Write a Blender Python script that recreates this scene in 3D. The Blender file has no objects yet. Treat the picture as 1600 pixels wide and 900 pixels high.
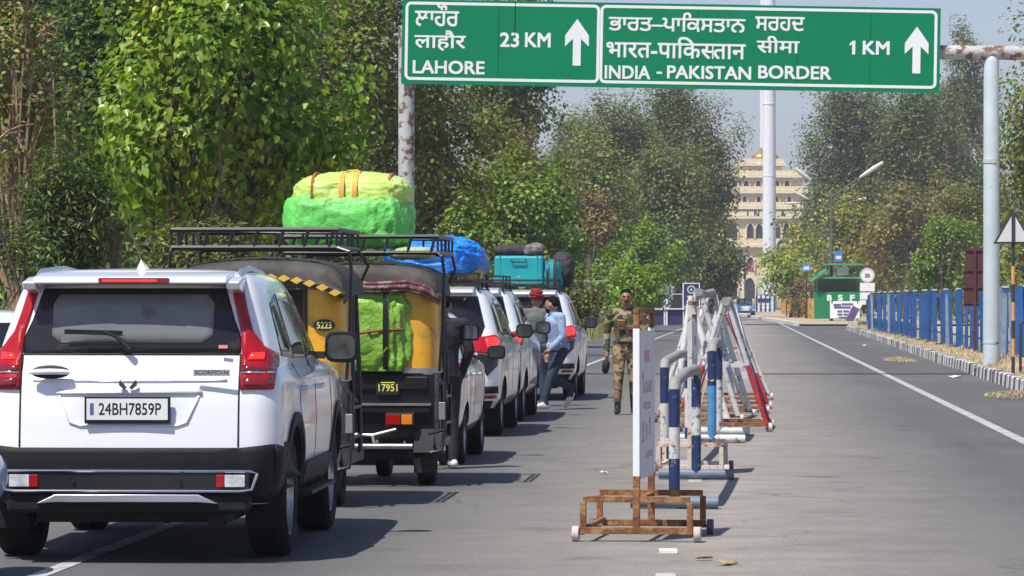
import bpy, bmesh, math, random
import numpy as np
from mathutils import Vector, Matrix, Quaternion, noise
from mathutils.bvhtree import BVHTree

R = math.radians
scene = bpy.context.scene
COL = scene.collection
F = 6000.0          # focal length in photo pixels (1600 wide)
HZ = 467.0          # horizon row
CH = 1.63           # eye height, metres

# ---------------------------------------------------------------- camera
cam = bpy.data.cameras.new('camera')
cam.sensor_width = 36.0
cam.lens = F / 1600.0 * 36.0
cam.shift_y = (HZ - 450.0) / 1600.0
cam.clip_start = 0.5
cam.clip_end = 12000
co = bpy.data.objects.new('camera', cam)
co.location = (0, 0, CH)
co.rotation_euler = (R(90), 0, 0)
COL.objects.link(co)
scene.camera = co

# ---------------------------------------------------------------- sky, sun, exposure
SUNV = Vector((0.37, 0.44, -1.0)).normalized()      # way the light travels
world = bpy.data.worlds.new('World')
scene.world = world
world.use_nodes = True
wn = world.node_tree
bg = wn.nodes['Background']
sky = wn.nodes.new('ShaderNodeTexSky')
sky.sky_type = 'NISHITA'
sky.sun_disc = False
sky.sun_elevation = math.asin(-SUNV.z)
sky.sun_rotation = math.atan2(-SUNV.x, -SUNV.y)
sky.altitude = 200
sky.air_density = 1.0
sky.dust_density = 0.7
sky.ozone_density = 3.0
hsv = wn.nodes.new('ShaderNodeMix'); hsv.data_type = 'RGBA'; hsv.blend_type = 'MULTIPLY'; hsv.inputs[0].default_value = 1.0
hsv.inputs[7].default_value = (0.97, 0.92, 1.02, 1.0)      # dusty, slightly violet spring haze over the whole sky
wn.links.new(sky.outputs[0], hsv.inputs[6]); wn.links.new(hsv.outputs[2], bg.inputs[0])
bg.inputs[1].default_value = 0.10
sl = bpy.data.lights.new('sun', 'SUN')
sl.energy = 5.0
sl.angle = R(0.55)
sl.color = (1.0, 0.955, 0.89)
so = bpy.data.objects.new('sun', sl)
so.rotation_euler = SUNV.to_track_quat('-Z', 'Y').to_euler()
so.location = (-20, -20, 60)
COL.objects.link(so)
scene.view_settings.view_transform = 'Standard'
scene.view_settings.look = 'None'
scene.view_settings.exposure = 0.30
scene.view_settings.gamma = 1.0
scene.cycles.max_bounces = 6
scene.cycles.transparent_max_bounces = 8
scene.cycles.volume_bounces = 0

# ---------------------------------------------------------------- pixel to place
def G(x, y, z=0.0):
    d = F * (CH - z) / (y - HZ)
    return Vector(((x - 800.0) * d / F, d, z))
def at(x, y, d):
    return Vector(((x - 800.0) * d / F, d, CH - (y - HZ) * d / F))
RS = 0.0645                      # the road runs this far right for each metre ahead
RA = math.atan(RS)
def left_line(d): return 2.40 + (d - 103.0) * RS
def right_line(d): return 5.85 + (d - 43.9) * 0.0565
def kerb_x(d): return 8.8 + (d - 66.0) * RS

# ---------------------------------------------------------------- materials
MATS = {}
def _n(nt, t, **kw):
    n = nt.nodes.new(t)
    for k, v in kw.items():
        setattr(n, k, v)
    return n
def c4(c): return (c[0], c[1], c[2], 1.0)
def M(name, col, rough=0.6, metal=0.0, var=0.12, scale=3.0, bump=0.0, bscale=40.0, coat=0.0,
      col2=None, wscale=8.0, thr=0.6, soft=0.06, emit=None, estr=0.0, spec=0.5, stretch=None, world_co=False):
    if name in MATS:
        return MATS[name]
    m = bpy.data.materials.new(name)
    m.use_nodes = True
    nt = m.node_tree
    b = nt.nodes['Principled BSDF']
    b.inputs['Roughness'].default_value = rough
    b.inputs['Metallic'].default_value = metal
    b.inputs['Coat Weight'].default_value = coat
    b.inputs['Coat Roughness'].default_value = 0.06
    b.inputs['Specular IOR Level'].default_value = spec
    tc = _n(nt, 'ShaderNodeTexCoord')
    vec = tc.outputs['Object']
    if world_co:
        g = _n(nt, 'ShaderNodeNewGeometry'); vec = g.outputs['Position']
    if stretch:
        mp = _n(nt, 'ShaderNodeMapping'); mp.inputs['Scale'].default_value = stretch
        nt.links.new(vec, mp.inputs['Vector']); vec = mp.outputs[0]
    no = _n(nt, 'ShaderNodeTexNoise'); no.inputs['Scale'].default_value = scale; no.inputs['Detail'].default_value = 6
    nt.links.new(vec, no.inputs['Vector'])
    cr = _n(nt, 'ShaderNodeValToRGB')
    cr.color_ramp.elements[0].position = 0.3; cr.color_ramp.elements[1].position = 0.7
    cr.color_ramp.elements[0].color = c4([max(0, x * (1 - var)) for x in col])
    cr.color_ramp.elements[1].color = c4([min(1, x * (1 + var)) for x in col])
    nt.links.new(no.outputs['Fac'], cr.inputs[0])
    out = cr.outputs[0]
    if col2 is not None:
        n2 = _n(nt, 'ShaderNodeTexNoise'); n2.inputs['Scale'].default_value = wscale; n2.inputs['Detail'].default_value = 8
        n2.inputs['Roughness'].default_value = 0.65
        nt.links.new(vec, n2.inputs['Vector'])
        r2 = _n(nt, 'ShaderNodeMapRange'); r2.inputs[1].default_value = thr - soft; r2.inputs[2].default_value = thr + soft
        nt.links.new(n2.outputs['Fac'], r2.inputs[0])
        mx = _n(nt, 'ShaderNodeMix', data_type='RGBA')
        nt.links.new(r2.outputs[0], mx.inputs[0]); nt.links.new(out, mx.inputs[6]); mx.inputs[7].default_value = c4(col2)
        out = mx.outputs[2]
    nt.links.new(out, b.inputs['Base Color'])
    if bump:
        n3 = _n(nt, 'ShaderNodeTexNoise'); n3.inputs['Scale'].default_value = bscale; n3.inputs['Detail'].default_value = 5
        nt.links.new(vec, n3.inputs['Vector'])
        bp = _n(nt, 'ShaderNodeBump'); bp.inputs['Strength'].default_value = min(1, bump); bp.inputs['Distance'].default_value = 0.02
        nt.links.new(n3.outputs['Fac'], bp.inputs['Height']); nt.links.new(bp.outputs[0], b.inputs['Normal'])
    if emit:
        b.inputs['Emission Color'].default_value = c4(emit); b.inputs['Emission Strength'].default_value = estr
    MATS[name] = m
    return m

def leaf_mat(name, rough=0.5, trans=0.3):
    if name in MATS:
        return MATS[name]
    m = bpy.data.materials.new(name); m.use_nodes = True
    nt = m.node_tree
    b = nt.nodes['Principled BSDF']; out = nt.nodes['Material Output']
    a = _n(nt, 'ShaderNodeAttribute', attribute_name='tint')
    b.inputs['Roughness'].default_value = rough
    b.inputs['Specular IOR Level'].default_value = 0.35
    nt.links.new(a.outputs['Color'], b.inputs['Base Color'])
    t = _n(nt, 'ShaderNodeBsdfTranslucent')
    hs = _n(nt, 'ShaderNodeHueSaturation'); hs.inputs['Value'].default_value = 1.5; hs.inputs['Saturation'].default_value = 1.15
    nt.links.new(a.outputs['Color'], hs.inputs['Color']); nt.links.new(hs.outputs[0], t.inputs['Color'])
    ms = _n(nt, 'ShaderNodeMixShader'); ms.inputs[0].default_value = trans
    nt.links.new(b.outputs[0], ms.inputs[1]); nt.links.new(t.outputs[0], ms.inputs[2]); nt.links.new(ms.outputs[0], out.inputs[0])
    MATS[name] = m
    return m

# ---------------------------------------------------------------- things and parts
def tag(o, label=None, cat=None, group=None, kind=None):
    if label: o['label'] = label
    if cat: o['category'] = cat
    if group: o['group'] = group
    if kind: o['kind'] = kind
    return o
def thing(name, label, cat, loc=(0, 0, 0), rz=0.0, group=None):
    o = bpy.data.objects.new(name, None)
    o.empty_display_size = 0.2
    COL.objects.link(o)
    o.location = loc; o.rotation_euler = (0, 0, rz)
    return tag(o, label, cat, group)
def copy_tree(o, parent=None):
    c = o.copy(); COL.objects.link(c); c.parent = parent
    for ch in list(o.children):
        copy_tree(ch, c)
    return c
def link(name, me, mat=None, parent=None):
    o = bpy.data.objects.new(name, me)
    COL.objects.link(o)
    if mat is not None:
        for mm in (mat if isinstance(mat, (list, tuple)) else [mat]):
            me.materials.append(mm)
    if parent is not None:
        o.parent = parent
    return o

class MB:
    def __init__(self):
        self.v = []; self.f = []
    def add(self, vs, fs):
        k = len(self.v)
        self.v += [tuple(p) for p in vs]
        self.f += [tuple(i + k for i in q) for q in fs]
        return self
    def box(self, c, s, rot=None):
        hx, hy, hz = s[0] / 2, s[1] / 2, s[2] / 2
        vs = [Vector((a * hx, b * hy, d * hz)) for d in (-1, 1) for b in (-1, 1) for a in (-1, 1)]
        if rot is not None: vs = [rot @ p for p in vs]
        c = Vector(c)
        return self.add([p + c for p in vs], [(0, 2, 3, 1), (4, 5, 7, 6), (0, 1, 5, 4), (2, 6, 7, 3), (0, 4, 6, 2), (1, 3, 7, 5)])
    def bar(self, p0, p1, w, h=None, up=(0, 0, 1)):
        h = w if h is None else h
        p0 = Vector(p0); p1 = Vector(p1); d = p1 - p0; L = d.length
        if L < 1e-6: return self
        d.normalize(); u = Vector(up)
        if abs(d.dot(u)) > 0.98: u = Vector((0, 1, 0))
        x = d.cross(u).normalized(); z = x.cross(d)
        rot = Matrix((x, d, z)).transposed()
        return self.box((p0 + p1) / 2, (w, L, h), rot)
    def tube(self, pts, r, n=8, caps=True):
        pts = [Vector(p) for p in pts]
        rs = r if isinstance(r, (list, tuple)) else [r] * len(pts)
        t0 = (pts[1] - pts[0]).normalized()
        up = Vector((0, 0, 1)) if abs(t0.z) < 0.9 else Vector((1, 0, 0))
        a = t0.cross(up).normalized()
        vs = []
        for i, p in enumerate(pts):
            t = (pts[min(i + 1, len(pts) - 1)] - pts[max(i - 1, 0)]).normalized()
            a = (a - t * a.dot(t)).normalized(); b = t.cross(a)
            for k in range(n):
                g = 2 * math.pi * k / n
                vs.append(p + (a * math.cos(g) + b * math.sin(g)) * rs[i])
        fs = []
        for i in range(len(pts) - 1):
            for k in range(n):
                k2 = (k + 1) % n
                fs.append((i * n + k, i * n + k2, (i + 1) * n + k2, (i + 1) * n + k))
        if caps:
            fs.append(tuple(range(n - 1, -1, -1))); fs.append(tuple((len(pts) - 1) * n + k for k in range(n)))
        return self.add(vs, fs)
    def prism(self, poly, axis, c0, c1):
        n = len(poly)
        def mk(a, b, c):
            return {'x': (c, a, b), 'y': (a, c, b), 'z': (a, b, c)}[axis]
        vs = [mk(a, b, c0) for a, b in poly] + [mk(a, b, c1) for a, b in poly]
        fs = [tuple(range(n)), tuple(range(2 * n - 1, n - 1, -1))]
        for i in range(n):
            j = (i + 1) % n
            fs.append((i, j + 0, n + j, n + i))
        return self.add(vs, fs)
    def lathe(self, prof, axis='z', n=16, c=(0, 0, 0), closed=False):
        vs = []
        for r, h in prof:
            for k in range(n):
                g = 2 * math.pi * k / n
                a, b = r * math.cos(g), r * math.sin(g)
                p = {'z': (a, b, h), 'x': (h, a, b), 'y': (a, h, b)}[axis]
                vs.append((p[0] + c[0], p[1] + c[1], p[2] + c[2]))
        fs = []
        m = len(prof)
        for i in range(m if closed else m - 1):
            i2 = (i + 1) % m
            for k in range(n):
                k2 = (k + 1) % n
                fs.append((i * n + k, i * n + k2, i2 * n + k2, i2 * n + k))
        if not closed:
            fs.append(tuple(range(n - 1, -1, -1))); fs.append(tuple((m - 1) * n + k for k in range(n)))
        return self.add(vs, fs)
    def ell(self, c, r, nu=14, nv=8, rot=None):
        vs = []; fs = []
        for j in range(1, nv):
            t = math.pi * j / nv
            for i in range(nu):
                p = 2 * math.pi * i / nu
                vs.append(Vector((r[0] * math.sin(t) * math.cos(p), r[1] * math.sin(t) * math.sin(p), r[2] * math.cos(t))))
        vs.append(Vector((0, 0, r[2]))); vs.append(Vector((0, 0, -r[2])))
        if rot is not None: vs = [rot @ q for q in vs]
        T = (nv - 1) * nu; B = T + 1
        for j in range(nv - 2):
            for i in range(nu):
                i2 = (i + 1) % nu
                fs.append((j * nu + i, (j + 1) * nu + i, (j + 1) * nu + i2, j * nu + i2))
        for i in range(nu):
            i2 = (i + 1) % nu
            fs.append((T, i, i2)); fs.append((B, (nv - 2) * nu + i2, (nv - 2) * nu + i))
        c = Vector(c)
        return self.add([q + c for q in vs], fs)
    def mesh(self, smooth=True, angle=40):
        me = bpy.data.meshes.new('mesh')
        me.from_pydata(self.v, [], self.f)
        bm = bmesh.new(); bm.from_mesh(me)
        bmesh.ops.recalc_face_normals(bm, faces=bm.faces)
        bm.to_mesh(me); bm.free()
        if smooth:
            me.polygons.foreach_set('use_smooth', [True] * len(me.polygons))
            me.set_sharp_from_angle(angle=R(angle))
        return me
    def build(self, name, mat, parent=None, smooth=True, bevel=0.0, angle=40, loc=None):
        o = link(name, self.mesh(smooth, angle), mat, parent)
        if bevel:
            md = o.modifiers.new('bevel', 'BEVEL'); md.width = bevel; md.segments = 2; md.limit_method = 'ANGLE'; md.angle_limit = R(40)
            md.harden_normals = True
        if loc is not None: o.location = loc
        return o

def sheet(name, polys, z, mat, kind=None, parent=None):
    mb = MB()
    for poly in polys:
        mb.add([(p[0], p[1], z if len(p) < 3 else p[2]) for p in poly], [tuple(range(len(poly)))])
    o = mb.build(name, mat, parent, smooth=False)
    if kind: o['kind'] = kind
    return o

def letters(parts, size, bold=0.0):
    """parts: list of (string, cut) laid end to end; cut keeps only that share of the last glyph's width. Flat mesh in XY."""
    V = []; FC = []; x0 = 0.0
    for s, cut in parts:
        cu = bpy.data.curves.new('text', 'FONT'); cu.body = s; cu.size = size; cu.resolution_u = 3
        ob = bpy.data.objects.new('text', cu); COL.objects.link(ob)
        dg = bpy.context.evaluated_depsgraph_get()
        me = bpy.data.meshes.new_from_object(ob.evaluated_get(dg))
        bpy.data.objects.remove(ob); bpy.data.curves.remove(cu)
        if cut is not None and len(me.vertices):
            bm = bmesh.new(); bm.from_mesh(me)
            mxx = max(v.co.x for v in bm.verts)
            bmesh.ops.bisect_plane(bm, geom=bm.verts[:] + bm.edges[:] + bm.faces[:], plane_co=(mxx - cut * size, 0, 0), plane_no=(1, 0, 0), clear_outer=True)
            bm.to_mesh(me); bm.free()
        k = len(V)
        for v in me.vertices: V.append((v.co.x + x0, v.co.y))
        for p in me.polygons: FC.append(tuple(i + k for i in p.vertices))
        if len(me.vertices): x0 = max(a for a, b in V)
        if s.endswith(' '): x0 += size * 0.25
        bpy.data.meshes.remove(me)
    offs = [(0, 0)] if not bold else [(-bold, -bold), (bold, bold), (-bold, bold), (bold, -bold), (0, 0)]
    v3 = []; f3 = []
    for i, (dx, dy) in enumerate(offs):
        k = len(v3)
        v3 += [(a + dx, b + dy, 0.0006 * size * i) for a, b in V]
        f3 += [tuple(j + k for j in q) for q in FC]
    xs = [p[0] for p in v3]; ys = [p[1] for p in v3]
    return v3, f3, (min(xs), max(xs), min(ys), max(ys))

def text_on(name, parts, w, h, origin, xdir, ydir, mat, parent, bold=0.0, align='l'):
    """Lettering stretched to w x h metres, its lower left corner at origin."""
    if isinstance(parts, str): parts = [(parts, None)]
    v, f, bb = letters(parts, 1.0, bold)
    xd = Vector(xdir); yd = Vector(ydir); zd = xd.cross(yd)
    sx = w / (bb[1] - bb[0]); sy = h / (bb[3] - bb[2])
    mb = MB()
    mb.add([Vector(origin) + xd * ((p[0] - bb[0]) * sx) + yd * ((p[1] - bb[2]) * sy) + zd * (p[2] * min(sx, sy)) for p in v], f)
    me = bpy.data.meshes.new('mesh'); me.from_pydata(mb.v, [], mb.f)
    return link(name, me, mat, parent)
# ================================================================ the setting
def asphalt():
    m = bpy.data.materials.new('asphalt'); m.use_nodes = True
    nt = m.node_tree; b = nt.nodes['Principled BSDF']
    g = _n(nt, 'ShaderNodeNewGeometry')
    mp = _n(nt, 'ShaderNodeMapping'); mp.inputs['Rotation'].default_value = (0, 0, RA); mp.inputs['Scale'].default_value = (1, 0.12, 1)
    nt.links.new(g.outputs['Position'], mp.inputs['Vector'])
    def noise_(vec, sc, det=6, rg=0.6):
        n = _n(nt, 'ShaderNodeTexNoise'); n.inputs['Scale'].default_value = sc; n.inputs['Detail'].default_value = det; n.inputs['Roughness'].default_value = rg
        nt.links.new(vec, n.inputs['Vector']); return n.outputs['Fac']
    a = noise_(mp.outputs[0], 0.55)                       # long streaks along the traffic
    c = noise_(g.outputs['Position'], 0.25, 8)            # patches
    d = noise_(g.outputs['Position'], 45.0, 3, 0.8)       # stones in the surface
    cr = _n(nt, 'ShaderNodeValToRGB')
    cr.color_ramp.elements[0].position = 0.3; cr.color_ramp.elements[0].color = (0.072, 0.072, 0.074, 1)
    cr.color_ramp.elements[1].position = 0.72; cr.color_ramp.elements[1].color = (0.142, 0.139, 0.135, 1)
    mx = _n(nt, 'ShaderNodeMath', operation='MULTIPLY_ADD'); mx.inputs[1].default_value = 0.55
    m2 = _n(nt, 'ShaderNodeMath', operation='MULTIPLY'); m2.inputs[1].default_value = 0.45
    nt.links.new(c, m2.inputs[0]); nt.links.new(a, mx.inputs[0]); nt.links.new(m2.outputs[0], mx.inputs[2])
    nt.links.new(mx.outputs[0], cr.inputs[0])
    # dust gathered along the centre line, where wheels do not run
    sx = _n(nt, 'ShaderNodeSeparateXYZ'); nt.links.new(g.outputs['Position'], sx.inputs[0])
    q = _n(nt, 'ShaderNodeMath', operation='MULTIPLY_ADD'); q.inputs[1].default_value = -0.0625; nt.links.new(sx.outputs['Y'], q.inputs[0])
    nt.links.new(sx.outputs['X'], q.inputs[2])            # X - .0625 Y
    q2 = _n(nt, 'ShaderNodeMath', operation='ADD'); q2.inputs[1].default_value = 0.25; nt.links.new(q.outputs[0], q2.inputs[0])
    ab = _n(nt, 'ShaderNodeMath', operation='ABSOLUTE'); nt.links.new(q2.outputs[0], ab.inputs[0])
    mr = _n(nt, 'ShaderNodeMapRange'); mr.inputs[1].default_value = 2.6; mr.inputs[2].default_value = 0.1; mr.inputs[4].default_value = 1.35; nt.links.new(ab.outputs[0], mr.inputs[0])
    du = noise_(g.outputs['Position'], 1.3, 7, 0.7)
    mm = _n(nt, 'ShaderNodeMath', operation='MULTIPLY'); nt.links.new(mr.outputs[0], mm.inputs[0]); nt.links.new(du, mm.inputs[1])
    dm = _n(nt, 'ShaderNodeMix', data_type='RGBA'); nt.links.new(mm.outputs[0], dm.inputs[0])
    nt.links.new(cr.outputs[0], dm.inputs[6]); dm.inputs[7].default_value = (0.33, 0.295, 0.25, 1)
    sp = _n(nt, 'ShaderNodeMapRange'); sp.inputs[1].default_value = 0.35; sp.inputs[2].default_value = 0.65; sp.inputs[3].default_value = 0.72; sp.inputs[4].default_value = 1.28
    nt.links.new(d, sp.inputs[0])
    fm = _n(nt, 'ShaderNodeMix', data_type='RGBA', blend_type='MULTIPLY'); fm.inputs[0].default_value = 1
    nt.links.new(dm.outputs[2], fm.inputs[6]); nt.links.new(sp.outputs[0], fm.inputs[7])
    # scattered dark oil spots
    vo = _n(nt, 'ShaderNodeTexNoise'); vo.inputs['Scale'].default_value = 0.9; vo.inputs['Detail'].default_value = 4; nt.links.new(g.outputs['Position'], vo.inputs['Vector'])
    vr = _n(nt, 'ShaderNodeMapRange'); vr.inputs[1].default_value = 0.62; vr.inputs[2].default_value = 0.74; vr.inputs[4].default_value = 0.6; nt.links.new(vo.outputs['Fac'], vr.inputs[0])
    om = _n(nt, 'ShaderNodeMix', data_type='RGBA'); nt.links.new(vr.outputs[0], om.inputs[0]); nt.links.new(fm.outputs[2], om.inputs[6]); om.inputs[7].default_value = (0.06, 0.06, 0.06, 1)
    wv = _n(nt, 'ShaderNodeTexNoise'); wv.inputs['Scale'].default_value = 1.2; nt.links.new(g.outputs['Position'], wv.inputs['Vector'])
    wa_ = _n(nt, 'ShaderNodeVectorMath', operation='MULTIPLY_ADD'); wa_.inputs[1].default_value = (0.8, 0.8, 0.8); nt.links.new(wv.outputs['Color'], wa_.inputs[0]); nt.links.new(g.outputs['Position'], wa_.inputs[2])
    vc = _n(nt, 'ShaderNodeTexVoronoi', feature='DISTANCE_TO_EDGE'); vc.inputs['Scale'].default_value = 0.32; nt.links.new(wa_.outputs[0], vc.inputs['Vector'])
    vm = _n(nt, 'ShaderNodeMapRange'); vm.inputs[1].default_value = 0.012; vm.inputs[2].default_value = 0.003; vm.inputs[4].default_value = 0.45; nt.links.new(vc.outputs['Distance'], vm.inputs[0])
    cm_ = _n(nt, 'ShaderNodeMath', operation='MULTIPLY'); nt.links.new(vm.outputs[0], cm_.inputs[0])
    cg = _n(nt, 'ShaderNodeMapRange'); cg.inputs[1].default_value = 0.48; cg.inputs[2].default_value = 0.6; nt.links.new(c, cg.inputs[0]); nt.links.new(cg.outputs[0], cm_.inputs[1])
    ck = _n(nt, 'ShaderNodeMix', data_type='RGBA'); nt.links.new(cm_.outputs[0], ck.inputs[0]); nt.links.new(om.outputs[2], ck.inputs[6]); ck.inputs[7].default_value = (0.03, 0.03, 0.03, 1)
    nt.links.new(ck.outputs[2], b.inputs['Base Color'])
    b.inputs['Roughness'].default_value = 0.82; b.inputs['Specular IOR Level'].default_value = 0.3
    bp = _n(nt, 'ShaderNodeBump'); bp.inputs['Strength'].default_value = 0.5; bp.inputs['Distance'].default_value = 0.01
    nt.links.new(d, bp.inputs['Height']); nt.links.new(bp.outputs[0], b.inputs['Normal'])
    return m
ASPH = asphalt()
EARTH = M('dry_earth', (0.30, 0.235, 0.15), 0.95, var=0.3, scale=0.4, bump=0.6, bscale=6, col2=(0.13, 0.14, 0.055), wscale=0.25, thr=0.56, soft=0.1, world_co=True)
STRAW_EARTH = M('straw_earth', (0.44, 0.36, 0.24), 0.95, var=0.28, scale=1.2, bump=0.7, bscale=9, col2=(0.30, 0.235, 0.15), wscale=0.8, thr=0.55, soft=0.1, world_co=True)
PAINT = M('road_paint', (0.44, 0.44, 0.43), 0.7, var=0.15, scale=2, col2=(0.2, 0.2, 0.2), wscale=6, thr=0.56, soft=0.1, world_co=True)
TAR = M('fresh_tar', (0.05, 0.05, 0.052), 0.7, var=0.25, scale=3, world_co=True)

sheet('ground', [[(-1500, -60), (1500, -60), (1500, 3000), (-1500, 3000)]], -0.03, EARTH, 'structure')
def strip(fl, fr, d0, d1, step=15.0):
    ps = []; d = d0
    while d < d1 - 1e-6:
        e = min(d + step, d1)
        ps.append([(fl(d), d), (fr(d), d), (fr(e), e), (fl(e), e)])
        d = e
    return ps
rng0 = random.Random(5)
def ledge(d): return left_line(d) - 2.6 - 0.25 * math.sin(d * 0.31) - 0.2 * math.sin(d * 0.83)
road = sheet('road', strip(ledge, lambda d: kerb_x(d) + 0.02, -5, 215, 4) + strip(ledge, lambda d: left_line(d) + 12, 215, 700, 20), 0.0, ASPH, 'structure')
sheet('lane_marking', strip(lambda d: left_line(d) - 0.06, lambda d: left_line(d) + 0.06, 14, 320), 0.004, PAINT, 'structure')
sheet('lane_marking', strip(lambda d: right_line(d) - 0.075, lambda d: right_line(d) + 0.075, 14, 290), 0.004, PAINT, 'structure')
def mid(d): return 0.93 + (d - 23) * 0.0625
for k, d in enumerate([19.4, 34.0, 62, 80, 98, 116, 134, 152, 188, 206, 224, 242, 260]):
    sheet('lane_marking', strip(lambda q: mid(q) - 0.06, lambda q: mid(q) + 0.06, d, d + 3.4), 0.004, PAINT, 'structure')
sheet('lane_marking', [[(left_line(171) + 0.3, 170.4), (right_line(171) - 0.3, 170.4), (right_line(171) - 0.3, 171.4), (left_line(171) + 0.3, 171.4)]], 0.0045, PAINT, 'structure')
sheet('tar_strip', strip(lambda d: mid(d) - 3.3, lambda d: mid(d) + 3.0, 238, 250), 0.003, TAR, 'structure')

# right verge behind the kerb, raised
VZ = 0.19
sheet('verge', strip(lambda d: kerb_x(d) + 0.16, lambda d: kerb_x(d) + 9.0, 40, 203, 6), VZ, STRAW_EARTH, 'structure')
# kerb of painted blocks
KW = M('kerb_white', (0.60, 0.59, 0.57), 0.85, var=0.15, scale=2, bump=0.4, bscale=12, col2=(0.33, 0.29, 0.23), wscale=3, thr=0.6, world_co=True)
KB = M('kerb_black', (0.085, 0.085, 0.10), 0.85, var=0.3, scale=2, bump=0.4, bscale=12, col2=(0.3, 0.26, 0.2), wscale=3, thr=0.6, world_co=True)
KY = M('kerb_yellow', (0.62, 0.52, 0.33), 0.85, var=0.2, scale=2, world_co=True)
kerb = MB().bar((kerb_x(40) + 0.11, 40, 0.09), (kerb_x(203) + 0.11, 203, 0.09), 0.10, 0.18).build('kerb', KB)
tag(kerb, kind='structure')
BL = 0.62
def kerb_block_mesh(mat):
    mb = MB(); mb.prism([(-0.09, 0), (-0.075, 0.215), (-0.055, 0.235), (0.09, 0.235), (0.09, 0)], 'y', -BL / 2 + 0.012, BL / 2 - 0.012)
    me = mb.mesh(True); me.materials.append(mat); return me
kmw, kmb = kerb_block_mesh(KW), kerb_block_mesh(KB)
d = 52.0; i = 0
rk = random.Random(8)
while d < 203:
    o = bpy.data.objects.new('kerb_block', kmw if i % 2 == 0 else kmb)
    COL.objects.link(o); o.parent = kerb
    o.location = (kerb_x(d) + 0.1 + rk.uniform(-0.012, 0.012), d, rk.uniform(-0.008, 0.006)); o.rotation_euler = (0, 0, -RA + rk.uniform(-0.015, 0.015))
    d += BL; i += 1
# far kerb bending to the gate, low painted blocks at the guard post
fk = MB()
for k in range(22):
    p = Vector((17.2 + (k / 21) * 9.6, 232 + k * 13, 0.07))
    p2 = Vector((17.2 + ((k + 1) / 21) * 9.6, 232 + (k + 1) * 13, 0.07))
    fk.bar(p, p2, 0.3, 0.30)
tag(fk.build('far_kerb', KW), kind='structure')
sheet('verge', [[(17.5, 232), (42, 232), (50, 520), (27, 520)]], 0.10, STRAW_EARTH, 'structure')
gk = thing('painted_kerb', 'low kerb of cream and black blocks before the green guard post', 'kerb', (23.2, 232, 0))
for k in range(7):
    MB().box((-2.6 + k * 0.62, 0, 0.14), (0.58, 0.35, 0.28 if k % 2 == 0 else 0.26)).build('kerb_block', KY if k % 2 == 0 else KB, gk, bevel=0.02)

# dry grass on the verge
def blades(name, n, fn, hmin, hmax, w, mat, cols, seed, lean=0.5):
    rg = np.random.default_rng(seed)
    pts = np.array([fn(rg) for _ in range(n)])
    h = rg.uniform(hmin, hmax, n); a = rg.uniform(0, 2 * np.pi, n); l = rg.uniform(0, lean, n) * h
    dx = np.cos(a); dy = np.sin(a)
    px = -dy * w; py = dx * w
    V = np.zeros((n, 3, 3))
    V[:, 0] = pts + np.stack([px, py, 0 * px], 1); V[:, 1] = pts - np.stack([px, py, 0 * px], 1)
    V[:, 2] = pts + np.stack([dx * l, dy * l, h], 1)
    me = bpy.data.meshes.new('mesh')
    me.from_pydata(V.reshape(-1, 3).tolist(), [], np.arange(n * 3).reshape(-1, 3).tolist())
    ca = me.attributes.new('tint', 'FLOAT_COLOR', 'POINT')
    cc = np.array(cols)[rg.integers(0, len(cols), n)] * rg.uniform(0.75, 1.25, (n, 1))
    full = np.ones((n, 3, 4)); full[:, :, :3] = cc[:, None, :]
    ca.data.foreach_set('color', full.reshape(-1).astype(np.float32))
    return link(name, me, mat)
LEAF = leaf_mat('leaf')
DRYM = leaf_mat('dry_blade', 0.8, 0.2)
def rv(rg):
    d = 55 + 150 * rg.random() ** 1.4
    return (kerb_x(d) + 0.25 + rg.random() ** 1.3 * 3.2, d, VZ)
tag(blades('dry_grass', 26000, rv, 0.02, 0.11, 0.011, DRYM, [(0.50, 0.41, 0.26), (0.42, 0.34, 0.20), (0.55, 0.47, 0.32)], 3, 1.2),
    'short straw coloured dry grass between the striped kerb and blue fence', 'grass', kind='stuff')
def lv(rg):
    d = 60 + 240 * rg.random() ** 1.2
    return (ledge(d) - 0.2 - rg.random() ** 1.5 * 9, d, -0.03)
tag(blades('dry_grass', 12000, lv, 0.08, 0.4, 0.03, DRYM, [(0.42, 0.36, 0.17), (0.28, 0.27, 0.09), (0.15, 0.2, 0.05)], 4),
    'mixed dry and green grass on the verge under the trees', 'grass', kind='stuff')
# ================================================================ trees
BARK = M('bark', (0.11, 0.085, 0.065), 0.9, var=0.35, scale=6, bump=0.8, bscale=14, stretch=(1, 1, 0.25))
BARK_PALE = M('bark_pale', (0.30, 0.25, 0.20), 0.9, var=0.35, scale=5, bump=0.5, bscale=12, stretch=(1, 1, 0.25))
TWIG = M('twig', (0.26, 0.185, 0.105), 0.9, var=0.3, scale=5)

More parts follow.
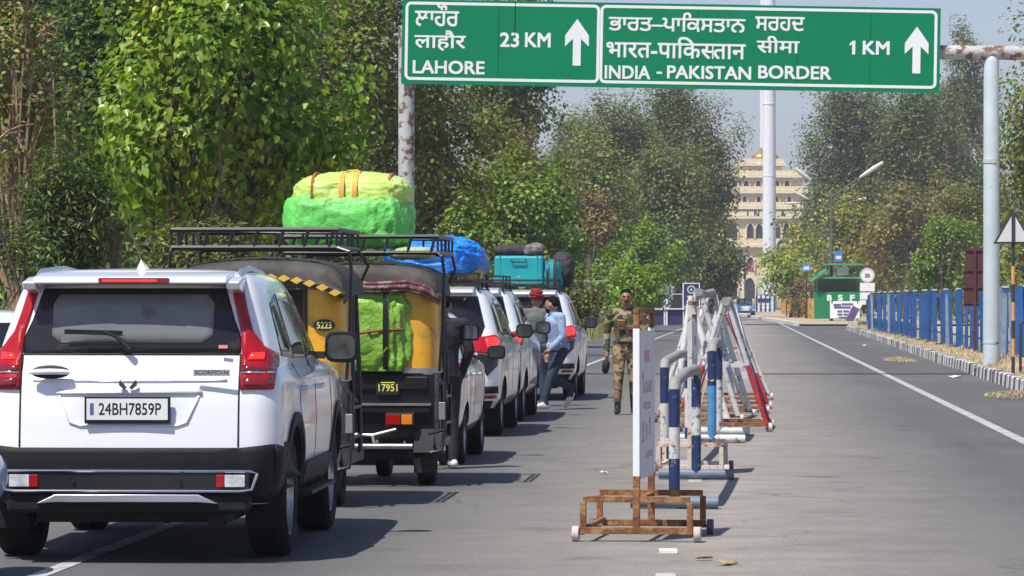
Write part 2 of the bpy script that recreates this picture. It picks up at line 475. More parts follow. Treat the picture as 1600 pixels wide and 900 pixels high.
def leaves_mesh(pos, size, cols, rg, shape='oval', upbias=0.5, droop=0.0, ctint=None, outward=None):
    n = len(pos)
    sz = size * rg.uniform(0.65, 1.3, n)
    nrm = rg.normal(size=(n, 3)); nrm /= np.linalg.norm(nrm, axis=1, keepdims=True)
    nrm[:, 2] = np.abs(nrm[:, 2]) * 0.6 + upbias
    if outward is not None: nrm += outward * 0.8
    nrm /= np.linalg.norm(nrm, axis=1, keepdims=True)
    ax = rg.normal(size=(n, 3)); ax[:, 2] -= droop * 2.2
    ax -= nrm * np.sum(ax * nrm, axis=1, keepdims=True)
    ax /= np.linalg.norm(ax, axis=1, keepdims=True) + 1e-9
    bx = np.cross(nrm, ax)
    if shape == 'heart':
        T = np.array([(0.0, 0, 0), (-0.06, 0.20, 0.03), (0.08, 0.39, 0.05), (0.34, 0.40, 0.04), (0.62, 0.24, 0.01), (1.08, 0, -0.10), (0.62, -0.24, 0.01), (0.34, -0.40, 0.04), (0.08, -0.39, 0.05), (-0.06, -0.20, 0.03)])
        faces = [(0, 1, 2, 3, 4, 5), (0, 5, 6, 7, 8, 9)]
    elif shape == 'narrow':
        T = np.array([(0, 0, 0), (0.5, 0.13, 0.02), (1.1, 0, -0.1), (0.5, -0.13, 0.02)]); faces = [(0, 1, 2, 3)]
    else:
        T = np.array([(0, 0, 0), (0.45, 0.33, 0.05), (1.0, 0, -0.05), (0.5, -0.33, 0.05)]); faces = [(0, 1, 2, 3)]
    k = len(T)
    V = pos[:, None, :] + (ax[:, None, :] * T[None, :, 0:1] + bx[:, None, :] * T[None, :, 1:2] + nrm[:, None, :] * T[None, :, 2:3]) * sz[:, None, None]
    fa = np.array(faces)[None] + (np.arange(n) * k)[:, None, None]
    fa = fa.reshape(-1, len(faces[0]))
    me = bpy.data.meshes.new('mesh')
    nv, nf, fl = n * k, len(fa), fa.shape[1]
    me.vertices.add(nv); me.loops.add(nf * fl); me.polygons.add(nf)
    me.vertices.foreach_set('co', V.reshape(-1).astype(np.float32))
    me.loops.foreach_set('vertex_index', fa.reshape(-1).astype(np.int32))
    me.polygons.foreach_set('loop_start', (np.arange(nf) * fl).astype(np.int32))
    me.update(calc_edges=True)
    cols = np.array(cols)
    w = rg.random((n, 1))
    ci = rg.integers(0, len(cols), n)
    cc = cols[ci] * (0.65 + 0.7 * w) * np.array([1.85, 1.75, 1.45])
    if ctint is not None: cc = cc * ctint
    full = np.ones((n, k, 4)); full[:, :, :3] = np.clip(cc, 0, 1)[:, None, :]
    ca = me.attributes.new('tint', 'FLOAT_COLOR', 'POINT')
    ca.data.foreach_set('color', full.reshape(-1).astype(np.float32))
    return me

def limb(mb, p0, p1, r0, r1, rg, sag=0.12, seg=5, n=6):
    p0 = np.array(p0, float); p1 = np.array(p1, float)
    L = np.linalg.norm(p1 - p0)
    pts = []
    w = rg.normal(size=3) * L * 0.05
    for i in range(seg + 1):
        t = i / seg
        p = p0 + (p1 - p0) * t
        p = p + w * math.sin(math.pi * t) + np.array([0, 0, 1]) * sag * L * math.sin(math.pi * t)
        pts.append(p)
    mb.tube(pts, [r0 + (r1 - r0) * i / seg for i in range(seg + 1)], n)
    return pts

def tree(name, label, x, d, cols, seed, box=None, px=None, group=None, leaf=None, shape='oval', dens=3.0, lobes=9, cl=60, trunk_r=None,
         droop=0.0, mat=None, bark=None, trunks=1, depth=1.0, clump=0.2, upbias=0.5, twigs=0, fill=0.5, branches=26, base=-0.03, category='tree'):
    """px = (left, top, right, bottom) of the crown in the photograph; d = how far down the road the trunk stands."""
    rg = np.random.default_rng(seed)
    s = F / d
    l, t, r_, b_ = px
    X = (x - 800) / s
    cx = ((l + r_) / 2 - x) / s; rx = (r_ - l) / 2 / s
    zt = CH + (HZ - t) / s; zb = max(0.1, CH + (HZ - b_) / s)
    cz = (zt + zb) / 2; rz = (zt - zb) / 2
    ry = rx * depth
    root = thing(name, label, category, (X, d, base), 0, group)
    # uneven outline: lobes spread over the crown
    L = []
    for i in range(lobes):
        u = rg.normal(size=3); u /= np.linalg.norm(u)
        q = rg.uniform(0.45, 0.72)
        lr = rg.uniform(0.34, 0.52)
        L.append((np.array([cx + u[0] * rx * q, u[1] * ry * q, cz + u[2] * rz * q]), np.array([rx, ry, rz]) * lr))
    L.append((np.array([cx, 0, cz]), np.array([rx, ry, rz]) * 0.7))
    # clumps in the lobes
    C = []; CR = []; LO = []
    for i in range(int(cl * 2.2)):
        c, rr = L[rg.integers(0, len(L))]
        u = rg.normal(size=3); u /= np.linalg.norm(u)
        q = rg.uniform(0.55, 1.0) if rg.random() > fill * 0.5 else rg.uniform(0, 1)
        C.append(c + u * rr * q); LO.append(c)
    C = np.array(C)
    keep = (C[:, 2] > max(zb * 0.6, 0.15))
    C = C[keep]
    leaf = (leaf or 7.0 / s) * (0.78 if d > 90 else 0.92)
    area = math.pi * rx * rz
    la = leaf * leaf * (0.16 if shape == 'narrow' else 0.42)
    n = int(min(42000, max(1500, 1.35 * dens * area / la)))
    crad = clump * math.sqrt(rx * rz)
    ci = rg.integers(0, len(C), n)
    g = np.clip(rg.normal(size=(n, 3)), -1.9, 1.9) * crad * 0.55
    if droop: g[:, 2] *= 1 + droop
    pos = C[ci] + g
    pos[:, 2] = np.maximum(pos[:, 2], 0.1)
    ct = rg.uniform(0.72, 1.28, (len(C), 1)) * (1 + rg.normal(size=(len(C), 3)) * np.array([0.09, 0.03, 0.06]))
    ow = pos - np.array([cx, 0, cz]); ow /= np.linalg.norm(ow, axis=1, keepdims=True) + 1e-6
    g2 = g / (np.linalg.norm(g, axis=1, keepdims=True) + 1e-6); ow = ow * 0.6 + g2 * 0.9
    me = leaves_mesh(pos, leaf, cols, rg, shape, upbias, droop, ct[ci], ow)
    link('crown', me, mat or LEAF, root)
    tm = MB()
    tr = trunk_r or max(0.09, 0.028 * zt)
    for k in range(trunks):
        ox, oy = (0, 0) if trunks == 1 else (rg.uniform(-1, 1) * 0.8, rg.uniform(-1, 1) * 0.8)
        top = np.array([cx * 0.7 + ox * 1.6, oy * 1.5, cz + rz * 0.35])
        pts = limb(tm, (ox * 0.6, oy * 0.6, -0.1), top, tr * (1 if trunks == 1 else 0.7), tr * 0.25, rg, 0.0, 7, 9)
        for j in range(branches // trunks):
            p = pts[rg.integers(2, 7)]
            q = C[rg.integers(0, len(C))]
            limb(tm, p, q, tr * 0.28, tr * 0.05, rg, 0.08, 4, 5)
    tm.build('trunk', bark or BARK, root)
    if twigs:
        tw = MB()
        for j in range(twigs):
            q = C[rg.integers(0, len(C))]
            u = rg.normal(size=3); u /= np.linalg.norm(u); u[2] = abs(u[2]) * 0.7 + 0.1
            e = q + u * rx * rg.uniform(0.25, 0.7)
            limb(tw, q - u * rx * 0.2, e, 0.022, 0.004, rg, 0.1, 4, 4)
        tw.build('twigs', TWIG, root)
    return root

PEEP = [(0.082, 0.150, 0.016), (0.115, 0.180, 0.022), (0.060, 0.118, 0.015), (0.085, 0.145, 0.02), (0.15, 0.185, 0.03)]
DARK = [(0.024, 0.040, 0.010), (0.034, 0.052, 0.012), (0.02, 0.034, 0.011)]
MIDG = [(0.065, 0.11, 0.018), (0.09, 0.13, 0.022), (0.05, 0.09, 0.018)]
OLIV = [(0.10, 0.105, 0.03), (0.13, 0.12, 0.035), (0.08, 0.09, 0.03)]
BRWN = [(0.115, 0.092, 0.038), (0.095, 0.088, 0.036), (0.135, 0.108, 0.05)]
GREY = [(0.068, 0.090, 0.030), (0.092, 0.112, 0.038), (0.054, 0.075, 0.026)]
YELG = [(0.16, 0.18, 0.025), (0.22, 0.21, 0.03), (0.11, 0.15, 0.022)]
BRGT = [(0.10, 0.17, 0.02), (0.13, 0.20, 0.025), (0.08, 0.14, 0.02)]

# left side, near to far
tree('twiggy_tree', 'twiggy half bare tree with brown branches at the left road edge', 20, 47, MIDG + OLIV + BRWN[:1], 1, px=(-130, -80, 130, 330), leaf=0.085, dens=1.5, twigs=130, cl=50, bark=TWIG, branches=60, clump=0.24, trunk_r=0.1)
tree('fine_leaved_shrub', 'dark feathery shrub beside the big white car roof', 60, 44, DARK + MIDG[:1], 2, px=(-60, 240, 190, 470), leaf=0.10, shape='narrow', dens=4.5, cl=60, droop=0.3, clump=0.2, trunks=3, category='shrub', trunk_r=0.05)
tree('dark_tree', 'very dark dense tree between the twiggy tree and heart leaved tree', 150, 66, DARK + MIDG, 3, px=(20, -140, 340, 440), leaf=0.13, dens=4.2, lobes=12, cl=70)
tree('heart_leaved_tree', 'tree with large bright heart shaped leaves above the loaded rickshaws', 300, 55, PEEP, 4, px=(110, -160, 560, 430), leaf=0.122, shape='heart', dens=3.8, lobes=14, cl=60, droop=0.9, upbias=0.35, clump=0.17, bark=BARK, branches=40, mat=leaf_mat('broad_leaf', 0.32, 0.35), trunks=2, trunk_r=0.14)
tree('fine_leaved_shrub', 'olive feathery shrub behind the black roof rack of the rickshaw', 340, 52, OLIV + DARK, 5, px=(225, 290, 430, 470), leaf=0.11, shape='narrow', dens=4.2, cl=50, droop=0.2, trunks=3, category='shrub', trunk_r=0.05)
tree('evergreen_tree', 'tall dense green tree behind the rusty sign post', 540, 108, MIDG + OLIV, 6, px=(380, -150, 730, 430), leaf=0.19, dens=4.2, lobes=13, cl=80)
tree('dark_tree', 'dark tree filling the gap behind the green cargo bundle', 490, 74, DARK + MIDG[:2], 7, px=(400, 100, 608, 480), leaf=0.14, dens=4.2, cl=60)
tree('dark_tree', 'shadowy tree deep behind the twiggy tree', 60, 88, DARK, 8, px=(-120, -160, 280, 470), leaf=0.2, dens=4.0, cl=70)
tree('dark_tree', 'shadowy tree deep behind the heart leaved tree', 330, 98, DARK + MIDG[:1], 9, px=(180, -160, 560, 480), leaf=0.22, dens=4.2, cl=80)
tree('evergreen_tree', 'yellowish green tree just right of the rusty sign post', 672, 112, MIDG + OLIV, 10, px=(610, 20, 770, 470), leaf=0.2, dens=3.8, cl=60)
tree('browning_tree', 'tree with brownish fading leaves behind the round green tree', 790, 165, BRWN + OLIV, 11, px=(690, 190, 880, 440), leaf=0.26, dens=3.4, cl=60)
tree('round_green_tree', 'full round tree with glossy mid green leaves behind the blue tarpaulin', 810, 128, MIDG + BRGT[:1], 12, px=(680, 222, 935, 500), leaf=0.22, dens=5.0, cl=110, clump=0.15, lobes=16)
tree('evergreen_tree', 'low leafy tree behind the first blue tarpaulin car', 690, 100, MIDG, 13, px=(640, 290, 770, 480), leaf=0.18, dens=3.6, cl=50)
tree('eucalyptus_tree', 'tall eucalyptus with dark bare trunk showing against the sky gap', 785, 190, GREY, 14, px=(640, -60, 880, 260), leaf=0.31, dens=1.15*4.0, droop=0.35, fill=0.9, lobes=8, clump=0.17, cl=49, trunk_r=0.36, branches=16)
tree('eucalyptus_tree', 'grey green eucalyptus behind the sign between its two panels', 950, 300, GREY, 15, px=(840, 110, 1045, 420), leaf=0.34, dens=1.15*4.5, droop=0.35, fill=0.9, lobes=10, clump=0.17, cl=63, branches=16)
tree('eucalyptus_tree', 'tallest grey green eucalyptus beside the flagpole sky gap', 1070, 330, GREY + OLIV[:1], 16, px=(970, 95, 1150, 440), leaf=0.34, dens=1.15*4.2, droop=0.35, fill=0.9, lobes=11, clump=0.17, cl=54, branches=16)
tree('evergreen_tree', 'broad pale green tree below the eucalyptus crowns', 930, 240, OLIV + MIDG, 17, px=(845, 170, 1015, 460), leaf=0.34, dens=4.6, cl=80, lobes=14)
tree('evergreen_tree', 'light green tree in front of the tallest eucalyptus', 1045, 290, OLIV + MIDG + GREY, 18, px=(955, 215, 1115, 470), leaf=0.4, dens=4.6, cl=70, lobes=13)
tree('browning_tree', 'small rusty brown tree beside the round green tree', 930, 215, BRWN, 19, px=(890, 262, 975, 400), leaf=0.3, dens=3.2, cl=40)
tree('browning_tree', 'grey brown sparse tree next to the cream gate building', 1120, 380, BRWN + GREY + GREY, 20, px=(1055, 230, 1145, 460), leaf=0.5, dens=3.0, cl=55)
tree('bright_small_tree', 'small bright green tree above the soldier', 985, 190, BRGT + MIDG, 21, px=(905, 325, 1072, 500), leaf=0.25, dens=4.6, cl=80, clump=0.15, lobes=14)
tree('bright_small_tree', 'low bright shrubby tree directly behind the soldier', 985, 150, BRGT, 22, px=(930, 405, 1040, 492), leaf=0.2, dens=3.4, cl=36)
tree('dark_green_tree', 'dark rounded tree over the blue emblem board', 1100, 300, DARK + MIDG[:2], 23, px=(1030, 320, 1166, 510), leaf=0.36, dens=5.0, cl=80, lobes=13)
tree('dark_green_tree', 'dark tree touching the cream gate building wall', 1128, 420, DARK + MIDG[:1], 24, px=(1085, 360, 1158, 490), leaf=0.45, dens=3.6, cl=40)
tree('scrubby_bush', 'scrubby bush behind the teal suitcase car', 890, 110, DARK + OLIV, 25, px=(840, 425, 950, 500), leaf=0.16, dens=3.4, cl=40, category='bush', trunks=3, trunk_r=0.05)
tree('scrubby_bush', 'scrubby bush on the verge below the round green tree', 780, 105, DARK + MIDG, 26, px=(690, 400, 860, 500), leaf=0.16, dens=3.6, cl=50, category='bush', trunks=3, trunk_r=0.05)
tree('dark_tree', 'dark background tree closing the view beneath the round green tree', 760, 230, DARK + MIDG[:1], 27, px=(620, 230, 930, 500), leaf=0.4, dens=4.0, cl=60)

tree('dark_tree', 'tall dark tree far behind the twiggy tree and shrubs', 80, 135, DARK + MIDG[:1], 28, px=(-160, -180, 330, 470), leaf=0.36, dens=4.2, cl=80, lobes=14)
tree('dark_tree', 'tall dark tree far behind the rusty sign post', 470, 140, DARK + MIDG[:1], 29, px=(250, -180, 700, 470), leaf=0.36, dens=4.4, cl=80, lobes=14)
# right side
tree('eucalyptus_tree', 'huge dark grey green eucalyptus right of the flagpole', 1330, 380, GREY + DARK[:1], 40, px=(1228, 95, 1450, 460), leaf=0.39, dens=1.15*5.2, droop=0.35, fill=0.9, lobes=12, clump=0.17, cl=72, branches=16)
tree('eucalyptus_tree', 'huge dark eucalyptus behind the painted gantry post', 1470, 350, GREY + DARK[:2], 41, px=(1365, 75, 1600, 480), leaf=0.39, dens=1.15*5.2, droop=0.35, fill=0.9, lobes=12, clump=0.17, cl=72, branches=16)
tree('eucalyptus_tree', 'distant eucalyptus top showing over the right end of the sign', 1505, 420, GREY, 42, px=(1455, 25, 1565, 300), leaf=0.39, dens=1.15*3.8, droop=0.35, fill=0.9, lobes=7, clump=0.17, cl=31)
tree('evergreen_tree', 'tall green tree at the right behind the gantry post top', 1625, 160, MIDG + OLIV, 43, px=(1535, -90, 1790, 430), leaf=0.28, dens=4.4, cl=80, lobes=12)
tree('yellowing_tree', 'yellow green open branched tree around the street lamps', 1320, 330, YELG + OLIV, 44, px=(1200, 262, 1395, 470), leaf=0.42, dens=2.6, cl=50, lobes=9, branches=60, clump=0.17, bark=BARK)
tree('bright_small_tree', 'bright lime green bushy tree before the cream gate building', 1235, 318, YELG + BRGT, 45, px=(1175, 360, 1312, 482), leaf=0.36, dens=3.4, cl=60)
tree('browning_tree', 'broad tree with brown drying leaves behind the guard post', 1415, 290, BRWN + OLIV, 46, px=(1330, 265, 1500, 480), leaf=0.4, dens=3.4, cl=70)
tree('browning_tree', 'brown and green tree behind the dark red sign back', 1500, 240, BRWN + OLIV + MIDG, 47, px=(1440, 250, 1580, 470), leaf=0.34, dens=3.4, cl=60)
tree('bright_small_tree', 'bright green small tree behind the blue fence', 1480, 215, BRGT + MIDG, 48, px=(1420, 320, 1545, 478), leaf=0.28, dens=3.2, cl=50)
tree('yellowing_tree', 'yellow green leafy tree behind the triangular sign', 1590, 140, YELG + MIDG, 49, px=(1545, 300, 1700, 520), leaf=0.2, dens=3.0, cl=50)
tree('scrubby_bush', 'dry reddish bush between the blue fence and guard post trees', 1253, 305, BRWN, 50, px=(1225, 430, 1282, 500), leaf=0.28, dens=3.0, cl=26, category='bush', trunks=3, trunk_r=0.05)
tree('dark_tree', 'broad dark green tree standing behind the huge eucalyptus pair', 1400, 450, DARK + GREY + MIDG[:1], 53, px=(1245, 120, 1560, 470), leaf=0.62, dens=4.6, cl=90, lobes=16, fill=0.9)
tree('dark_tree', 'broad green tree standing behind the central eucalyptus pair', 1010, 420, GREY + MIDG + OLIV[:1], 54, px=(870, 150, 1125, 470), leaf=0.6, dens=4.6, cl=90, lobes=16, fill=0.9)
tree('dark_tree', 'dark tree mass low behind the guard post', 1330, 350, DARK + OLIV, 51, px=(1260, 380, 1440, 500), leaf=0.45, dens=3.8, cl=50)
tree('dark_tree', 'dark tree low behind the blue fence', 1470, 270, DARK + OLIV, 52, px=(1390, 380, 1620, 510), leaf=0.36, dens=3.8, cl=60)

def undergrowth(label, fn, n_clump, per, size, cols, seed, rad=0.8):
    rg = np.random.default_rng(seed)
    C = np.array([fn(rg) for _ in range(n_clump)])
    ci = np.repeat(np.arange(n_clump), per)
    sc = 0.6 + 0.8 * rg.random((n_clump, 1))
    pos = C[ci] + rg.normal(size=(len(ci), 3)) * np.array([rad, rad, rad * 0.8]) * sc[ci]
    pos[:, 2] = np.maximum(pos[:, 2], 0.03)
    ct = rg.uniform(0.65, 1.3, (n_clump, 1)) * (1 + rg.normal(size=(n_clump, 3)) * np.array([0.12, 0.04, 0.08]))
    me = leaves_mesh(pos, size, cols, rg, 'oval', 0.5, 0.2, ct[ci])
    o = link('undergrowth', me, LEAF)
    return tag(o, label, 'undergrowth', kind='stuff')
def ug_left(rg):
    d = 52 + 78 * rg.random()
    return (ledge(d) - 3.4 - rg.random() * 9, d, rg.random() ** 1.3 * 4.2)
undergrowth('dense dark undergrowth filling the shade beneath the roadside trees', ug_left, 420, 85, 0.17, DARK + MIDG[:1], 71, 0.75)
def ug_left2(rg):
    d = 125 + 200 * rg.random()
    return (ledge(d) - 4.0 - rg.random() * 14, d, rg.random() ** 1.2 * 5.0)
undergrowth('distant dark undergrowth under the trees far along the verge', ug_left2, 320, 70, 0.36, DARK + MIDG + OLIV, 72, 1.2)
def ug_right(rg):
    d = 95 + 260 * rg.random()
    return (kerb_x(d) + 7.5 + rg.random() * 24, d, VZ + rg.random() ** 1.2 * 5.0)
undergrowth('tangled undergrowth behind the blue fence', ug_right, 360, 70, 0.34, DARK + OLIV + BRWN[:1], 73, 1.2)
def ug_far(rg):
    return (rg.uniform(-260, 330), rg.uniform(560, 640) if rg.random() < 0.5 else rg.uniform(460, 620), rg.random() ** 1.1 * 12)
def ug_far2(rg):
    while True:
        p = ug_far(rg)
        if not (14 < p[0] - 0.06 * p[1] * 0 < 48): return p
undergrowth('far off wood on both sides closing the horizon', ug_far2, 900, 60, 1.1, DARK + GREY + OLIV, 74, 3.2)
# ================================================================ cars
WHITE = M('white_paint', (0.80, 0.81, 0.83), 0.32, var=0.015, scale=1.5, coat=1.0, col2=(0.70, 0.68, 0.64), wscale=2.2, thr=0.66, soft=0.12)
SILV = M('silver_paint', (0.62, 0.64, 0.67), 0.3, metal=0.25, var=0.03, scale=1.5, coat=1.0)
CLAD = M('black_cladding', (0.014, 0.0145, 0.016), 0.6, var=0.2, scale=5, bump=0.15, bscale=120, spec=0.2)
GLASS = M('tinted_glass', (0.012, 0.014, 0.015), 0.03, var=0.1, coat=0.0, spec=0.6)
FRIT = M('glass_border', (0.014, 0.014, 0.015), 0.12, var=0.1, spec=0.5, col2=(0.06, 0.055, 0.05), wscale=5, thr=0.66, soft=0.1)
GLASS_MID = M('grey_sheen_glass', (0.14, 0.148, 0.15), 0.06, var=0.3, scale=2, spec=0.7)  # grey of the reflected surroundings is put into the glass colour
RED = M('lamp_red', (0.36, 0.004, 0.008), 0.22, var=0.15, scale=8, coat=0.25)
RED_D = M('lamp_dark_red', (0.17, 0.008, 0.012), 0.15, var=0.2, scale=8, coat=0.6)
RED_LIT = M('lamp_lit', (0.6, 0.01, 0.01), 0.2, emit=(1.0, 0.04, 0.03), estr=1.1)
CHROME = M('chrome', (0.75, 0.76, 0.78), 0.14, metal=1.0, var=0.05)
SATIN = M('satin_silver', (0.55, 0.56, 0.58), 0.35, metal=0.8, var=0.06)
RUBBER = M('tyre_rubber', (0.012, 0.012, 0.012), 0.85, var=0.25, scale=4, bump=0.3, bscale=60, col2=(0.05, 0.045, 0.036), wscale=3, thr=0.60, soft=0.12, spec=0.2)
ALLOY = M('alloy', (0.42, 0.43, 0.45), 0.3, metal=0.85, var=0.1)
DARKM = M('dark_metal', (0.009, 0.009, 0.01), 0.6, var=0.25, scale=6)
UNDER = M('underbody', (0.007, 0.007, 0.007), 0.8, var=0.3, scale=5)
SEAM = M('panel_gap', (0.02, 0.02, 0.022), 0.8)
PLATE = M('plate_white', (0.74, 0.75, 0.72), 0.45, var=0.04)
INK = M('black_ink', (0.012, 0.012, 0.014), 0.5)
CLEAR = M('clear_lamp', (0.55, 0.55, 0.56), 0.12, var=0.3, scale=20, coat=0.5)

def mono(ts, ys, tq):
    """monotone cubic through the control levels"""
    ts = np.array(ts, float); ys = np.array(ys, float)
    h = np.diff(ts); dl = np.diff(ys) / h
    m = np.zeros(len(ys))
    for i in range(1, len(ys) - 1):
        if dl[i - 1] * dl[i] > 0:
            w1 = 2 * h[i] + h[i - 1]; w2 = h[i] + 2 * h[i - 1]
            m[i] = (w1 + w2) / (w1 / dl[i - 1] + w2 / dl[i])
    m[0] = dl[0]; m[-1] = dl[-1]
    k = np.clip(np.searchsorted(ts, tq, 'right') - 1, 0, len(h) - 1)
    t = (tq - ts[k]) / h[k]
    return ((1 + 2 * t) * (1 - t) ** 2 * ys[k] + t * (1 - t) ** 2 * h[k] * m[k] + t * t * (3 - 2 * t) * ys[k + 1] + t * t * (t - 1) * h[k] * m[k + 1])

def car_body(levels, per=5, bow_r=0.06, bow_f=0.18, taper=0.05, arches=(), name='body', mat=None, parent=None):
    """levels: (z, rear y, front y, half width, corner radius) from sill to roof; each is a rounded plan outline."""
    ts = np.arange(len(levels)); tq = np.linspace(0, len(levels) - 1, (len(levels) - 1) * per + 1)
    A = np.array(levels, float)
    I = np.stack([mono(ts, A[:, k], tq) for k in range(A.shape[1])], 1)
    nr, nc, ns = 14, 7, 40
    rows = []
    for z, yr, yf, w, rc in I:
        rc = min(rc, w * 0.9, (yf - yr) * 0.45)
        pts = []
        for i in range(nr): pts.append((-(w - rc) + 2 * (w - rc) * i / nr, yr))
        for i in range(nc):
            a = -math.pi / 2 + (math.pi / 2) * i / nc
            pts.append((w - rc + rc * math.cos(a), yr + rc + rc * math.sin(a)))
        for i in range(ns): pts.append((w, yr + rc + (yf - yr - 2 * rc) * i / ns))
        for i in range(nc):
            a = (math.pi / 2) * i / nc
            pts.append((w - rc + rc * math.cos(a), yf - rc + rc * math.sin(a)))
        for i in range(nr): pts.append(((w - rc) - 2 * (w - rc) * i / nr, yf))
        for i in range(nc):
            a = math.pi / 2 + (math.pi / 2) * i / nc
            pts.append((-(w - rc) + rc * math.cos(a), yf - rc + rc * math.sin(a)))
        for i in range(ns): pts.append((-w, yf - rc - (yf - yr - 2 * rc) * i / ns))
        for i in range(nc):
            a = math.pi + (math.pi / 2) * i / nc
            pts.append((-(w - rc) + rc * math.cos(a), yr + rc + rc * math.sin(a)))
        row = []
        ym = (yr + yf) / 2; hl = (yf - yr) / 2
        for x, y in pts:
            t = (y - ym) / hl
            x2 = x * (1 - taper * abs(t) ** 3)
            wgt = (x / max(w, 1e-3)) ** 2
            if y < ym: y = y + bow_r * wgt * max(0, -t) ** 2
            else: y = y - bow_f * wgt * max(0, t) ** 2
            row.append((x2, y, z))
        rows.append(row)
    n = len(rows[0]); mb = MB()
    V = [p for r in rows for p in r]
    FC = [tuple(range(n - 1, -1, -1)), tuple((len(rows) - 1) * n + k for k in range(n))]
    for j in range(len(rows) - 1):
        for k in range(n):
            k2 = (k + 1) % n
            FC.append((j * n + k, j * n + k2, (j + 1) * n + k2, (j + 1) * n + k))
    mb.add(V, FC)
    me = mb.mesh(False)
    me.materials.append(mat or WHITE); me.materials.append(UNDER)
    o = bpy.data.objects.new(name, me); COL.objects.link(o)
    cut = []
    for (ay, az, ar) in arches:
        for sx in (-1, 1):
            cm = MB().lathe([(ar, 0.0), (ar, 0.5)], 'x', 28, (0.66 if sx > 0 else -1.16, ay, az)).mesh(False)
            cm.materials.append(UNDER)
            c = bpy.data.objects.new('cutter', cm); COL.objects.link(c); cut.append(c)
            md = o.modifiers.new('arch', 'BOOLEAN'); md.object = c; md.operation = 'DIFFERENCE'; md.solver = 'EXACT'; md.material_mode = 'TRANSFER'
    dg = bpy.context.evaluated_depsgraph_get()
    me2 = bpy.data.meshes.new_from_object(o.evaluated_get(dg))
    o.modifiers.clear(); o.data = me2
    for c in cut:
        bpy.data.objects.remove(c)
    me2.polygons.foreach_set('use_smooth', [True] * len(me2.polygons))
    me2.set_sharp_from_angle(angle=R(32))
    bm = bmesh.new(); bm.from_mesh(me); bvh = BVHTree.FromBMesh(bm); bm.free()
    if parent is not None: o.parent = parent
    return o, bvh

def patch(name, poly, view, bvh, mat, parent, off=0.004, res=0.07, thick=0.012):
    """A panel with this outline laid over the body, following its curve."""
    bm = bmesh.new()
    vs = [bm.verts.new((a, b, 0)) for a, b in poly]
    bm.faces.new(vs)
    bmesh.ops.triangulate(bm, faces=bm.faces[:])
    for ax in (0, 1):
        lo = min(p[ax] for p in poly); hi = max(p[ax] for p in poly)
        k = int((hi - lo) / res)
        for i in range(1, k + 1):
            c = lo + (hi - lo) * i / (k + 1)
            bmesh.ops.bisect_plane(bm, geom=bm.verts[:] + bm.edges[:] + bm.faces[:], plane_co=(c, 0, 0) if ax == 0 else (0, c, 0), plane_no=(1, 0, 0) if ax == 0 else (0, 1, 0))
    D = {'rear': Vector((0, 1, 0)), 'right': Vector((-1, 0, 0)), 'left': Vector((1, 0, 0)), 'front': Vector((0, -1, 0)), 'top': Vector((0, 0, -1))}[view]
    for v in bm.verts:
        a, b = v.co.x, v.co.y
        if view in ('rear', 'front'): p = Vector((a, 0, b))
        elif view == 'top': p = Vector((a, b, 0))
        else: p = Vector((0, a, b))
        h = bvh.ray_cast(p - D * 8, D, 16)
        if h[0] is None:
            h = bvh.find_nearest(p - D * 1.0 if view in ('right', 'left') else p)
        nn = h[1].normalized()
        if nn.dot(D) > 0: nn = -nn
        v.co = h[0] + nn * off
    bmesh.ops.recalc_face_normals(bm, faces=bm.faces)
    for f in bm.faces:
        if f.normal.dot(D) > 0: f.normal_flip()
    me = bpy.data.meshes.new('mesh'); bm.to_mesh(me); bm.free()
    me.polygons.foreach_set('use_smooth', [True] * len(me.polygons))
    o = link(name, me, mat, parent)
    md = o.modifiers.new('thick', 'SOLIDIFY'); md.thickness = thick + off; md.offset = -1
    return o

def line_patch(name, pts, w, view, bvh, mat, parent, off=0.003, closed=False, res=0.09):
    """thin line over the body through these points"""
    P = [Vector(p) for p in pts]; n = len(P)
    Lp, Rp = [], []
    for i in range(n):
        a = P[i - 1] if (i > 0 or closed) else P[i]; b = P[(i + 1) % n] if (i < n - 1 or closed) else P[i]
        t = (b - a).normalized(); q = Vector((-t.y, t.x)) * w / 2
        Lp.append(P[i] + q); Rp.append(P[i] - q)
    poly = [tuple(p) for p in Lp] + [tuple(p) for p in reversed(Rp)]
    return patch(name, poly, view, bvh, mat, parent, off, res, 0.004)

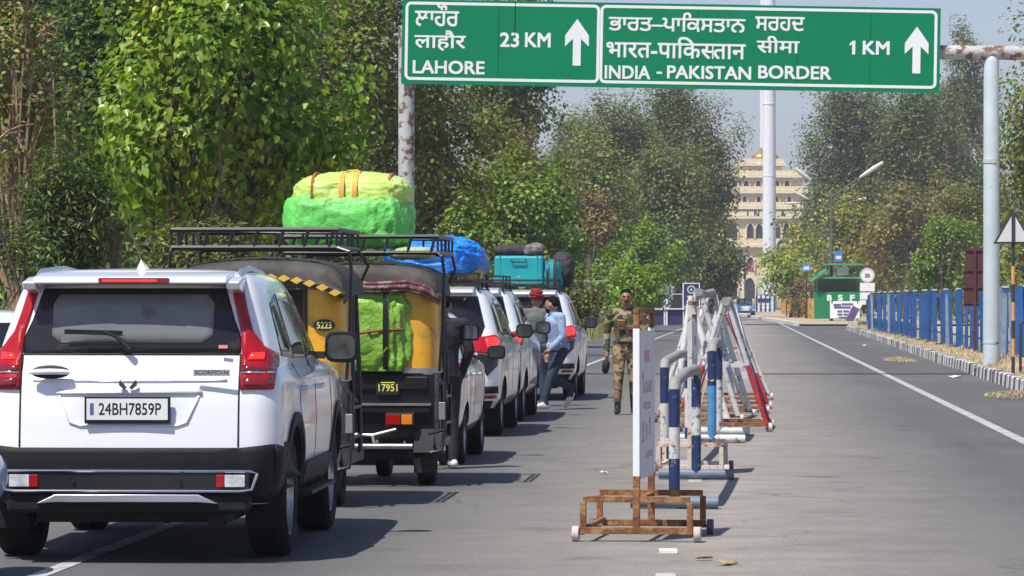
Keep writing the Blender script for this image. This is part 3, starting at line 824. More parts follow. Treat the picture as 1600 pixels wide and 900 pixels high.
def wheel(parent, x, y, r, w, side, spokes=5, rimr=0.66, rim=None):
    t = bpy.data.objects.new('wheel', None); COL.objects.link(t); t.parent = parent; t.location = (x, y, r)
    hw = w / 2
    prof = [(r * rimr, -hw * 0.9), (r * 0.90, -hw), (r * 0.985, -hw * 0.8), (r, -hw * 0.5), (r, -hw * 0.28), (r * 0.975, -hw * 0.25), (r * 0.975, -hw * 0.15), (r, -hw * 0.12), (r, hw * 0.12),
            (r * 0.975, hw * 0.15), (r * 0.975, hw * 0.25), (r, hw * 0.28), (r, hw * 0.5), (r * 0.985, hw * 0.8), (r * 0.90, hw), (r * rimr, hw * 0.9)]
    MB().lathe(prof, 'x', 36, closed=True).build('tyre', RUBBER, t)
    rm = MB(); s = side
    rm.lathe([(r * rimr * 1.01, -s * hw * 0.5), (r * rimr * 1.01, s * hw * 0.86), (r * rimr * 0.93, s * hw * 0.86), (r * rimr * 0.88, s * hw * 0.3), (r * rimr * 0.86, -s * hw * 0.5)], 'x', 30, closed=True)
    rm.lathe([(r * 0.13, s * hw * 0.2), (r * 0.13, s * hw * 0.74), (r * 0.08, s * hw * 0.8)], 'x', 14)
    for k in range(spokes):
        for da in (-0.13, 0.13):
            a = 2 * math.pi * k / spokes + 0.3
            rm.bar((s * hw * 0.66, math.cos(a + da * 0.5) * r * 0.08, math.sin(a + da * 0.5) * r * 0.08), (s * hw * 0.62, math.cos(a + da) * r * rimr * 0.93, math.sin(a + da) * r * rimr * 0.93), r * 0.075, r * 0.07, up=(1, 0, 0))
    rm.build('rim', rim or ALLOY, t)
    MB().lathe([(r * rimr * 0.84, s * hw * 0.0), (r * rimr * 0.84, s * hw * 0.12)], 'x', 22).build('brake_disc', DARKM, t)
    return t

def mirror(parent, x, y, z, side, mat, w=0.24, h=0.19):
    m = MB(); s = side
    m.prism([(y - 0.02, z - 0.02), (y + 0.06, z - 0.02), (y + 0.05, z + 0.03), (y - 0.01, z + 0.03)], 'x', x - s * 0.02, x + s * 0.10)
    stalk = m.build('mirror', CLAD, parent)
    hs = MB()
    k = []
    for yy, f in ((-0.02, 0.9), (0.0, 1.0), (0.06, 0.96), (0.12, 0.72), (0.145, 0.4)):
        k.append((yy, f))
    n = 16; V = []; FC = []
    for yy, f in k:
        for i in range(n):
            a = 2 * math.pi * i / n
            ca, sa = math.cos(a), math.sin(a)
            px = math.copysign(abs(ca) ** 0.55, ca) * w / 2 * f; pz = math.copysign(abs(sa) ** 0.55, sa) * h / 2 * f
            V.append((x + s * (0.10 + w / 2) + px, y + yy, z + 0.06 + pz))
    for j in range(len(k) - 1):
        for i in range(n):
            i2 = (i + 1) % n; FC.append((j * n + i, j * n + i2, (j + 1) * n + i2, (j + 1) * n + i))
    FC.append(tuple(range(n))); FC.append(tuple((len(k) - 1) * n + i for i in range(n)))
    hs.add(V, FC); hs.build('mirror_shell', CLAD, stalk)
    g = MB(); pl = []
    for i in range(n):
        a = 2 * math.pi * i / n; ca, sa = math.cos(a), math.sin(a)
        pl.append((x + s * (0.10 + w / 2) + math.copysign(abs(ca) ** 0.55, ca) * w * 0.40, z + 0.06 + math.copysign(abs(sa) ** 0.55, sa) * h * 0.39))
    g.prism(pl, 'y', y - 0.024, y - 0.015)
    g.build('mirror_glass', M('mirror_glass', (0.10, 0.11, 0.115), 0.05, metal=0.6, var=0.02), stalk)
    return stalk

def mx(poly): return [(-a, b) for a, b in reversed(poly)]

def finish_car(root, bvh, sp):
    for (ay, az, ar) in sp['arches']:
        for sd in (-1, 1):
            wheel(root, sd * sp['track'], ay, sp['wr'], sp.get('ww', 0.22), sd, sp.get('spokes', 5))
            if sp.get('arch_trim'):
                arc = [(ay + math.cos(a) * (ar + 0.045), az + math.sin(a) * (ar + 0.045)) for a in np.linspace(-0.35, math.pi + 0.35, 17)]
                line_patch('arch_trim', arc, 0.075, 'right' if sd > 0 else 'left', bvh, CLAD, root, 0.012, res=0.3)
    for nm, poly in sp['side_windows']:
        for v in ('right', 'left'):
            patch('side_window', poly, v, bvh, GLASS, root, 0.003)
    for pts in sp.get('seams', []):
        for v in ('right', 'left'):
            line_patch('door_gap', pts, 0.012, v, bvh, SEAM, root, 0.002)
    patch('windscreen', sp['windscreen'], 'front', bvh, GLASS, root, 0.003)
    for (y, z) in sp['handles']:
        for sd in (-1, 1):
            h = bvh.ray_cast(Vector((sd * 5, y, z)), Vector((-sd, 0, 0)), 10)[0]
            mb = MB(); mb.tube([(h.x - sd * 0.005, y - 0.09, z), (h.x + sd * 0.03, y - 0.07, z), (h.x + sd * 0.034, y, z + 0.004), (h.x + sd * 0.03, y + 0.07, z), (h.x - sd * 0.005, y + 0.09, z)], 0.014, 8)
            mb.build('door_handle', sp.get('handle_mat', CHROME), root)
    for sd in (-1, 1):
        x, y, z = sp['mirror']
        mirror(root, sd * x, y, z, sd, sp.get('mirror_mat', WHITE), *sp.get('mirror_size', (0.24, 0.19)))
    ub = MB(); L = sp['len']; w = sp['track'] - 0.2
    ub.box((0, L / 2, sp['wr'] * 0.95), (2 * w, L - 0.5, 0.24))
    for (ay, az, ar) in sp['arches']:
        ub.tube([(-sp['track'], ay, sp['wr']), (sp['track'], ay, sp['wr'])], 0.045, 8)
    ub.build('underbody', UNDER, root)

def place(root, c, back, heading=RA):
    """c: ground point under the middle of the rear bumper"""
    root.location = c; root.rotation_euler = (0, 0, -heading)

# ---- the big white SUV -------------------------------------------------------
SUV = thing('suv', 'big white SUV with tall red tail lamps and black lower cladding at the queue end', 'car')
lv_ = [(0.36, 0.16, 4.42, 0.86, 0.16), (0.46, 0.06, 4.60, 0.925, 0.16), (0.62, 0.015, 4.66, 0.955, 0.17), (0.82, 0.03, 4.66, 0.965, 0.17), (1.0, 0.05, 4.63, 0.96, 0.16), (1.10, 0.075, 4.52, 0.955, 0.16),
       (1.17, 0.10, 4.2, 0.93, 0.16), (1.21, 0.12, 3.45, 0.905, 0.17), (1.30, 0.155, 3.22, 0.885, 0.18), (1.50, 0.235, 2.92, 0.825, 0.19), (1.68, 0.30, 2.66, 0.765, 0.2), (1.77, 0.34, 2.45, 0.70, 0.22), (1.81, 0.48, 2.15, 0.56, 0.25), (1.825, 0.9, 1.8, 0.25, 0.2)]
S_AR = [(0.88, 0.385, 0.45), (3.63, 0.385, 0.45)]
sb, sbv = car_body(lv_, arches=S_AR, parent=SUV, bow_r=0.07)
finish_car(SUV, sbv, dict(len=4.66, arches=S_AR, track=0.80, wr=0.385, ww=0.25, arch_trim=True, spokes=6,
    side_windows=[('q', [(0.66, 1.27), (0.80, 1.60), (1.12, 1.655), (1.16, 1.25)]), ('r', [(1.22, 1.25), (1.18, 1.66), (1.92, 1.675), (1.98, 1.24)]), ('f', [(2.04, 1.24), (1.98, 1.675), (2.42, 1.64), (3.0, 1.25)])],
    seams=[[(1.10, 1.22), (1.12, 0.95), (1.30, 0.72), (1.36, 0.5)], [(2.02, 1.66), (2.02, 0.48)], [(3.02, 1.2), (3.12, 0.9), (3.1, 0.48)]],
    windscreen=[(-0.72, 1.28), (0.72, 1.28), (0.60, 1.64), (-0.60, 1.64)], handles=[(1.30, 1.06), (2.22, 1.05)], mirror=(0.84, 2.86, 1.24), mirror_size=(0.235, 0.215)))
# rear: glass with black border, lamps, tailgate, cladding
gl = [(-0.57, 1.695), (0.57, 1.695), (0.63, 1.50), (0.672, 1.40), (0.678, 1.295), (-0.678, 1.295), (-0.672, 1.40), (-0.63, 1.50)]
rw = patch('rear_window', gl, 'rear', sbv, FRIT, SUV, 0.004)
patch('heated_glass', [(-0.46, 1.655), (0.46, 1.655), (0.50, 1.60), (0.50, 1.40), (0.44, 1.355), (-0.44, 1.355), (-0.50, 1.40), (-0.50, 1.60)], 'rear', sbv, GLASS_MID, rw, 0.009)
MB().box((0.575, 0.135, 1.335), (0.055, 0.004, 0.022), Matrix.Rotation(R(-22), 3, 'X')).build('glass_sticker', M('sticker', (0.55, 0.12, 0.1), 0.5, var=0.5, scale=40), rw)
lamp = [(0.603, 1.70), (0.66, 1.70), (0.695, 1.55), (0.735, 1.42), (0.80, 1.33), (0.862, 1.29), (0.878, 1.20), (0.872, 1.07), (0.683, 1.07), (0.683, 1.30), (0.672, 1.42), (0.64, 1.54)]
for sd, pl in ((1, lamp), (-1, mx(lamp))):
    lp = patch('tail_lamp', pl, 'rear', sbv, RED, SUV, 0.022, 0.06)
    q1 = [(0.695, 1.275), (0.855, 1.265), (0.862, 1.225), (0.69, 1.225)]
    q2 = [(0.69, 1.21), (0.866, 1.21), (0.863, 1.175), (0.69, 1.175)]
    q3 = [(0.70, 1.135), (0.855, 1.135), (0.85, 1.085), (0.70, 1.085)]
    q4 = [(0.73, 1.285), (0.80, 1.29), (0.80, 1.25), (0.72, 1.25)]
    for q, mt, nm, of in ((q2, RED_D, 'lamp_band', 0.028), (q3, RED_D, 'lamp_band', 0.027), (q4, RED_LIT, 'lamp_light', 0.030)):
        patch(nm, q if sd > 0 else mx(q), 'rear', sbv, mt, lp, of, 0.05)
    line_patch('lamp_chrome', [(sd * 0.69, 1.168), (sd * 0.868, 1.168)] if sd > 0 else [(-0.868, 1.168), (-0.69, 1.168)], 0.012, 'rear', sbv, CHROME, lp, 0.029)
# tailgate gap
for sd in (-1, 1):
    line_patch('tailgate_gap', [(sd * 0.676, 1.29), (sd * 0.676, 0.72)], 0.011, 'rear', sbv, SEAM, SUV, 0.003)
line_patch('tailgate_gap', [(-0.67, 1.288), (0.67, 1.288)], 0.012, 'rear', sbv, SEAM, SUV, 0.003)
cl = [(-0.95, 0.715), (0.95, 0.715), (0.95, 0.36), (-0.95, 0.36)]
cd = patch('rear_cladding', [(-0.935, 0.74), (-0.69, 0.715), (0.69, 0.715), (0.935, 0.74), (0.93, 0.42), (0.82, 0.385), (-0.82, 0.385), (-0.93, 0.42)], 'rear', sbv, CLAD, SUV, 0.022)
for sd, v in ((1, 'right'), (-1, 'left')):
    patch('side_cladding', [(0.16, 0.735), (0.32, 0.70), (0.40, 0.52), (0.42, 0.40), (0.16, 0.38)], v, sbv, CLAD, SUV, 0.020)
    patch('sill_cladding', [(1.40, 0.58), (3.12, 0.58), (3.10, 0.385), (1.40, 0.385)], v, sbv, CLAD, SUV, 0.018)
    st = MB().prism([(sd * 0.90, 0.34), (sd * 1.0, 0.36), (sd * 1.0, 0.385), (sd * 0.90, 0.385)], 'y', 1.42, 3.05); st.build('side_step', DARKM, SUV, bevel=0.006)
# bumper garnish framed in chrome, reflectors
gr = MB()
gr.tube([(-0.76, -0.012, 0.575), (0.76, -0.012, 0.575), (0.80, 0.0, 0.56), (0.765, -0.002, 0.462), (0.70, -0.012, 0.452), (-0.70, -0.012, 0.452), (-0.765, -0.002, 0.462), (-0.80, 0.0, 0.56), (-0.76, -0.012, 0.575)], 0.010, 8)
gr.build('bumper_chrome', CHROME, SUV)
gb = MB().box((0, 0.0, 0.512), (1.5, 0.02, 0.105)); gb.build('bumper_garnish', M('gloss_black', (0.02, 0.02, 0.022), 0.18, var=0.1), SUV, bevel=0.006)
for sd in (-1, 1):
    rf = MB().box((sd * 0.665, -0.016, 0.515), (0.125, 0.012, 0.075)); rf.build('reverse_lamp', CLEAR, SUV, bevel=0.004)
    MB().box((sd * 0.575, -0.016, 0.515), (0.05, 0.012, 0.075)).build('reflector', RED, SUV, bevel=0.004)
    MB().lathe([(0.012, -0.024), (0.012, -0.01)], 'y', 10, (sd * 0.33, 0, 0.51)).build('parking_sensor', CLAD, SUV)
MB().prism([(-0.56, 0.375), (-0.44, 0.432), (0.44, 0.432), (0.56, 0.375), (0.44, 0.384), (-0.44, 0.384)], 'y', -0.035, 0.06).build('skid_plate', SATIN, SUV, bevel=0.006)
MB().box((0, 0.11, 0.375), (1.5, 0.2, 0.12)).build('lower_bumper', CLAD, SUV, bevel=0.03)
# plate, handle, badge, wiper
pm = MB().box((0, 0.012, 0.948), (0.53, 0.02, 0.168)); pf = pm.build('plate', INK, SUV, bevel=0.004)
MB().box((0, -0.001, 0.953), (0.50, 0.008, 0.13)).build('plate_face', PLATE, pf)
text_on('plate_text', '24BH7859P', 0.385, 0.075, (-0.175, -0.0055, 0.917), (1, 0, 0), (0, 0, 1), INK, pf, 0.012)
MB().box((-0.218, -0.006, 0.955), (0.022, 0.003, 0.07)).build('plate_mark', M('plate_blue', (0.1, 0.12, 0.3), 0.5), pf)
line_patch('recess_shade_ledge', [(-0.45, 1.055), (0.45, 1.055)], 0.022, 'rear', sbv, WHITE, SUV, 0.016)  # raised ledge added so its shadow makes the plate look recessed
for sd in (-1, 1):
    line_patch('tailgate_crease', [(sd * 0.44, 1.052), (sd * 0.36, 0.87), (sd * 0.30, 0.85), (0, 0.85)] if sd < 0 else [(0, 0.85), (0.30, 0.85), (0.36, 0.87), (0.44, 1.052)], 0.014, 'rear', sbv, WHITE, SUV, 0.009)
line_patch('tailgate_crease', [(-0.60, 1.13), (-0.2, 1.125), (0.2, 1.125), (0.60, 1.13)], 0.014, 'rear', sbv, WHITE, SUV, 0.008)
hd = MB().ell((-0.485, 0.062, 1.18), (0.125, 0.014, 0.043), 20, 10); h1 = hd.build('tailgate_handle_recess', DARKM, SUV)
MB().tube([(-0.61, 0.05, 1.178), (-0.56, 0.03, 1.182), (-0.485, 0.025, 1.184), (-0.41, 0.03, 1.182), (-0.365, 0.05, 1.178)], [0.014, 0.018, 0.019, 0.018, 0.014], 10).build('tailgate_handle', WHITE, SUV)
bd = MB()
for sd in (-1, 1):
    bd.prism([(sd * 0.008, 1.085), (sd * 0.05, 1.135), (sd * 0.056, 1.10), (sd * 0.022, 1.072)], 'y', 0.025, 0.05)
bd.build('emblem', M('dark_chrome', (0.10, 0.10, 0.11), 0.25, metal=0.8), SUV)
bt = MB().box((0.515, 0.042, 1.178), (0.225, 0.006, 0.042)); b_o = bt.build('name_badge', SATIN, SUV, bevel=0.002)
text_on('badge_text', 'SCORPIO-N', 0.205, 0.026, (0.412, 0.0385, 1.165), (1, 0, 0), (0, 0, 1), INK, b_o, 0.01)
wp = MB(); wp.tube([(0.005, 0.10, 1.315), (-0.04, 0.11, 1.36), (-0.09, 0.12, 1.40), (-0.16, 0.125, 1.425)], [0.022, 0.016, 0.012, 0.01], 8); wa = wp.build('rear_wiper', CLAD, SUV)
MB().bar((-0.41, 0.145, 1.428), (-0.05, 0.135, 1.418), 0.014, 0.03).build('wiper_blade', CLAD, wa)
# roof: spoiler with brake light, rails, fin
sp_ = MB()
sp_.prism([(0.10, 1.725), (0.115, 1.765), (0.35, 1.795), (0.62, 1.80), (0.62, 1.74), (0.32, 1.70)], 'x', -0.60, 0.60)
spo = sp_.build('roof_spoiler', WHITE, SUV, bevel=0.012)
for sd in (-1, 1):
    MB().prism([(0.15, 1.69), (0.13, 1.735), (0.34, 1.765), (0.62, 1.775), (0.62, 1.70), (0.40, 1.66)], 'x', min(sd * 0.59, sd * 0.675), max(sd * 0.59, sd * 0.675)).build('spoiler_end', WHITE, spo, bevel=0.012)
bl = MB().box((0.025, 0.108, 1.742), (0.44, 0.02, 0.036)).build('brake_light_housing', RED_D, SUV, bevel=0.006)
MB().box((0.0, 0.100, 1.742), (0.34, 0.012, 0.014)).build('brake_light', RED_LIT, bl)
for sd in (-1, 1):
    rr = MB(); rr.tube([(sd * 0.64, 0.50, 1.745), (sd * 0.63, 0.62, 1.80), (sd * 0.60, 1.3, 1.825), (sd * 0.60, 2.0, 1.80), (sd * 0.61, 2.25, 1.74)], [0.028, 0.022, 0.02, 0.02, 0.026], 8); rr.build('roof_rail', SATIN, SUV)
fn = MB(); fn.add([(-0.045, 0.62, 1.79), (0.045, 0.62, 1.79), (0.0, 0.60, 1.88), (0.0, 0.68, 1.87), (-0.03, 0.92, 1.795), (0.03, 0.92, 1.795), (0, 0.95, 1.80)], [(0, 1, 2), (1, 5, 3, 2), (0, 2, 3, 4), (3, 5, 6), (3, 6, 4), (0, 4, 6, 5, 1)])
fn.build('antenna_fin', WHITE, SUV, smooth=False)
for sd in (-1, 1):
    MB().box((sd * 0.80, 0.42, 0.33), (0.24, 0.02, 0.26)).build('mud_flap', RUBBER, SUV)
MB().box((0.52, 0.30, 0.29), (0.10, 0.12, 0.12)).build('tow_bracket', DARKM, SUV)
MB().lathe([(0.30, 0.0), (0.34, 0.05), (0.34, 0.17), (0.30, 0.2)], 'z', 20, (-0.15, 0.75, 0.30)).build('spare_wheel', RUBBER, SUV)
ex = MB(); ex.tube([(0.62, 0.35, 0.30), (0.62, 0.10, 0.29)], 0.035, 10); ex.build('exhaust', DARKM, SUV)
MB().tube([(-0.5, 0.88, 0.33), (-0.12, 0.9, 0.33), (0.12, 0.9, 0.30), (0.5, 0.88, 0.33)], [0.05, 0.06, 0.10, 0.05], 8).build('rear_axle', UNDER, SUV)
place(SUV, (-2.36, 23.55, 0.0), 0, R(2.7))

# ---- white people carriers with loads ---------------------------------------
def make_mpv(label, white=WHITE, lit=True, extra=None):
    t = thing('people_carrier', label, 'car')
    lv = [(0.34, 0.14, 4.5, 0.83, 0.16), (0.48, 0.03, 4.68, 0.905, 0.2), (0.66, 0.0, 4.73, 0.915, 0.22), (0.88, 0.03, 4.72, 0.92, 0.2), (1.02, 0.08, 4.6, 0.915, 0.2), (1.10, 0.12, 4.2, 0.90, 0.2), (1.15, 0.15, 3.75, 0.88, 0.2),
          (1.30, 0.22, 3.3, 0.835, 0.22), (1.50, 0.32, 2.95, 0.77, 0.24), (1.66, 0.40, 2.65, 0.70, 0.26), (1.74, 0.45, 2.4, 0.62, 0.28), (1.775, 0.62, 2.1, 0.48, 0.25), (1.785, 1.0, 1.7, 0.2, 0.18)]
    ar = [(0.86, 0.335, 0.385), (3.61, 0.335, 0.385)]
    b, bv = car_body(lv, arches=ar, parent=t, bow_r=0.10, mat=white)
    finish_car(t, bv, dict(len=4.7, arches=ar, track=0.765, wr=0.335, ww=0.215,
        side_windows=[('q', [(0.55, 1.22), (0.72, 1.55), (1.15, 1.60), (1.18, 1.18)]), ('r', [(1.24, 1.18), (1.2, 1.605), (2.02, 1.62), (2.08, 1.16)]), ('f', [(2.15, 1.16), (2.08, 1.62), (2.55, 1.57), (3.2, 1.16)])],
        seams=[[(1.2, 1.16), (1.22, 0.9), (1.34, 0.7), (1.36, 0.42)], [(2.12, 1.6), (2.12, 0.42)], [(3.22, 1.14), (3.25, 0.42)]],
        windscreen=[(-0.70, 1.22), (0.70, 1.22), (0.55, 1.60), (-0.55, 1.60)], handles=[(1.36, 1.0), (2.3, 0.99)], mirror=(0.80, 2.95, 1.17), mirror_mat=white, mirror_size=(0.21, 0.18)))
    patch('rear_window', [(-0.60, 1.66), (0.60, 1.66), (0.70, 1.30), (0.66, 1.18), (-0.66, 1.18), (-0.70, 1.30)], 'rear', bv, GLASS, t, 0.004)
    lam = [(0.30, 1.14), (0.42, 1.17), (0.70, 1.18), (0.80, 1.20), (0.868, 1.16), (0.872, 1.02), (0.80, 0.97), (0.62, 1.0), (0.45, 1.08)]
    tip = [(0.62, 0.985), (0.80, 0.955), (0.872, 1.0), (0.85, 0.84), (0.74, 0.72), (0.68, 0.84)]
    for sd in (1, -1):
        lp = patch('tail_lamp', lam if sd > 0 else mx(lam), 'rear', bv, RED, t, 0.02, 0.05)
        gl_ = [(0.70, 1.16), (0.80, 1.17), (0.85, 1.12), (0.84, 1.05), (0.74, 1.03)]
        patch('lamp_light', gl_ if sd > 0 else mx(gl_), 'rear', bv, RED_LIT, lp, 0.028, 0.05)
        patch('lamp_tip', tip if sd > 0 else mx(tip), 'rear', bv, GLASS, lp, 0.012, 0.05)
        rf = [(0.66, 0.50), (0.84, 0.50), (0.84, 0.46), (0.66, 0.46)]
        patch('reflector', rf if sd > 0 else mx(rf), 'rear', bv, RED_D, t, 0.012, 0.05)
        sl_ = [(0.60, 0.60), (0.86, 0.60), (0.86, 0.515), (0.60, 0.515)]
        patch('bumper_vent', sl_ if sd > 0 else mx(sl_), 'rear', bv, CLAD, t, 0.008, 0.05)
    patch('lower_bumper', [(-0.80, 0.43), (0.80, 0.43), (0.76, 0.35), (-0.76, 0.35)], 'rear', bv, CLAD, t, 0.012)
    line_patch('tailgate_gap', [(-0.72, 0.70), (0.72, 0.70)], 0.012, 'rear', bv, SEAM, t)
    MB().box((0, 0.005, 0.86), (0.52, 0.02, 0.14)).build('plate', PLATE, t, bevel=0.004)
    sp2 = MB().prism([(0.26, 1.70), (0.27, 1.735), (0.5, 1.77), (0.75, 1.78), (0.75, 1.73), (0.42, 1.68)], 'x', -0.56, 0.56); sp2.build('roof_spoiler', white, t, bevel=0.01)
    for sd in (-1, 1):
        MB().tube([(sd * 0.60, 0.6, 1.74), (sd * 0.59, 0.75, 1.80), (sd * 0.57, 1.4, 1.815), (sd * 0.58, 2.2, 1.78), (sd * 0.6, 2.35, 1.73)], 0.018, 8).build('roof_rail', DARKM, t)
    # luggage carrier
    ca = MB()
    for y in (0.75, 1.15, 1.55, 1.95): ca.bar((-0.60, y, 1.84), (0.60, y, 1.84), 0.03)
    for x in (-0.6, 0.6): ca.bar((x, 0.65, 1.84), (x, 2.05, 1.84), 0.035)
    for x in (-0.6, 0.6): ca.bar((x, 0.65, 1.93), (x, 2.05, 1.93), 0.025)
    for x in (-0.6, 0.6):
        for y in (0.66, 1.3, 2.04): ca.bar((x, y, 1.76), (x, y, 1.93), 0.02)
    ca.bar((-0.6, 0.65, 1.93), (0.6, 0.65, 1.93), 0.025)
    ca.build('luggage_carrier', DARKM, t)
    return t, bv
A, _ = make_mpv('white people carrier carrying a blue tarpaulin bundle on its roof')
place(A, (-1.04, 45.1, 0), 0, RA)
B = copy_tree(A); tag(B, 'white people carrier with an empty roof carrier ahead of the blue tarpaulin car')
place(B, (-0.76, 50.5, 0), 0, RA)
Dc = copy_tree(A); tag(Dc, 'silvery people carrier loaded with teal suitcase and bags')
place(Dc, (0.12, 61.2, 0), 0, RA)

# ---- small white hatchback ---------------------------------------------------
H = thing('hatchback', 'small white hatchback half hidden in front of the second rickshaw', 'car')
lvh = [(0.30, 0.12, 3.4, 0.72, 0.14), (0.42, 0.03, 3.58, 0.79, 0.16), (0.62, 0.0, 3.62, 0.81, 0.18), (0.84, 0.04, 3.6, 0.815, 0.18), (0.94, 0.08, 3.45, 0.81, 0.18), (0.99, 0.11, 3.0, 0.79, 0.18),
       (1.10, 0.17, 2.75, 0.75, 0.18), (1.28, 0.26, 2.45, 0.69, 0.2), (1.42, 0.34, 2.2, 0.63, 0.22), (1.49, 0.42, 2.0, 0.55, 0.24), (1.52, 0.6, 1.7, 0.38, 0.2), (1.53, 0.8, 1.4, 0.15, 0.12)]
arh = [(0.66, 0.285, 0.335), (3.02, 0.285, 0.335)]
hb, hbv = car_body(lvh, arches=arh, parent=H, bow_r=0.09)
finish_car(H, hbv, dict(len=3.6, arches=arh, track=0.69, wr=0.285, ww=0.18,
    side_windows=[('r', [(0.62, 1.06), (0.72, 1.36), (1.42, 1.40), (1.46, 1.02)]), ('f', [(1.53, 1.02), (1.5, 1.40), (1.95, 1.37), (2.5, 1.02)])],
    seams=[[(0.9, 1.02), (0.98, 0.7), (1.04, 0.36)], [(1.49, 1.38), (1.5, 0.36)], [(2.5, 1.0), (2.55, 0.36)]],
    windscreen=[(-0.6, 1.06), (0.6, 1.06), (0.5, 1.38), (-0.5, 1.38)], handles=[(1.06, 0.88), (1.78, 0.87)], mirror=(0.78, 2.28, 1.02), mirror_mat=CLAD, mirror_size=(0.19, 0.145), handle_mat=WHITE))
patch('rear_window', [(-0.55, 1.40), (0.55, 1.40), (0.62, 1.08), (-0.62, 1.08)], 'rear', hbv, GLASS, H)
lamh = [(0.62, 1.04), (0.70, 1.30), (0.76, 1.10), (0.80, 0.86), (0.70, 0.80), (0.64, 0.86)]
for sd in (1, -1):
    patch('tail_lamp', lamh if sd > 0 else mx(lamh), 'rear', hbv, RED, H, 0.015, 0.05)
MB().box((0, 0.0, 0.74), (0.5, 0.02, 0.12)).build('plate', PLATE, H)
place(H, (-1.28, 37.35, 0), 0, RA)

# another car parked on the shoulder, only its corner shows past the SUV
E_ = copy_tree(H); tag(E_, 'white hatchback parked on the dirt shoulder beyond the big SUV', 'car')
place(E_, (-5.32, 36.5, 0), 0, RA)
# ================================================================ auto rickshaws and their loads
YEL = M('rickshaw_yellow', (0.80, 0.40, 0.015), 0.45, var=0.1, scale=3, coat=0.3, col2=(0.42, 0.24, 0.06), wscale=4, thr=0.58, soft=0.08)
CANV = M('black_canvas', (0.036, 0.030, 0.024), 0.7, var=0.3, scale=3, bump=0.5, bscale=8, col2=(0.075, 0.068, 0.06), wscale=3, thr=0.58, soft=0.12)
BLK = M('black_enamel', (0.008, 0.008, 0.009), 0.4, var=0.3, scale=4, col2=(0.035, 0.028, 0.022), wscale=6, thr=0.62, soft=0.08)
STEEL = M('worn_steel', (0.38, 0.38, 0.38), 0.4, metal=0.7, var=0.2, scale=6, col2=(0.16, 0.10, 0.06), wscale=9, thr=0.62)
MAROON = M('maroon_cloth', (0.12, 0.03, 0.035), 0.85, var=0.4, scale=9, bump=0.5, bscale=18, col2=(0.26, 0.19, 0.17), wscale=14, thr=0.54)
TRIMY = M('trim_yellow', (0.62, 0.40, 0.05), 0.7, var=0.1)
ORANGE = M('lamp_orange', (0.75, 0.22, 0.02), 0.25, var=0.1)
PLY = M('plate_yellow', (0.75, 0.68, 0.12), 0.5, var=0.08)
SEATM = M('rexine_seat', (0.12, 0.02, 0.025), 0.5, var=0.2)
REARG = M('green_enamel', (0.03, 0.12, 0.07), 0.45, var=0.2)

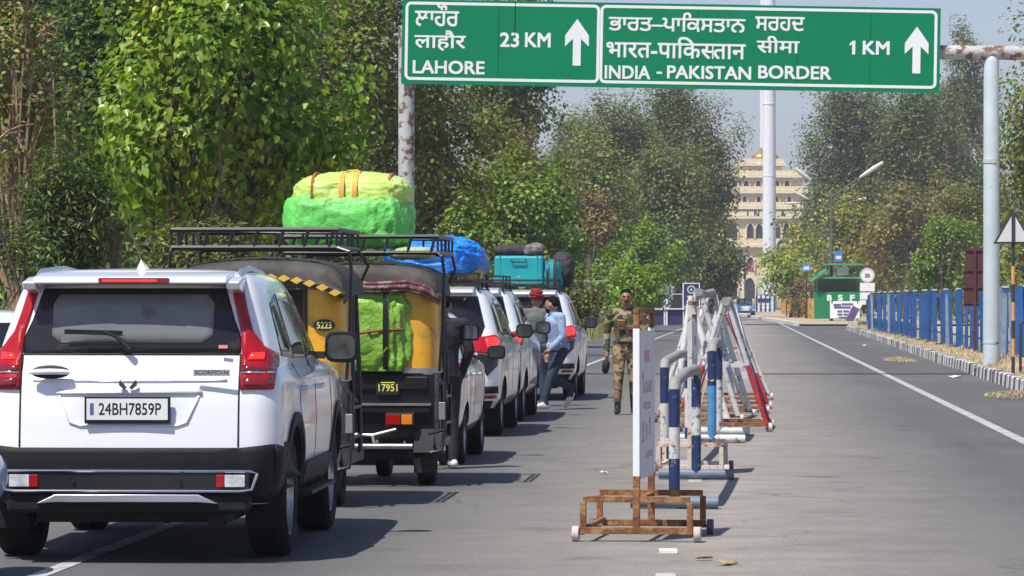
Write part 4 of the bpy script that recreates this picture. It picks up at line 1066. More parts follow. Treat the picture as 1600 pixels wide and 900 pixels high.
def make_rickshaw(label, kind):
    t = thing('auto_rickshaw', label, 'auto rickshaw')
    # lower body: rear locker, floor and front cowl
    lo = MB()
    lo.prism([(0.04, 0.42), (0.0, 0.62), (0.0, 0.99), (0.62, 0.99), (0.66, 0.45), (1.35, 0.38), (1.75, 0.40), (1.75, 0.30), (0.2, 0.30)], 'x', -0.63, 0.63)
    body = lo.build('body', BLK, t, bevel=0.02)
    MB().box((0, -0.012, 0.90), (1.14, 0.025, 0.11)).build('rear_ledge', BLK, body, bevel=0.008)
    MB().box((0, -0.025, 0.715), (1.2, 0.04, 0.02)).build('rear_ledge', STEEL, body)
    MB().box((0, -0.02, 0.665), (1.16, 0.03, 0.035)).build('rear_ledge', BLK, body)
    # curved quarter panels
    for sd in (-1, 1):
        pl = [(0.36, -0.005), (0.50, -0.002), (0.575, 0.02), (0.62, 0.07), (0.645, 0.15), (0.65, 0.58)]
        def wall(z0, z1, o, z1b=None):
            mb = MB(); V = []; n = len(pl)
            for k, (x, y) in enumerate(pl):
                f = (x - 0.36) / 0.29
                V += [(sd * (x + o * f), y - o * (1 - f), z0), (sd * (x + o * f) * (0.985), y - o * (1 - f), z1)]
                V += [(sd * (x - 0.02 + o * f * 0), y + 0.02, z0), (sd * (x - 0.02), y + 0.02, z1)]
            FC = []
            for k in range(n - 1):
                a = 4 * k; b = a + 4
                FC += [(a, b, b + 1, a + 1), (a + 2, a + 3, b + 3, b + 2), (a + 1, b + 1, b + 3, a + 3), (a, a + 2, b + 2, b)]
            FC += [(0, 1, 3, 2), (4 * n - 4, 4 * n - 2, 4 * n - 1, 4 * n - 3)]
            return mb.add(V, FC)
        wall(1.0, 1.70, 0).build('quarter_panel', YEL, t, angle=50)
        wall(0.985, 1.03, 0.008).build('quarter_band', STEEL, t, angle=50)
        MB().tube([(sd * 0.352, -0.005, 1.0), (sd * 0.352, -0.005, 1.72)], 0.016, 8).build('opening_post', BLK, t)
        MB().tube([(sd * 0.655, 0.60, 0.45), (sd * 0.655, 0.60, 1.70)], 0.02, 8).build('door_post', BLK, t)
        MB().tube([(sd * 0.62, 1.55, 0.40), (sd * 0.60, 1.62, 1.1), (sd * 0.56, 1.70, 1.74)], 0.02, 8).build('door_post', BLK, t)
        MB().tube([(sd * 0.655, 0.6, 1.72), (sd * 0.60, 1.65, 1.72)], 0.018, 8).build('roof_bow', BLK, t)
        MB().tube([(sd * 0.645, 0.62, 0.85), (sd * 0.645, 1.0, 0.80), (sd * 0.635, 1.3, 0.60), (sd * 0.63, 1.5, 0.45)], 0.016, 8).build('door_rail', BLK, t)
        # side guard of bent tubes
        gd = MB()
        gd.tube([(sd * 0.60, -0.10, 0.30), (sd * 0.70, -0.10, 0.32), (sd * 0.72, -0.06, 0.50), (sd * 0.72, -0.06, 0.88), (sd * 0.66, 0.0, 0.94)], 0.018, 8)
        gd.tube([(sd * 0.72, -0.06, 0.78), (sd * 0.72, 0.55, 0.78)], 0.016, 8)
        gd.tube([(sd * 0.72, -0.06, 0.55), (sd * 0.72, 0.55, 0.55)], 0.016, 8)
        gd.tube([(sd * 0.72, 0.55, 0.88), (sd * 0.72, 0.55, 0.42)], 0.016, 8)
        gd.tube([(sd * 0.58, -0.09, 0.46), (sd * 0.72, -0.06, 0.50)], 0.014, 8)
        gd.build('side_guard', BLK, t)
        MB().box((sd * 0.70, -0.075, 0.66), (0.055, 0.012, 0.15)).build('guard_plate', STEEL, t, bevel=0.004)
        lampb = MB().box((sd * 0.335, -0.045, 0.585), (0.25, 0.05, 0.115)).build('tail_lamp', BLK, t, bevel=0.006)
        MB().box((sd * 0.275, -0.075, 0.585), (0.125, 0.02, 0.085)).build('brake_lens', RED, lampb, bevel=0.004)
        MB().box((sd * 0.395, -0.075, 0.585), (0.095, 0.02, 0.085)).build('indicator_lens', ORANGE, lampb, bevel=0.004)
        if kind == 1 and sd > 0: continue
        mg = MB().tube([(sd * 0.56, 1.72, 1.15), (sd * 0.70, 1.74, 1.22), (sd * 0.74, 1.74, 1.28)], 0.01, 6).build('mirror', BLK, t)
        MB().box((sd * 0.80, 1.74, 1.32), (0.18, 0.04, 0.14)).build('mirror_shell', CLAD, mg, bevel=0.02)
        MB().box((sd * 0.80, 1.717, 1.32), (0.15, 0.006, 0.11)).build('mirror_glass', MATS['mirror_glass'], mg)
    # hood of canvas, with its hanging edge at the back
    prof = [(-0.675, 1.60), (-0.672, 1.70), (-0.655, 1.80), (-0.60, 1.875), (-0.50, 1.92), (-0.30, 1.955), (0, 1.965), (0.30, 1.955), (0.50, 1.92), (0.60, 1.875), (0.655, 1.80), (0.672, 1.70), (0.675, 1.60)]
    rows = [(-0.085, 0.10, 0.99, -0.01), (-0.09, 0.32, 0.995, 0.0), (-0.075, 0.62, 0.99, 0), (-0.03, 0.86, 0.985, 0), (0.06, 0.965, 0.99, 0), (0.25, 1.0, 1, 0), (0.6, 0.985, 1, 0), (0.9, 1.0, 1, 0), (1.25, 0.98, 0.98, 0), (1.55, 0.97, 0.96, 0), (1.78, 0.86, 0.93, 0), (1.86, 0.55, 0.91, 0)]
    V = []; FC = []; n = len(prof); rr = random.Random(3 if kind == 1 else 4)
    for j, (y, k, w, dz) in enumerate(rows):
        for i, (x, z) in enumerate(prof):
            zz = 1.69 + (z - 1.69) * k if z > 1.69 else z + (0.06 if j > 4 else 0)
            V.append((x * w + rr.uniform(-0.006, 0.006), y + rr.uniform(-0.006, 0.006), zz + dz + rr.uniform(-0.008, 0.008)))
    for j in range(len(rows) - 1):
        for i in range(n - 1):
            FC.append((j * n + i, j * n + i + 1, (j + 1) * n + i + 1, (j + 1) * n + i))
    hd = MB().add(V, FC).build('hood', CANV, t, angle=80)
    md = hd.modifiers.new('s', 'SUBSURF'); md.levels = 2; md.render_levels = 2
    md = hd.modifiers.new('t', 'SOLIDIFY'); md.thickness = 0.012
    # edging
    if kind == 1:
        MB().tube([(-0.66, -0.07, 1.66), (-0.5, -0.11, 1.74), (0, -0.115, 1.765), (0.5, -0.11, 1.74), (0.66, -0.07, 1.66)], 0.035, 6).build('hood_edging', CANV, t)
        for k in range(13):
            x = -0.60 + k * 0.10
            z = 1.80 - 0.15 * (abs(x) / 0.66) ** 2.2
            MB().prism([(x - 0.05, z), (x, z + 0.028), (x + 0.05, z), (x, z - 0.028)], 'y', -0.165, -0.14).build('trim_diamond', TRIMY, t, smooth=False)
    else:
        for k, (zz, yy, r_) in enumerate(((1.765, -0.10, 0.020), (1.73, -0.11, 0.022), (1.70, -0.10, 0.018))):
            MB().tube([(-0.66, yy + 0.05, zz - 0.10), (-0.5, yy + 0.008, zz - 0.03), (-0.2, yy - 0.01, zz + 0.012), (0.1, yy, zz - 0.004), (0.4, yy - 0.008, zz + 0.01), (0.56, yy + 0.01, zz - 0.03), (0.68, yy + 0.05, zz - 0.11)], [r_, r_ * 0.8, r_ * 1.15, r_ * 0.85, r_, r_ * 1.2, r_], 7).build('hood_fringe', MAROON, t, angle=80)
    # cabin: seats, windscreen, cowl, bars
    MB().box((0, 0.70, 0.62), (1.15, 0.5, 0.12)).build('seat', SEATM, t, bevel=0.04)
    MB().box((0, 0.42, 0.98), (1.15, 0.10, 0.55), Matrix.Rotation(R(8), 3, 'X')).build('backrest', SEATM, t, bevel=0.03)
    MB().box((0, 1.25, 0.66), (0.5, 0.3, 0.1)).build('driver_seat', SEATM, t, bevel=0.03)
    cw = MB(); cw.prism([(1.62, 0.40), (1.60, 1.05), (1.78, 1.05), (2.05, 0.80), (2.18, 0.55), (2.1, 0.42)], 'x', -0.42, 0.42); cw.build('front_cowl', YEL, t, bevel=0.09)
    ws = MB(); ws.prism([(1.66, 1.06), (1.80, 1.70), (1.79, 1.71), (1.65, 1.07)], 'x', -0.55, 0.55); ws.build('windscreen', GLASS_MID, t, smooth=False)
    MB().tube([(-0.28, 1.55, 1.0), (0, 1.62, 0.98), (0.28, 1.55, 1.0)], 0.014, 8).build('handlebar', BLK, t)
    for x in (-0.18, 0.0, 0.2):
        MB().tube([(x, 0.02, 1.0), (x, 0.0, 1.70)], 0.011, 6).build('opening_bar', BLK, t)
    # bumper, wheels
    bm_ = MB(); bm_.tube([(-0.55, -0.13, 0.355), (0.45, -0.14, 0.355)], 0.026, 10); bm_.build('bumper', STEEL, t)
    bb = MB()
    for x in (-0.35, 0.12, 0.36): bb.tube([(x, 0.1, 0.40), (x + 0.02, -0.13, 0.36)], 0.014, 6)
    bb.tube([(-0.5, -0.06, 0.47), (0.1, -0.1, 0.45), (0.30, -0.06, 0.50)], 0.014, 6)
    bb.tube([(0.1, -0.1, 0.45), (0.12, -0.13, 0.36)], 0.014, 6)
    bb.build('bumper_stay', STEEL, t)
    for sd in (-1, 1):
        wheel(t, sd * 0.535, 0.36, 0.235, 0.15, sd, 5, 0.5, DARKM)
        MB().prism([(-0.05, 0.30), (0.02, 0.50), (0.60, 0.52), (0.66, 0.35), (0.60, 0.47), (0.04, 0.46)], 'x', min(sd * 0.45, sd * 0.625), max(sd * 0.45, sd * 0.625)).build('mudguard', BLK, t)
        MB().box((sd * 0.53, 0.06, 0.22), (0.17, 0.012, 0.2)).build('mud_flap', RUBBER, t)
    wheel(t, 0, 1.98, 0.235, 0.13, 1, 5, 0.5, DARKM)
    MB().box((0, 0.75, 0.27), (0.7, 1.0, 0.1)).build('chassis', UNDER, t)
    # roof rack of welded tube
    rk = MB()
    z0, z1 = 2.03, 2.17
    x0, x1 = (-0.70, 0.60) if kind == 1 else (-0.68, 0.66)
    y0, y1 = -0.03, 1.55
    for z in (z0, z1):
        rk.tube([(x0, y0, z), (x1, y0, z), (x1, y1, z), (x0, y1, z), (x0, y0, z)], 0.021, 6)
    for k in range(7):
        x = x0 + 0.06 + (x1 - x0 - 0.12) * k / 6
        rk.tube([(x, y0, z0), (x + 0.035, y0, z1)], 0.015, 6); rk.tube([(x, y1, z0), (x, y1, z1)], 0.012, 6)
    for k in range(5):
        y = y0 + (y1 - y0) * k / 4
        rk.tube([(x0, y, z0), (x1, y, z0)], 0.013, 6)
        rk.tube([(x1, y, z0), (x1, y, z1)], 0.012, 6); rk.tube([(x0, y, z0), (x0, y, z1)], 0.012, 6)
    for sd, xx in ((-1, x0), (1, x1)):
        rk.tube([(xx, y0, z0), (sd * 0.70, y0 - 0.03, 2.0), (sd * 0.715, -0.03, 1.85), (sd * 0.70, 0.0, 1.4), (sd * 0.67, 0.02, 1.0)], 0.014, 6)
        rk.tube([(xx, 1.5, z0), (sd * 0.69, 1.5, 1.9), (sd * 0.60, 1.6, 1.72)], 0.014, 6)
    rk.build('roof_rack', BLK, t)
    return t

R1 = make_rickshaw('yellow and black rickshaw numbered 5223 with a yellow diamond hood trim', 1)
pl5 = MB().lathe([(0.086, 0.0), (0.086, 0.01)], 'y', 24, (0, 0, 0)).build('number_badge', INK, R1); pl5.location = (0.50, -0.022, 1.425); pl5.scale = (1, 1, 0.55)
text_on('badge_text', '5223', 0.115, 0.052, (0.443, -0.0245, 1.399), (1, 0, 0), (0, 0, 1), PLY, R1, 0.012)
R1.location = (-1.96, 29.95, 0); R1.rotation_euler = (0, 0, -RA)
R2 = make_rickshaw('yellow and black rickshaw numbered 17951 with green sacks in the back', 2)
pk = MB().box((0.225, -0.03, 0.855), (0.20, 0.012, 0.115)).build('plate', INK, R2, bevel=0.003)
text_on('plate_text', '17951', 0.165, 0.065, (0.145, -0.0375, 0.828), (1, 0, 0), (0, 0, 1), PLY, pk, 0.012)
MB().box((0.225, -0.038, 0.905), (0.12, 0.003, 0.008)).build('plate_line', PLY, pk)
R2.location = (-1.30, 33.35, 0); R2.rotation_euler = (0, 0, -RA)

# ---- loads
def cloth_mat(name, col, col2=None, rough=0.45):
    return M(name, col, rough, var=0.14, scale=5, bump=1.0, bscale=16, coat=0.1, col2=col2, wscale=3, thr=0.62, soft=0.1)
LIME = cloth_mat('lime_sack', (0.46, 0.66, 0.13), (0.56, 0.70, 0.24))
GRNS = cloth_mat('green_sack', (0.13, 0.58, 0.10), (0.22, 0.66, 0.18))
GRNT = cloth_mat('green_tarp', (0.20, 0.40, 0.04), (0.30, 0.50, 0.07))
BLUT = cloth_mat('blue_tarp', (0.01, 0.20, 0.72), (0.02, 0.28, 0.80))
STRAPO = M('orange_strap', (0.70, 0.36, 0.06), 0.7, var=0.15, scale=6)
ROPE = M('brown_strap', (0.30, 0.09, 0.03), 0.8, var=0.2)

def spow(a, e): return math.copysign(abs(a) ** e, a)
def bundle(name, label, cat, c, r, mat, seed, e1=0.55, e2=0.6, amp=0.05, wr=0.02, freq=2.2, flat=0.0, rz=-RA, stretch=(1, 1, 1), n=72, m=40, straps=()):
    o0 = Vector((seed * 7.3, seed * 3.1, seed * 1.7))
    def surf(u, v, s=1.0):
        x = r[0] * spow(math.cos(v), e1) * spow(math.cos(u), e2); y = r[1] * spow(math.cos(v), e1) * spow(math.sin(u), e2); z = r[2] * spow(math.sin(v), e1)
        p = Vector((x, y, z))
        q = Vector((p.x * stretch[0], p.y * stretch[1], p.z * stretch[2])) * freq + o0
        d = noise.noise(q) * amp
        rg = 1 - abs(noise.noise(q * 2.3 + Vector((3, 1, 2)))) * 2
        rg2 = 1 - abs(noise.noise(q * 5.1 + Vector((7, 3, 5)))) * 2
        rg3 = 1 - abs(noise.noise(q * 10.5 + Vector((1, 8, 3)))) * 2
        d += rg * wr + rg2 * wr * 0.6 + rg3 * wr * 0.3
        nrm = p.normalized()
        p = p + nrm * d
        if flat and p.z < -r[2] * flat: p.z = -r[2] * flat
        return p * s
    V = []; FC = []
    for j in range(m + 1):
        v = -math.pi / 2 + math.pi * j / m
        for i in range(n): V.append(surf(2 * math.pi * i / n, v))
    for j in range(m):
        for i in range(n):
            i2 = (i + 1) % n; FC.append((j * n + i, j * n + i2, (j + 1) * n + i2, (j + 1) * n + i))
    t = thing(name, label, cat, c, rz)
    MB().add(V, FC).build('wrapping', mat, t, angle=180)
    for (xf, w, sm, nm) in straps:
        P = []
        N = 60
        for k in range(N + 1):
            a = math.pi * 2 * k / N
            cx_ = xf * r[0]
            sc = (1 - abs(xf) ** (2 / e2)) ** (e2 / 2) if abs(xf) < 1 else 0
            y = r[1] * sc * spow(math.cos(a), e1); z = r[2] * (1 - abs(xf) ** 4) ** 0.25 * spow(math.sin(a), e1)
            p = Vector((cx_, y, z)); nn = Vector((0, p.y, p.z)).normalized()
            p = p + nn * (amp * 0.35 + wr * 1.1)
            if flat and p.z < -r[2] * flat: p.z = -r[2] * flat - 0.004
            P.append((p, nn))
        mb = MB(); VV = []; FF = []
        for p, nn in P:
            VV += [p + Vector((-w / 2, 0, 0)), p + Vector((w / 2, 0, 0)), p + Vector((w / 2, 0, 0)) - nn * 0.03, p + Vector((-w / 2, 0, 0)) - nn * 0.03]
        for k in range(len(P) - 1):
            a = 4 * k; b = a + 4
            FF += [(a, a + 1, b + 1, b), (a + 1, a + 2, b + 2, b + 1), (a + 3, a, b, b + 3)]
        mb.add(VV, FF).build(nm, sm, t, angle=60)
    return t
def onrick(R_, p):
    return R_.matrix_basis @ Vector(p)
INKF = M('faded_print', (0.10, 0.36, 0.10), 0.6, var=0.3)
gs = bundle('cargo_sack', 'bright green plastic sack with printed marks on the rickshaw roof rack', 'sack', onrick(R2, (-0.175, 0.62, 2.31)), (0.545, 0.52, 0.27), GRNS, 2, 0.55, 0.55, 0.04, 0.022, 3.4, 0.85, stretch=(1.5, 1.5, 0.6), n=130, m=70)
ls = bundle('cargo_sack', 'lime yellow sack with orange straps on top of the green sack', 'sack', onrick(R2, (-0.15, 0.66, 2.53)), (0.50, 0.50, 0.20), LIME, 5, 0.65, 0.55, 0.035, 0.018, 3.2, 0.8, stretch=(0.7, 1.5, 2.0), n=130, m=70,
            straps=[(-0.62, 0.022, ROPE, 'strap'), (-0.10, 0.045, STRAPO, 'strap'), (0.13, 0.045, STRAPO, 'strap'), (0.72, 0.022, ROPE, 'strap')])
MB().tube([(-0.06, -0.02, 0.195), (-0.03, -0.03, 0.225), (0.04, -0.03, 0.23), (0.08, -0.02, 0.195)], 0.020, 6).build('strap_handle', STRAPO, ls)
bundle('cargo_sack', 'wrinkled green tarpaulin sack bulging from the back of rickshaw 17951', 'sack', onrick(R2, (-0.05, 0.20, 1.335)), (0.45, 0.26, 0.37), GRNT, 9, 0.38, 0.45, 0.03, 0.045, 2.6, 0.9, n=130, m=70, stretch=(2.4, 1.5, 0.8),
       straps=[(0.58, 0.045, BLK, 'strap')])
cs = MB(); cs.tube([(-0.42, -0.085, 1.28), (-0.2, -0.10, 1.30), (0.0, -0.105, 1.335), (0.2, -0.10, 1.36), (0.36, -0.07, 1.365)], 0.013, 6); cs.build('tie_rope', M('red_rope', (0.30, 0.05, 0.03), 0.8, var=0.3), R2)
bundle('striped_bag', 'striped bag tucked under the rack of rickshaw 17951', 'bag', onrick(R2, (0.40, 0.35, 2.03)), (0.20, 0.20, 0.055), M('striped_bag', (0.35, 0.42, 0.2), 0.8, var=0.4, scale=14, stretch=(6, 1, 1)), 11, 0.6, 0.6, 0.01, 0.005, 3)
bundle('tarpaulin_bundle', 'bright blue tarpaulin bundle lashed on a white people carrier roof', 'tarpaulin', A.matrix_basis @ Vector((0.04, 1.35, 2.10)), (0.56, 0.75, 0.24), BLUT, 13, 0.75, 0.6, 0.05, 0.045, 2.4, 0.7, n=130, m=70, stretch=(0.9, 1, 2.2))
bundle('stuff_bag', 'small yellowish bag at the edge of the blue tarpaulin', 'bag', A.matrix_basis @ Vector((0.52, 1.0, 1.93)), (0.10, 0.12, 0.08), M('tan_bag', (0.45, 0.36, 0.10), 0.7, var=0.4), 14, 0.7, 0.7, 0.02, 0.01, 4)
# teal suitcase and other bags on the far car
TEAL = M('teal_shell', (0.005, 0.32, 0.36), 0.4, var=0.08, coat=0.2)
TEALD = M('teal_cloth', (0.01, 0.26, 0.30), 0.7, var=0.2)
DKC = M('dark_cloth', (0.03, 0.03, 0.035), 0.8, var=0.4, scale=8, bump=0.5)
GRYC = M('grey_cloth', (0.16, 0.14, 0.13), 0.8, var=0.5, scale=8, bump=0.5)
sc_ = thing('suitcase', 'hard teal suitcase lying on the far people carrier roof', 'suitcase', Dc.matrix_basis @ Vector((-0.07, 1.15, 1.865)), -RA)
MB().box((0, 0, 0.235), (0.80, 0.55, 0.46)).build('shell', TEAL, sc_, bevel=0.05)
MB().box((0, -0.279, 0.10), (0.06, 0.015, 0.06)).build('lock', STEEL, sc_, bevel=0.006)
for x in (-0.30, 0.30):
    MB().box((x, 0, 0.236), (0.016, 0.562, 0.47)).build('shell_rib', TEALD, sc_, bevel=0.005)
MB().tube([(-0.12, -0.29, 0.40), (-0.11, -0.31, 0.36), (0.11, -0.31, 0.36), (0.12, -0.29, 0.40)], 0.012, 6).build('handle', DKC, sc_)
bundle('duffel_bag', 'dark rolled bags lying on top of the teal suitcase', 'bag', Dc.matrix_basis @ Vector((-0.15, 1.15, 2.41)), (0.34, 0.2, 0.085), DKC, 15, 0.7, 0.6, 0.04, 0.02, 4)
bundle('cloth_roll', 'pale grey cloth roll on top of the teal suitcase', 'cloth', Dc.matrix_basis @ Vector((0.16, 1.1, 2.42)), (0.15, 0.2, 0.09), GRYC, 16, 0.8, 0.7, 0.03, 0.02, 5)
bundle('backpack', 'teal and black rucksack beside the teal suitcase', 'backpack', Dc.matrix_basis @ Vector((0.46, 1.15, 2.02)), (0.15, 0.22, 0.22), TEALD, 17, 0.7, 0.7, 0.03, 0.02, 4, straps=[(-0.4, 0.05, DKC, 'strap'), (0.35, 0.05, DKC, 'strap')])
bundle('duffel_bag', 'black duffel bag hanging over the far car roof edge', 'bag', Dc.matrix_basis @ Vector((0.62, 1.4, 2.10)), (0.17, 0.25, 0.26), DKC, 18, 0.7, 0.7, 0.04, 0.02, 4)
# ================================================================ overhead sign on its gantry
SIGNG = M('sign_green', (0.0, 0.205, 0.085), 0.6, var=0.06, scale=0.6, spec=0.15)
SIGNW = M('sign_white', (0.78, 0.80, 0.80), 0.5, var=0.03)
POSTW = M('post_pale_blue', (0.47, 0.54, 0.57), 0.6, var=0.1, scale=2, col2=(0.30, 0.22, 0.16), wscale=3.2, thr=0.66, soft=0.03, bump=0.2, bscale=10)
POSTR = M('post_rusty', (0.44, 0.45, 0.45), 0.7, var=0.15, scale=2, col2=(0.17, 0.085, 0.04), wscale=5, thr=0.53, soft=0.03, bump=0.4, bscale=14)
GD = 80.5
gp = G(1548, 560, VZ)
gan = thing('sign_gantry', 'gantry of pale blue and rusty steel posts carrying the road sign', 'gantry', (0, GD, 0))
def gx(x): return (x - 800) * GD / F
def gz(y): return CH + (HZ - y) * GD / F
rp = MB(); rp.lathe([(0.178, VZ - 0.1), (0.172, 2.2), (0.162, gz(95) - 0.02), (0.13, gz(88)), (0.05, gz(83))], 'z', 20, (gx(1549), 0, 0)); rpo = rp.build('post', POSTW, gan)
MB().lathe([(0.182, gz(255)), (0.182, gz(249))], 'z', 20, (gx(1549), 0, 0)).build('post_collar', POSTR, rpo)
MB().lathe([(0.184, gz(537)), (0.184, gz(534))], 'z', 20, (gx(1549), 0, 0)).build('post_collar', POSTR, rpo)
MB().lathe([(0.178, -0.1), (0.172, 3), (0.168, gz(40))], 'z', 20, (gx(635), 0, 0)).build('post', POSTR, gan)
MB().tube([(gx(632), 0, gz(78)), (gx(1100), 0, gz(80)), (gx(1700), 0, gz(83))], 0.152, 16).build('beam', POSTR, gan)
MB().tube([(gx(634), 0, gz(30)), (gx(1400), 0, gz(38))], 0.10, 10).build('beam', POSTR, gan)
for x in (700, 860, 1020, 1180, 1340, 1440):
    MB().bar((gx(x), -0.14, gz(8 + (x - 630) * 0.018)), (gx(x), -0.14, gz(138)), 0.06, 0.05).build('sign_stay', POSTR, gan)
md_ = MB(); nn_ = 28; V_ = []; F_ = []
for j in range(7):
    q_ = j / 6
    for i_ in range(nn_):
        a_ = 2 * math.pi * i_ / nn_; w_ = 1 + 0.15 * math.sin(3 * a_ + 1) + 0.1 * math.sin(7 * a_)
        V_.append((gx(1549) + 0.45 + math.cos(a_) * (0.75 if math.cos(a_) < 0 else 1.6) * q_ * w_, math.sin(a_) * 2.4 * q_ * w_, VZ - 0.02 + 0.24 * (0.5 + 0.5 * math.cos(math.pi * q_))))
F_ = [(j * nn_ + i_, j * nn_ + (i_ + 1) % nn_, (j + 1) * nn_ + (i_ + 1) % nn_, (j + 1) * nn_ + i_) for j in range(6) for i_ in range(nn_)]
mo = md_.add(V_, F_).build('verge_mound', STRAW_EARTH, None, angle=180); mo.location = (0, GD, 0); tag(mo, kind='structure')
def mfn(rg):
    a = rg.random() * 6.283; q = rg.random() ** 0.5
    return (gx(1549) + 0.45 + math.cos(a) * (0.75 if math.cos(a) < 0 else 1.6) * q, GD + math.sin(a) * 2.4 * q, VZ - 0.03 + 0.24 * (0.5 + 0.5 * math.cos(math.pi * q)))
tag(blades('dry_grass', 1800, mfn, 0.03, 0.14, 0.012, DRYM, [(0.50, 0.41, 0.26), (0.42, 0.34, 0.20)], 37, 1.2), 'tuft of dry grass on the mound at the foot of the gantry post', 'grass', kind='stuff')
# the board, hung a little out of level
TL = 14.5 / 838.0
def sgn(x, y):  # photo pixel on the board -> board frame (x right, z up) in metres from its lower left corner
    return ((x - 627) * GD / F, (132 - (y - (x - 627) * TL)) * GD / F)
brd = thing('road_sign', 'long green overhead road sign pointing to Lahore and the border', 'road sign', (gx(627), GD - 0.28, gz(132)))
brd.rotation_euler = (0, math.atan(TL), 0)
W_, H_ = 839 * GD / F, 132 * GD / F
edges = [0, 0.18, 0.365, 0.55, 0.735, 0.87, 1.0]
for k in range(len(edges) - 1):
    a, b = edges[k] * W_, edges[k + 1] * W_
    MB().box(((a + b) / 2, 0.02, H_ / 2), (b - a - 0.008, 0.03, H_)).build('panel', SIGNG, brd, smooth=False)
def frame(x0, x1, z0, z1, w, r):
    def rr(o):
        P = []
        for cx_, cz_, a0 in ((x1 - r, z1 - r, 0), (x0 + r, z1 - r, 90), (x0 + r, z0 + r, 180), (x1 - r, z0 + r, 270)):
            for k in range(6):
                a = R(a0 + 90 * k / 5); P.append((cx_ + (r - o) * math.cos(a), cz_ + (r - o) * math.sin(a)))
        return P
    A_, B_ = rr(0), rr(w); n = len(A_)
    mb = MB(); mb.add([(p[0], 0, p[1]) for p in A_] + [(p[0], 0, p[1]) for p in B_], [(i, (i + 1) % n, n + (i + 1) % n, n + i) for i in range(n)])
    return mb
bw = 4.5 * GD / F
dx = sgn(933, 60)[0]
o = frame(0.07, dx + bw * 0.5, 0.085, H_ - 0.05, bw, 0.12).build('border', SIGNW, brd, smooth=False); o.location = (0, 0.001, 0)
o = frame(dx + bw * 0.5 + 0.005, W_ - 0.07, 0.085, H_ - 0.05, bw, 0.12).build('border', SIGNW, brd, smooth=False); o.location = (0, 0.001, 0)
def arrow(xc, yt, yb):
    x, zt = sgn(xc, yt); _, zb = sgn(xc, yb); u = GD / F
    pts = [(x, zt), (x + 18.5 * u, zt - 26 * u), (x + 18.5 * u, zt - 43 * u), (x + 6.2 * u, zt - 31 * u), (x + 6.2 * u, zb), (x - 6.2 * u, zb), (x - 6.2 * u, zt - 31 * u), (x - 18.5 * u, zt - 43 * u), (x - 18.5 * u, zt - 26 * u)]
    MB().prism(pts, 'y', -0.003, 0.003).build('arrow', SIGNW, brd, smooth=False)
arrow(900, 31, 104); arrow(1429, 43, 116)
def sign_text(parts, x0, x1, yt, yb, bold):
    a, z0 = sgn(x0, yb); b, _ = sgn(x1, yb); _, z1 = sgn(x0, yt)
    text_on('lettering', parts, b - a, z1 - z0, (a, -0.002, z0), (1, 0, 0), (0, 0, 1), SIGNW, brd, bold)
I = '\u093f'
sign_text('ਲਾਹੌਰ', 647, 716, 8, 42, 0.016)
sign_text('लाहौर', 647, 727, 48, 80, 0.016)
sign_text('LAHORE', 645, 757, 95, 116, 0.022)
sign_text('23', 780, 810, 52, 75, 0.022)
sign_text('KM', 819, 859, 52, 75, 0.022)
sign_text('ਭਾਰਤ–ਪਾ\u0a3fਕਸਤਾਨ', 949, 1162, 19, 49, 0.016)
sign_text('ਸਰਹਦ', 1177, 1254, 27, 49, 0.016)
sign_text([('भारत-पा' + I + 'क', None), ('स', 0.16), ('तान', None)], 946, 1163, 57, 91, 0.016)
sign_text('सीमा', 1180, 1247, 57, 84, 0.016)
sign_text('INDIA', 944, 1015, 103, 124, 0.022)
MB().box((sgn(1029, 115)[0], 0.0, sgn(1029, 115)[1]), (8.5 * GD / F, 0.006, 3.6 * GD / F)).build('lettering', SIGNW, brd, smooth=False)
sign_text('PAKISTAN', 1041, 1172, 103, 124, 0.022)
sign_text('BORDER', 1183, 1297, 103, 124, 0.022)
sign_text('KM', 1345, 1387, 65, 86.5, 0.024)
x1_, z1_ = sgn(1331, 86.5); _, z2_ = sgn(1331, 65); u_ = GD / F
MB().prism([(x1_ - 2.4 * u_, z1_), (x1_ + 2.4 * u_, z1_), (x1_ + 2.4 * u_, z2_), (x1_ - 1.2 * u_, z2_), (x1_ - 6.5 * u_, z2_ - 4.5 * u_), (x1_ - 6.5 * u_, z2_ - 8 * u_), (x1_ - 2.4 * u_, z2_ - 6.0 * u_)], 'y', -0.003, 0.002).build('lettering', SIGNW, brd, smooth=False)
MB().box((W_ / 2, 0.05, H_ / 2), (W_ - 0.02, 0.02, H_ - 0.02)).build('backing', M('sign_backing', (0.02, 0.10, 0.05), 0.7), brd)
MB().tube([(sgn(803, 2)[0], -0.004, H_), (sgn(803, 2)[0], -0.004, H_ - 0.75)], 0.006, 4).build('hanging_wire', INK, brd)

# ================================================================ striped barricades, sign trolleys
RUST = M('rusty_steel', (0.20, 0.075, 0.025), 0.85, var=0.35, scale=9, bump=0.5, bscale=40, col2=(0.34, 0.19, 0.08), wscale=10, thr=0.55, soft=0.06)
CREAM = M('cream_paint_rust', (0.58, 0.50, 0.42), 0.7, var=0.1, scale=8, col2=(0.27, 0.12, 0.05), wscale=9, thr=0.56, soft=0.04)
PWHITE = M('chipped_white', (0.54, 0.53, 0.51), 0.6, var=0.15, scale=8, col2=(0.12, 0.10, 0.10), wscale=11, thr=0.60, soft=0.03)
PBLUE = M('barrier_blue', (0.014, 0.030, 0.105), 0.5, var=0.2, scale=8, col2=(0.40, 0.41, 0.44), wscale=14, thr=0.63, soft=0.03)
PLBLUE = M('barrier_light_blue', (0.06, 0.24, 0.48), 0.5, var=0.2, scale=8)
PSTEEL = M('barrier_slate', (0.14, 0.17, 0.24), 0.55, var=0.15, scale=6)
PGREY = M('weathered_grey', (0.28, 0.27, 0.255), 0.7, var=0.2, scale=8, bump=0.3, col2=(0.25, 0.22, 0.2), wscale=7, thr=0.6)
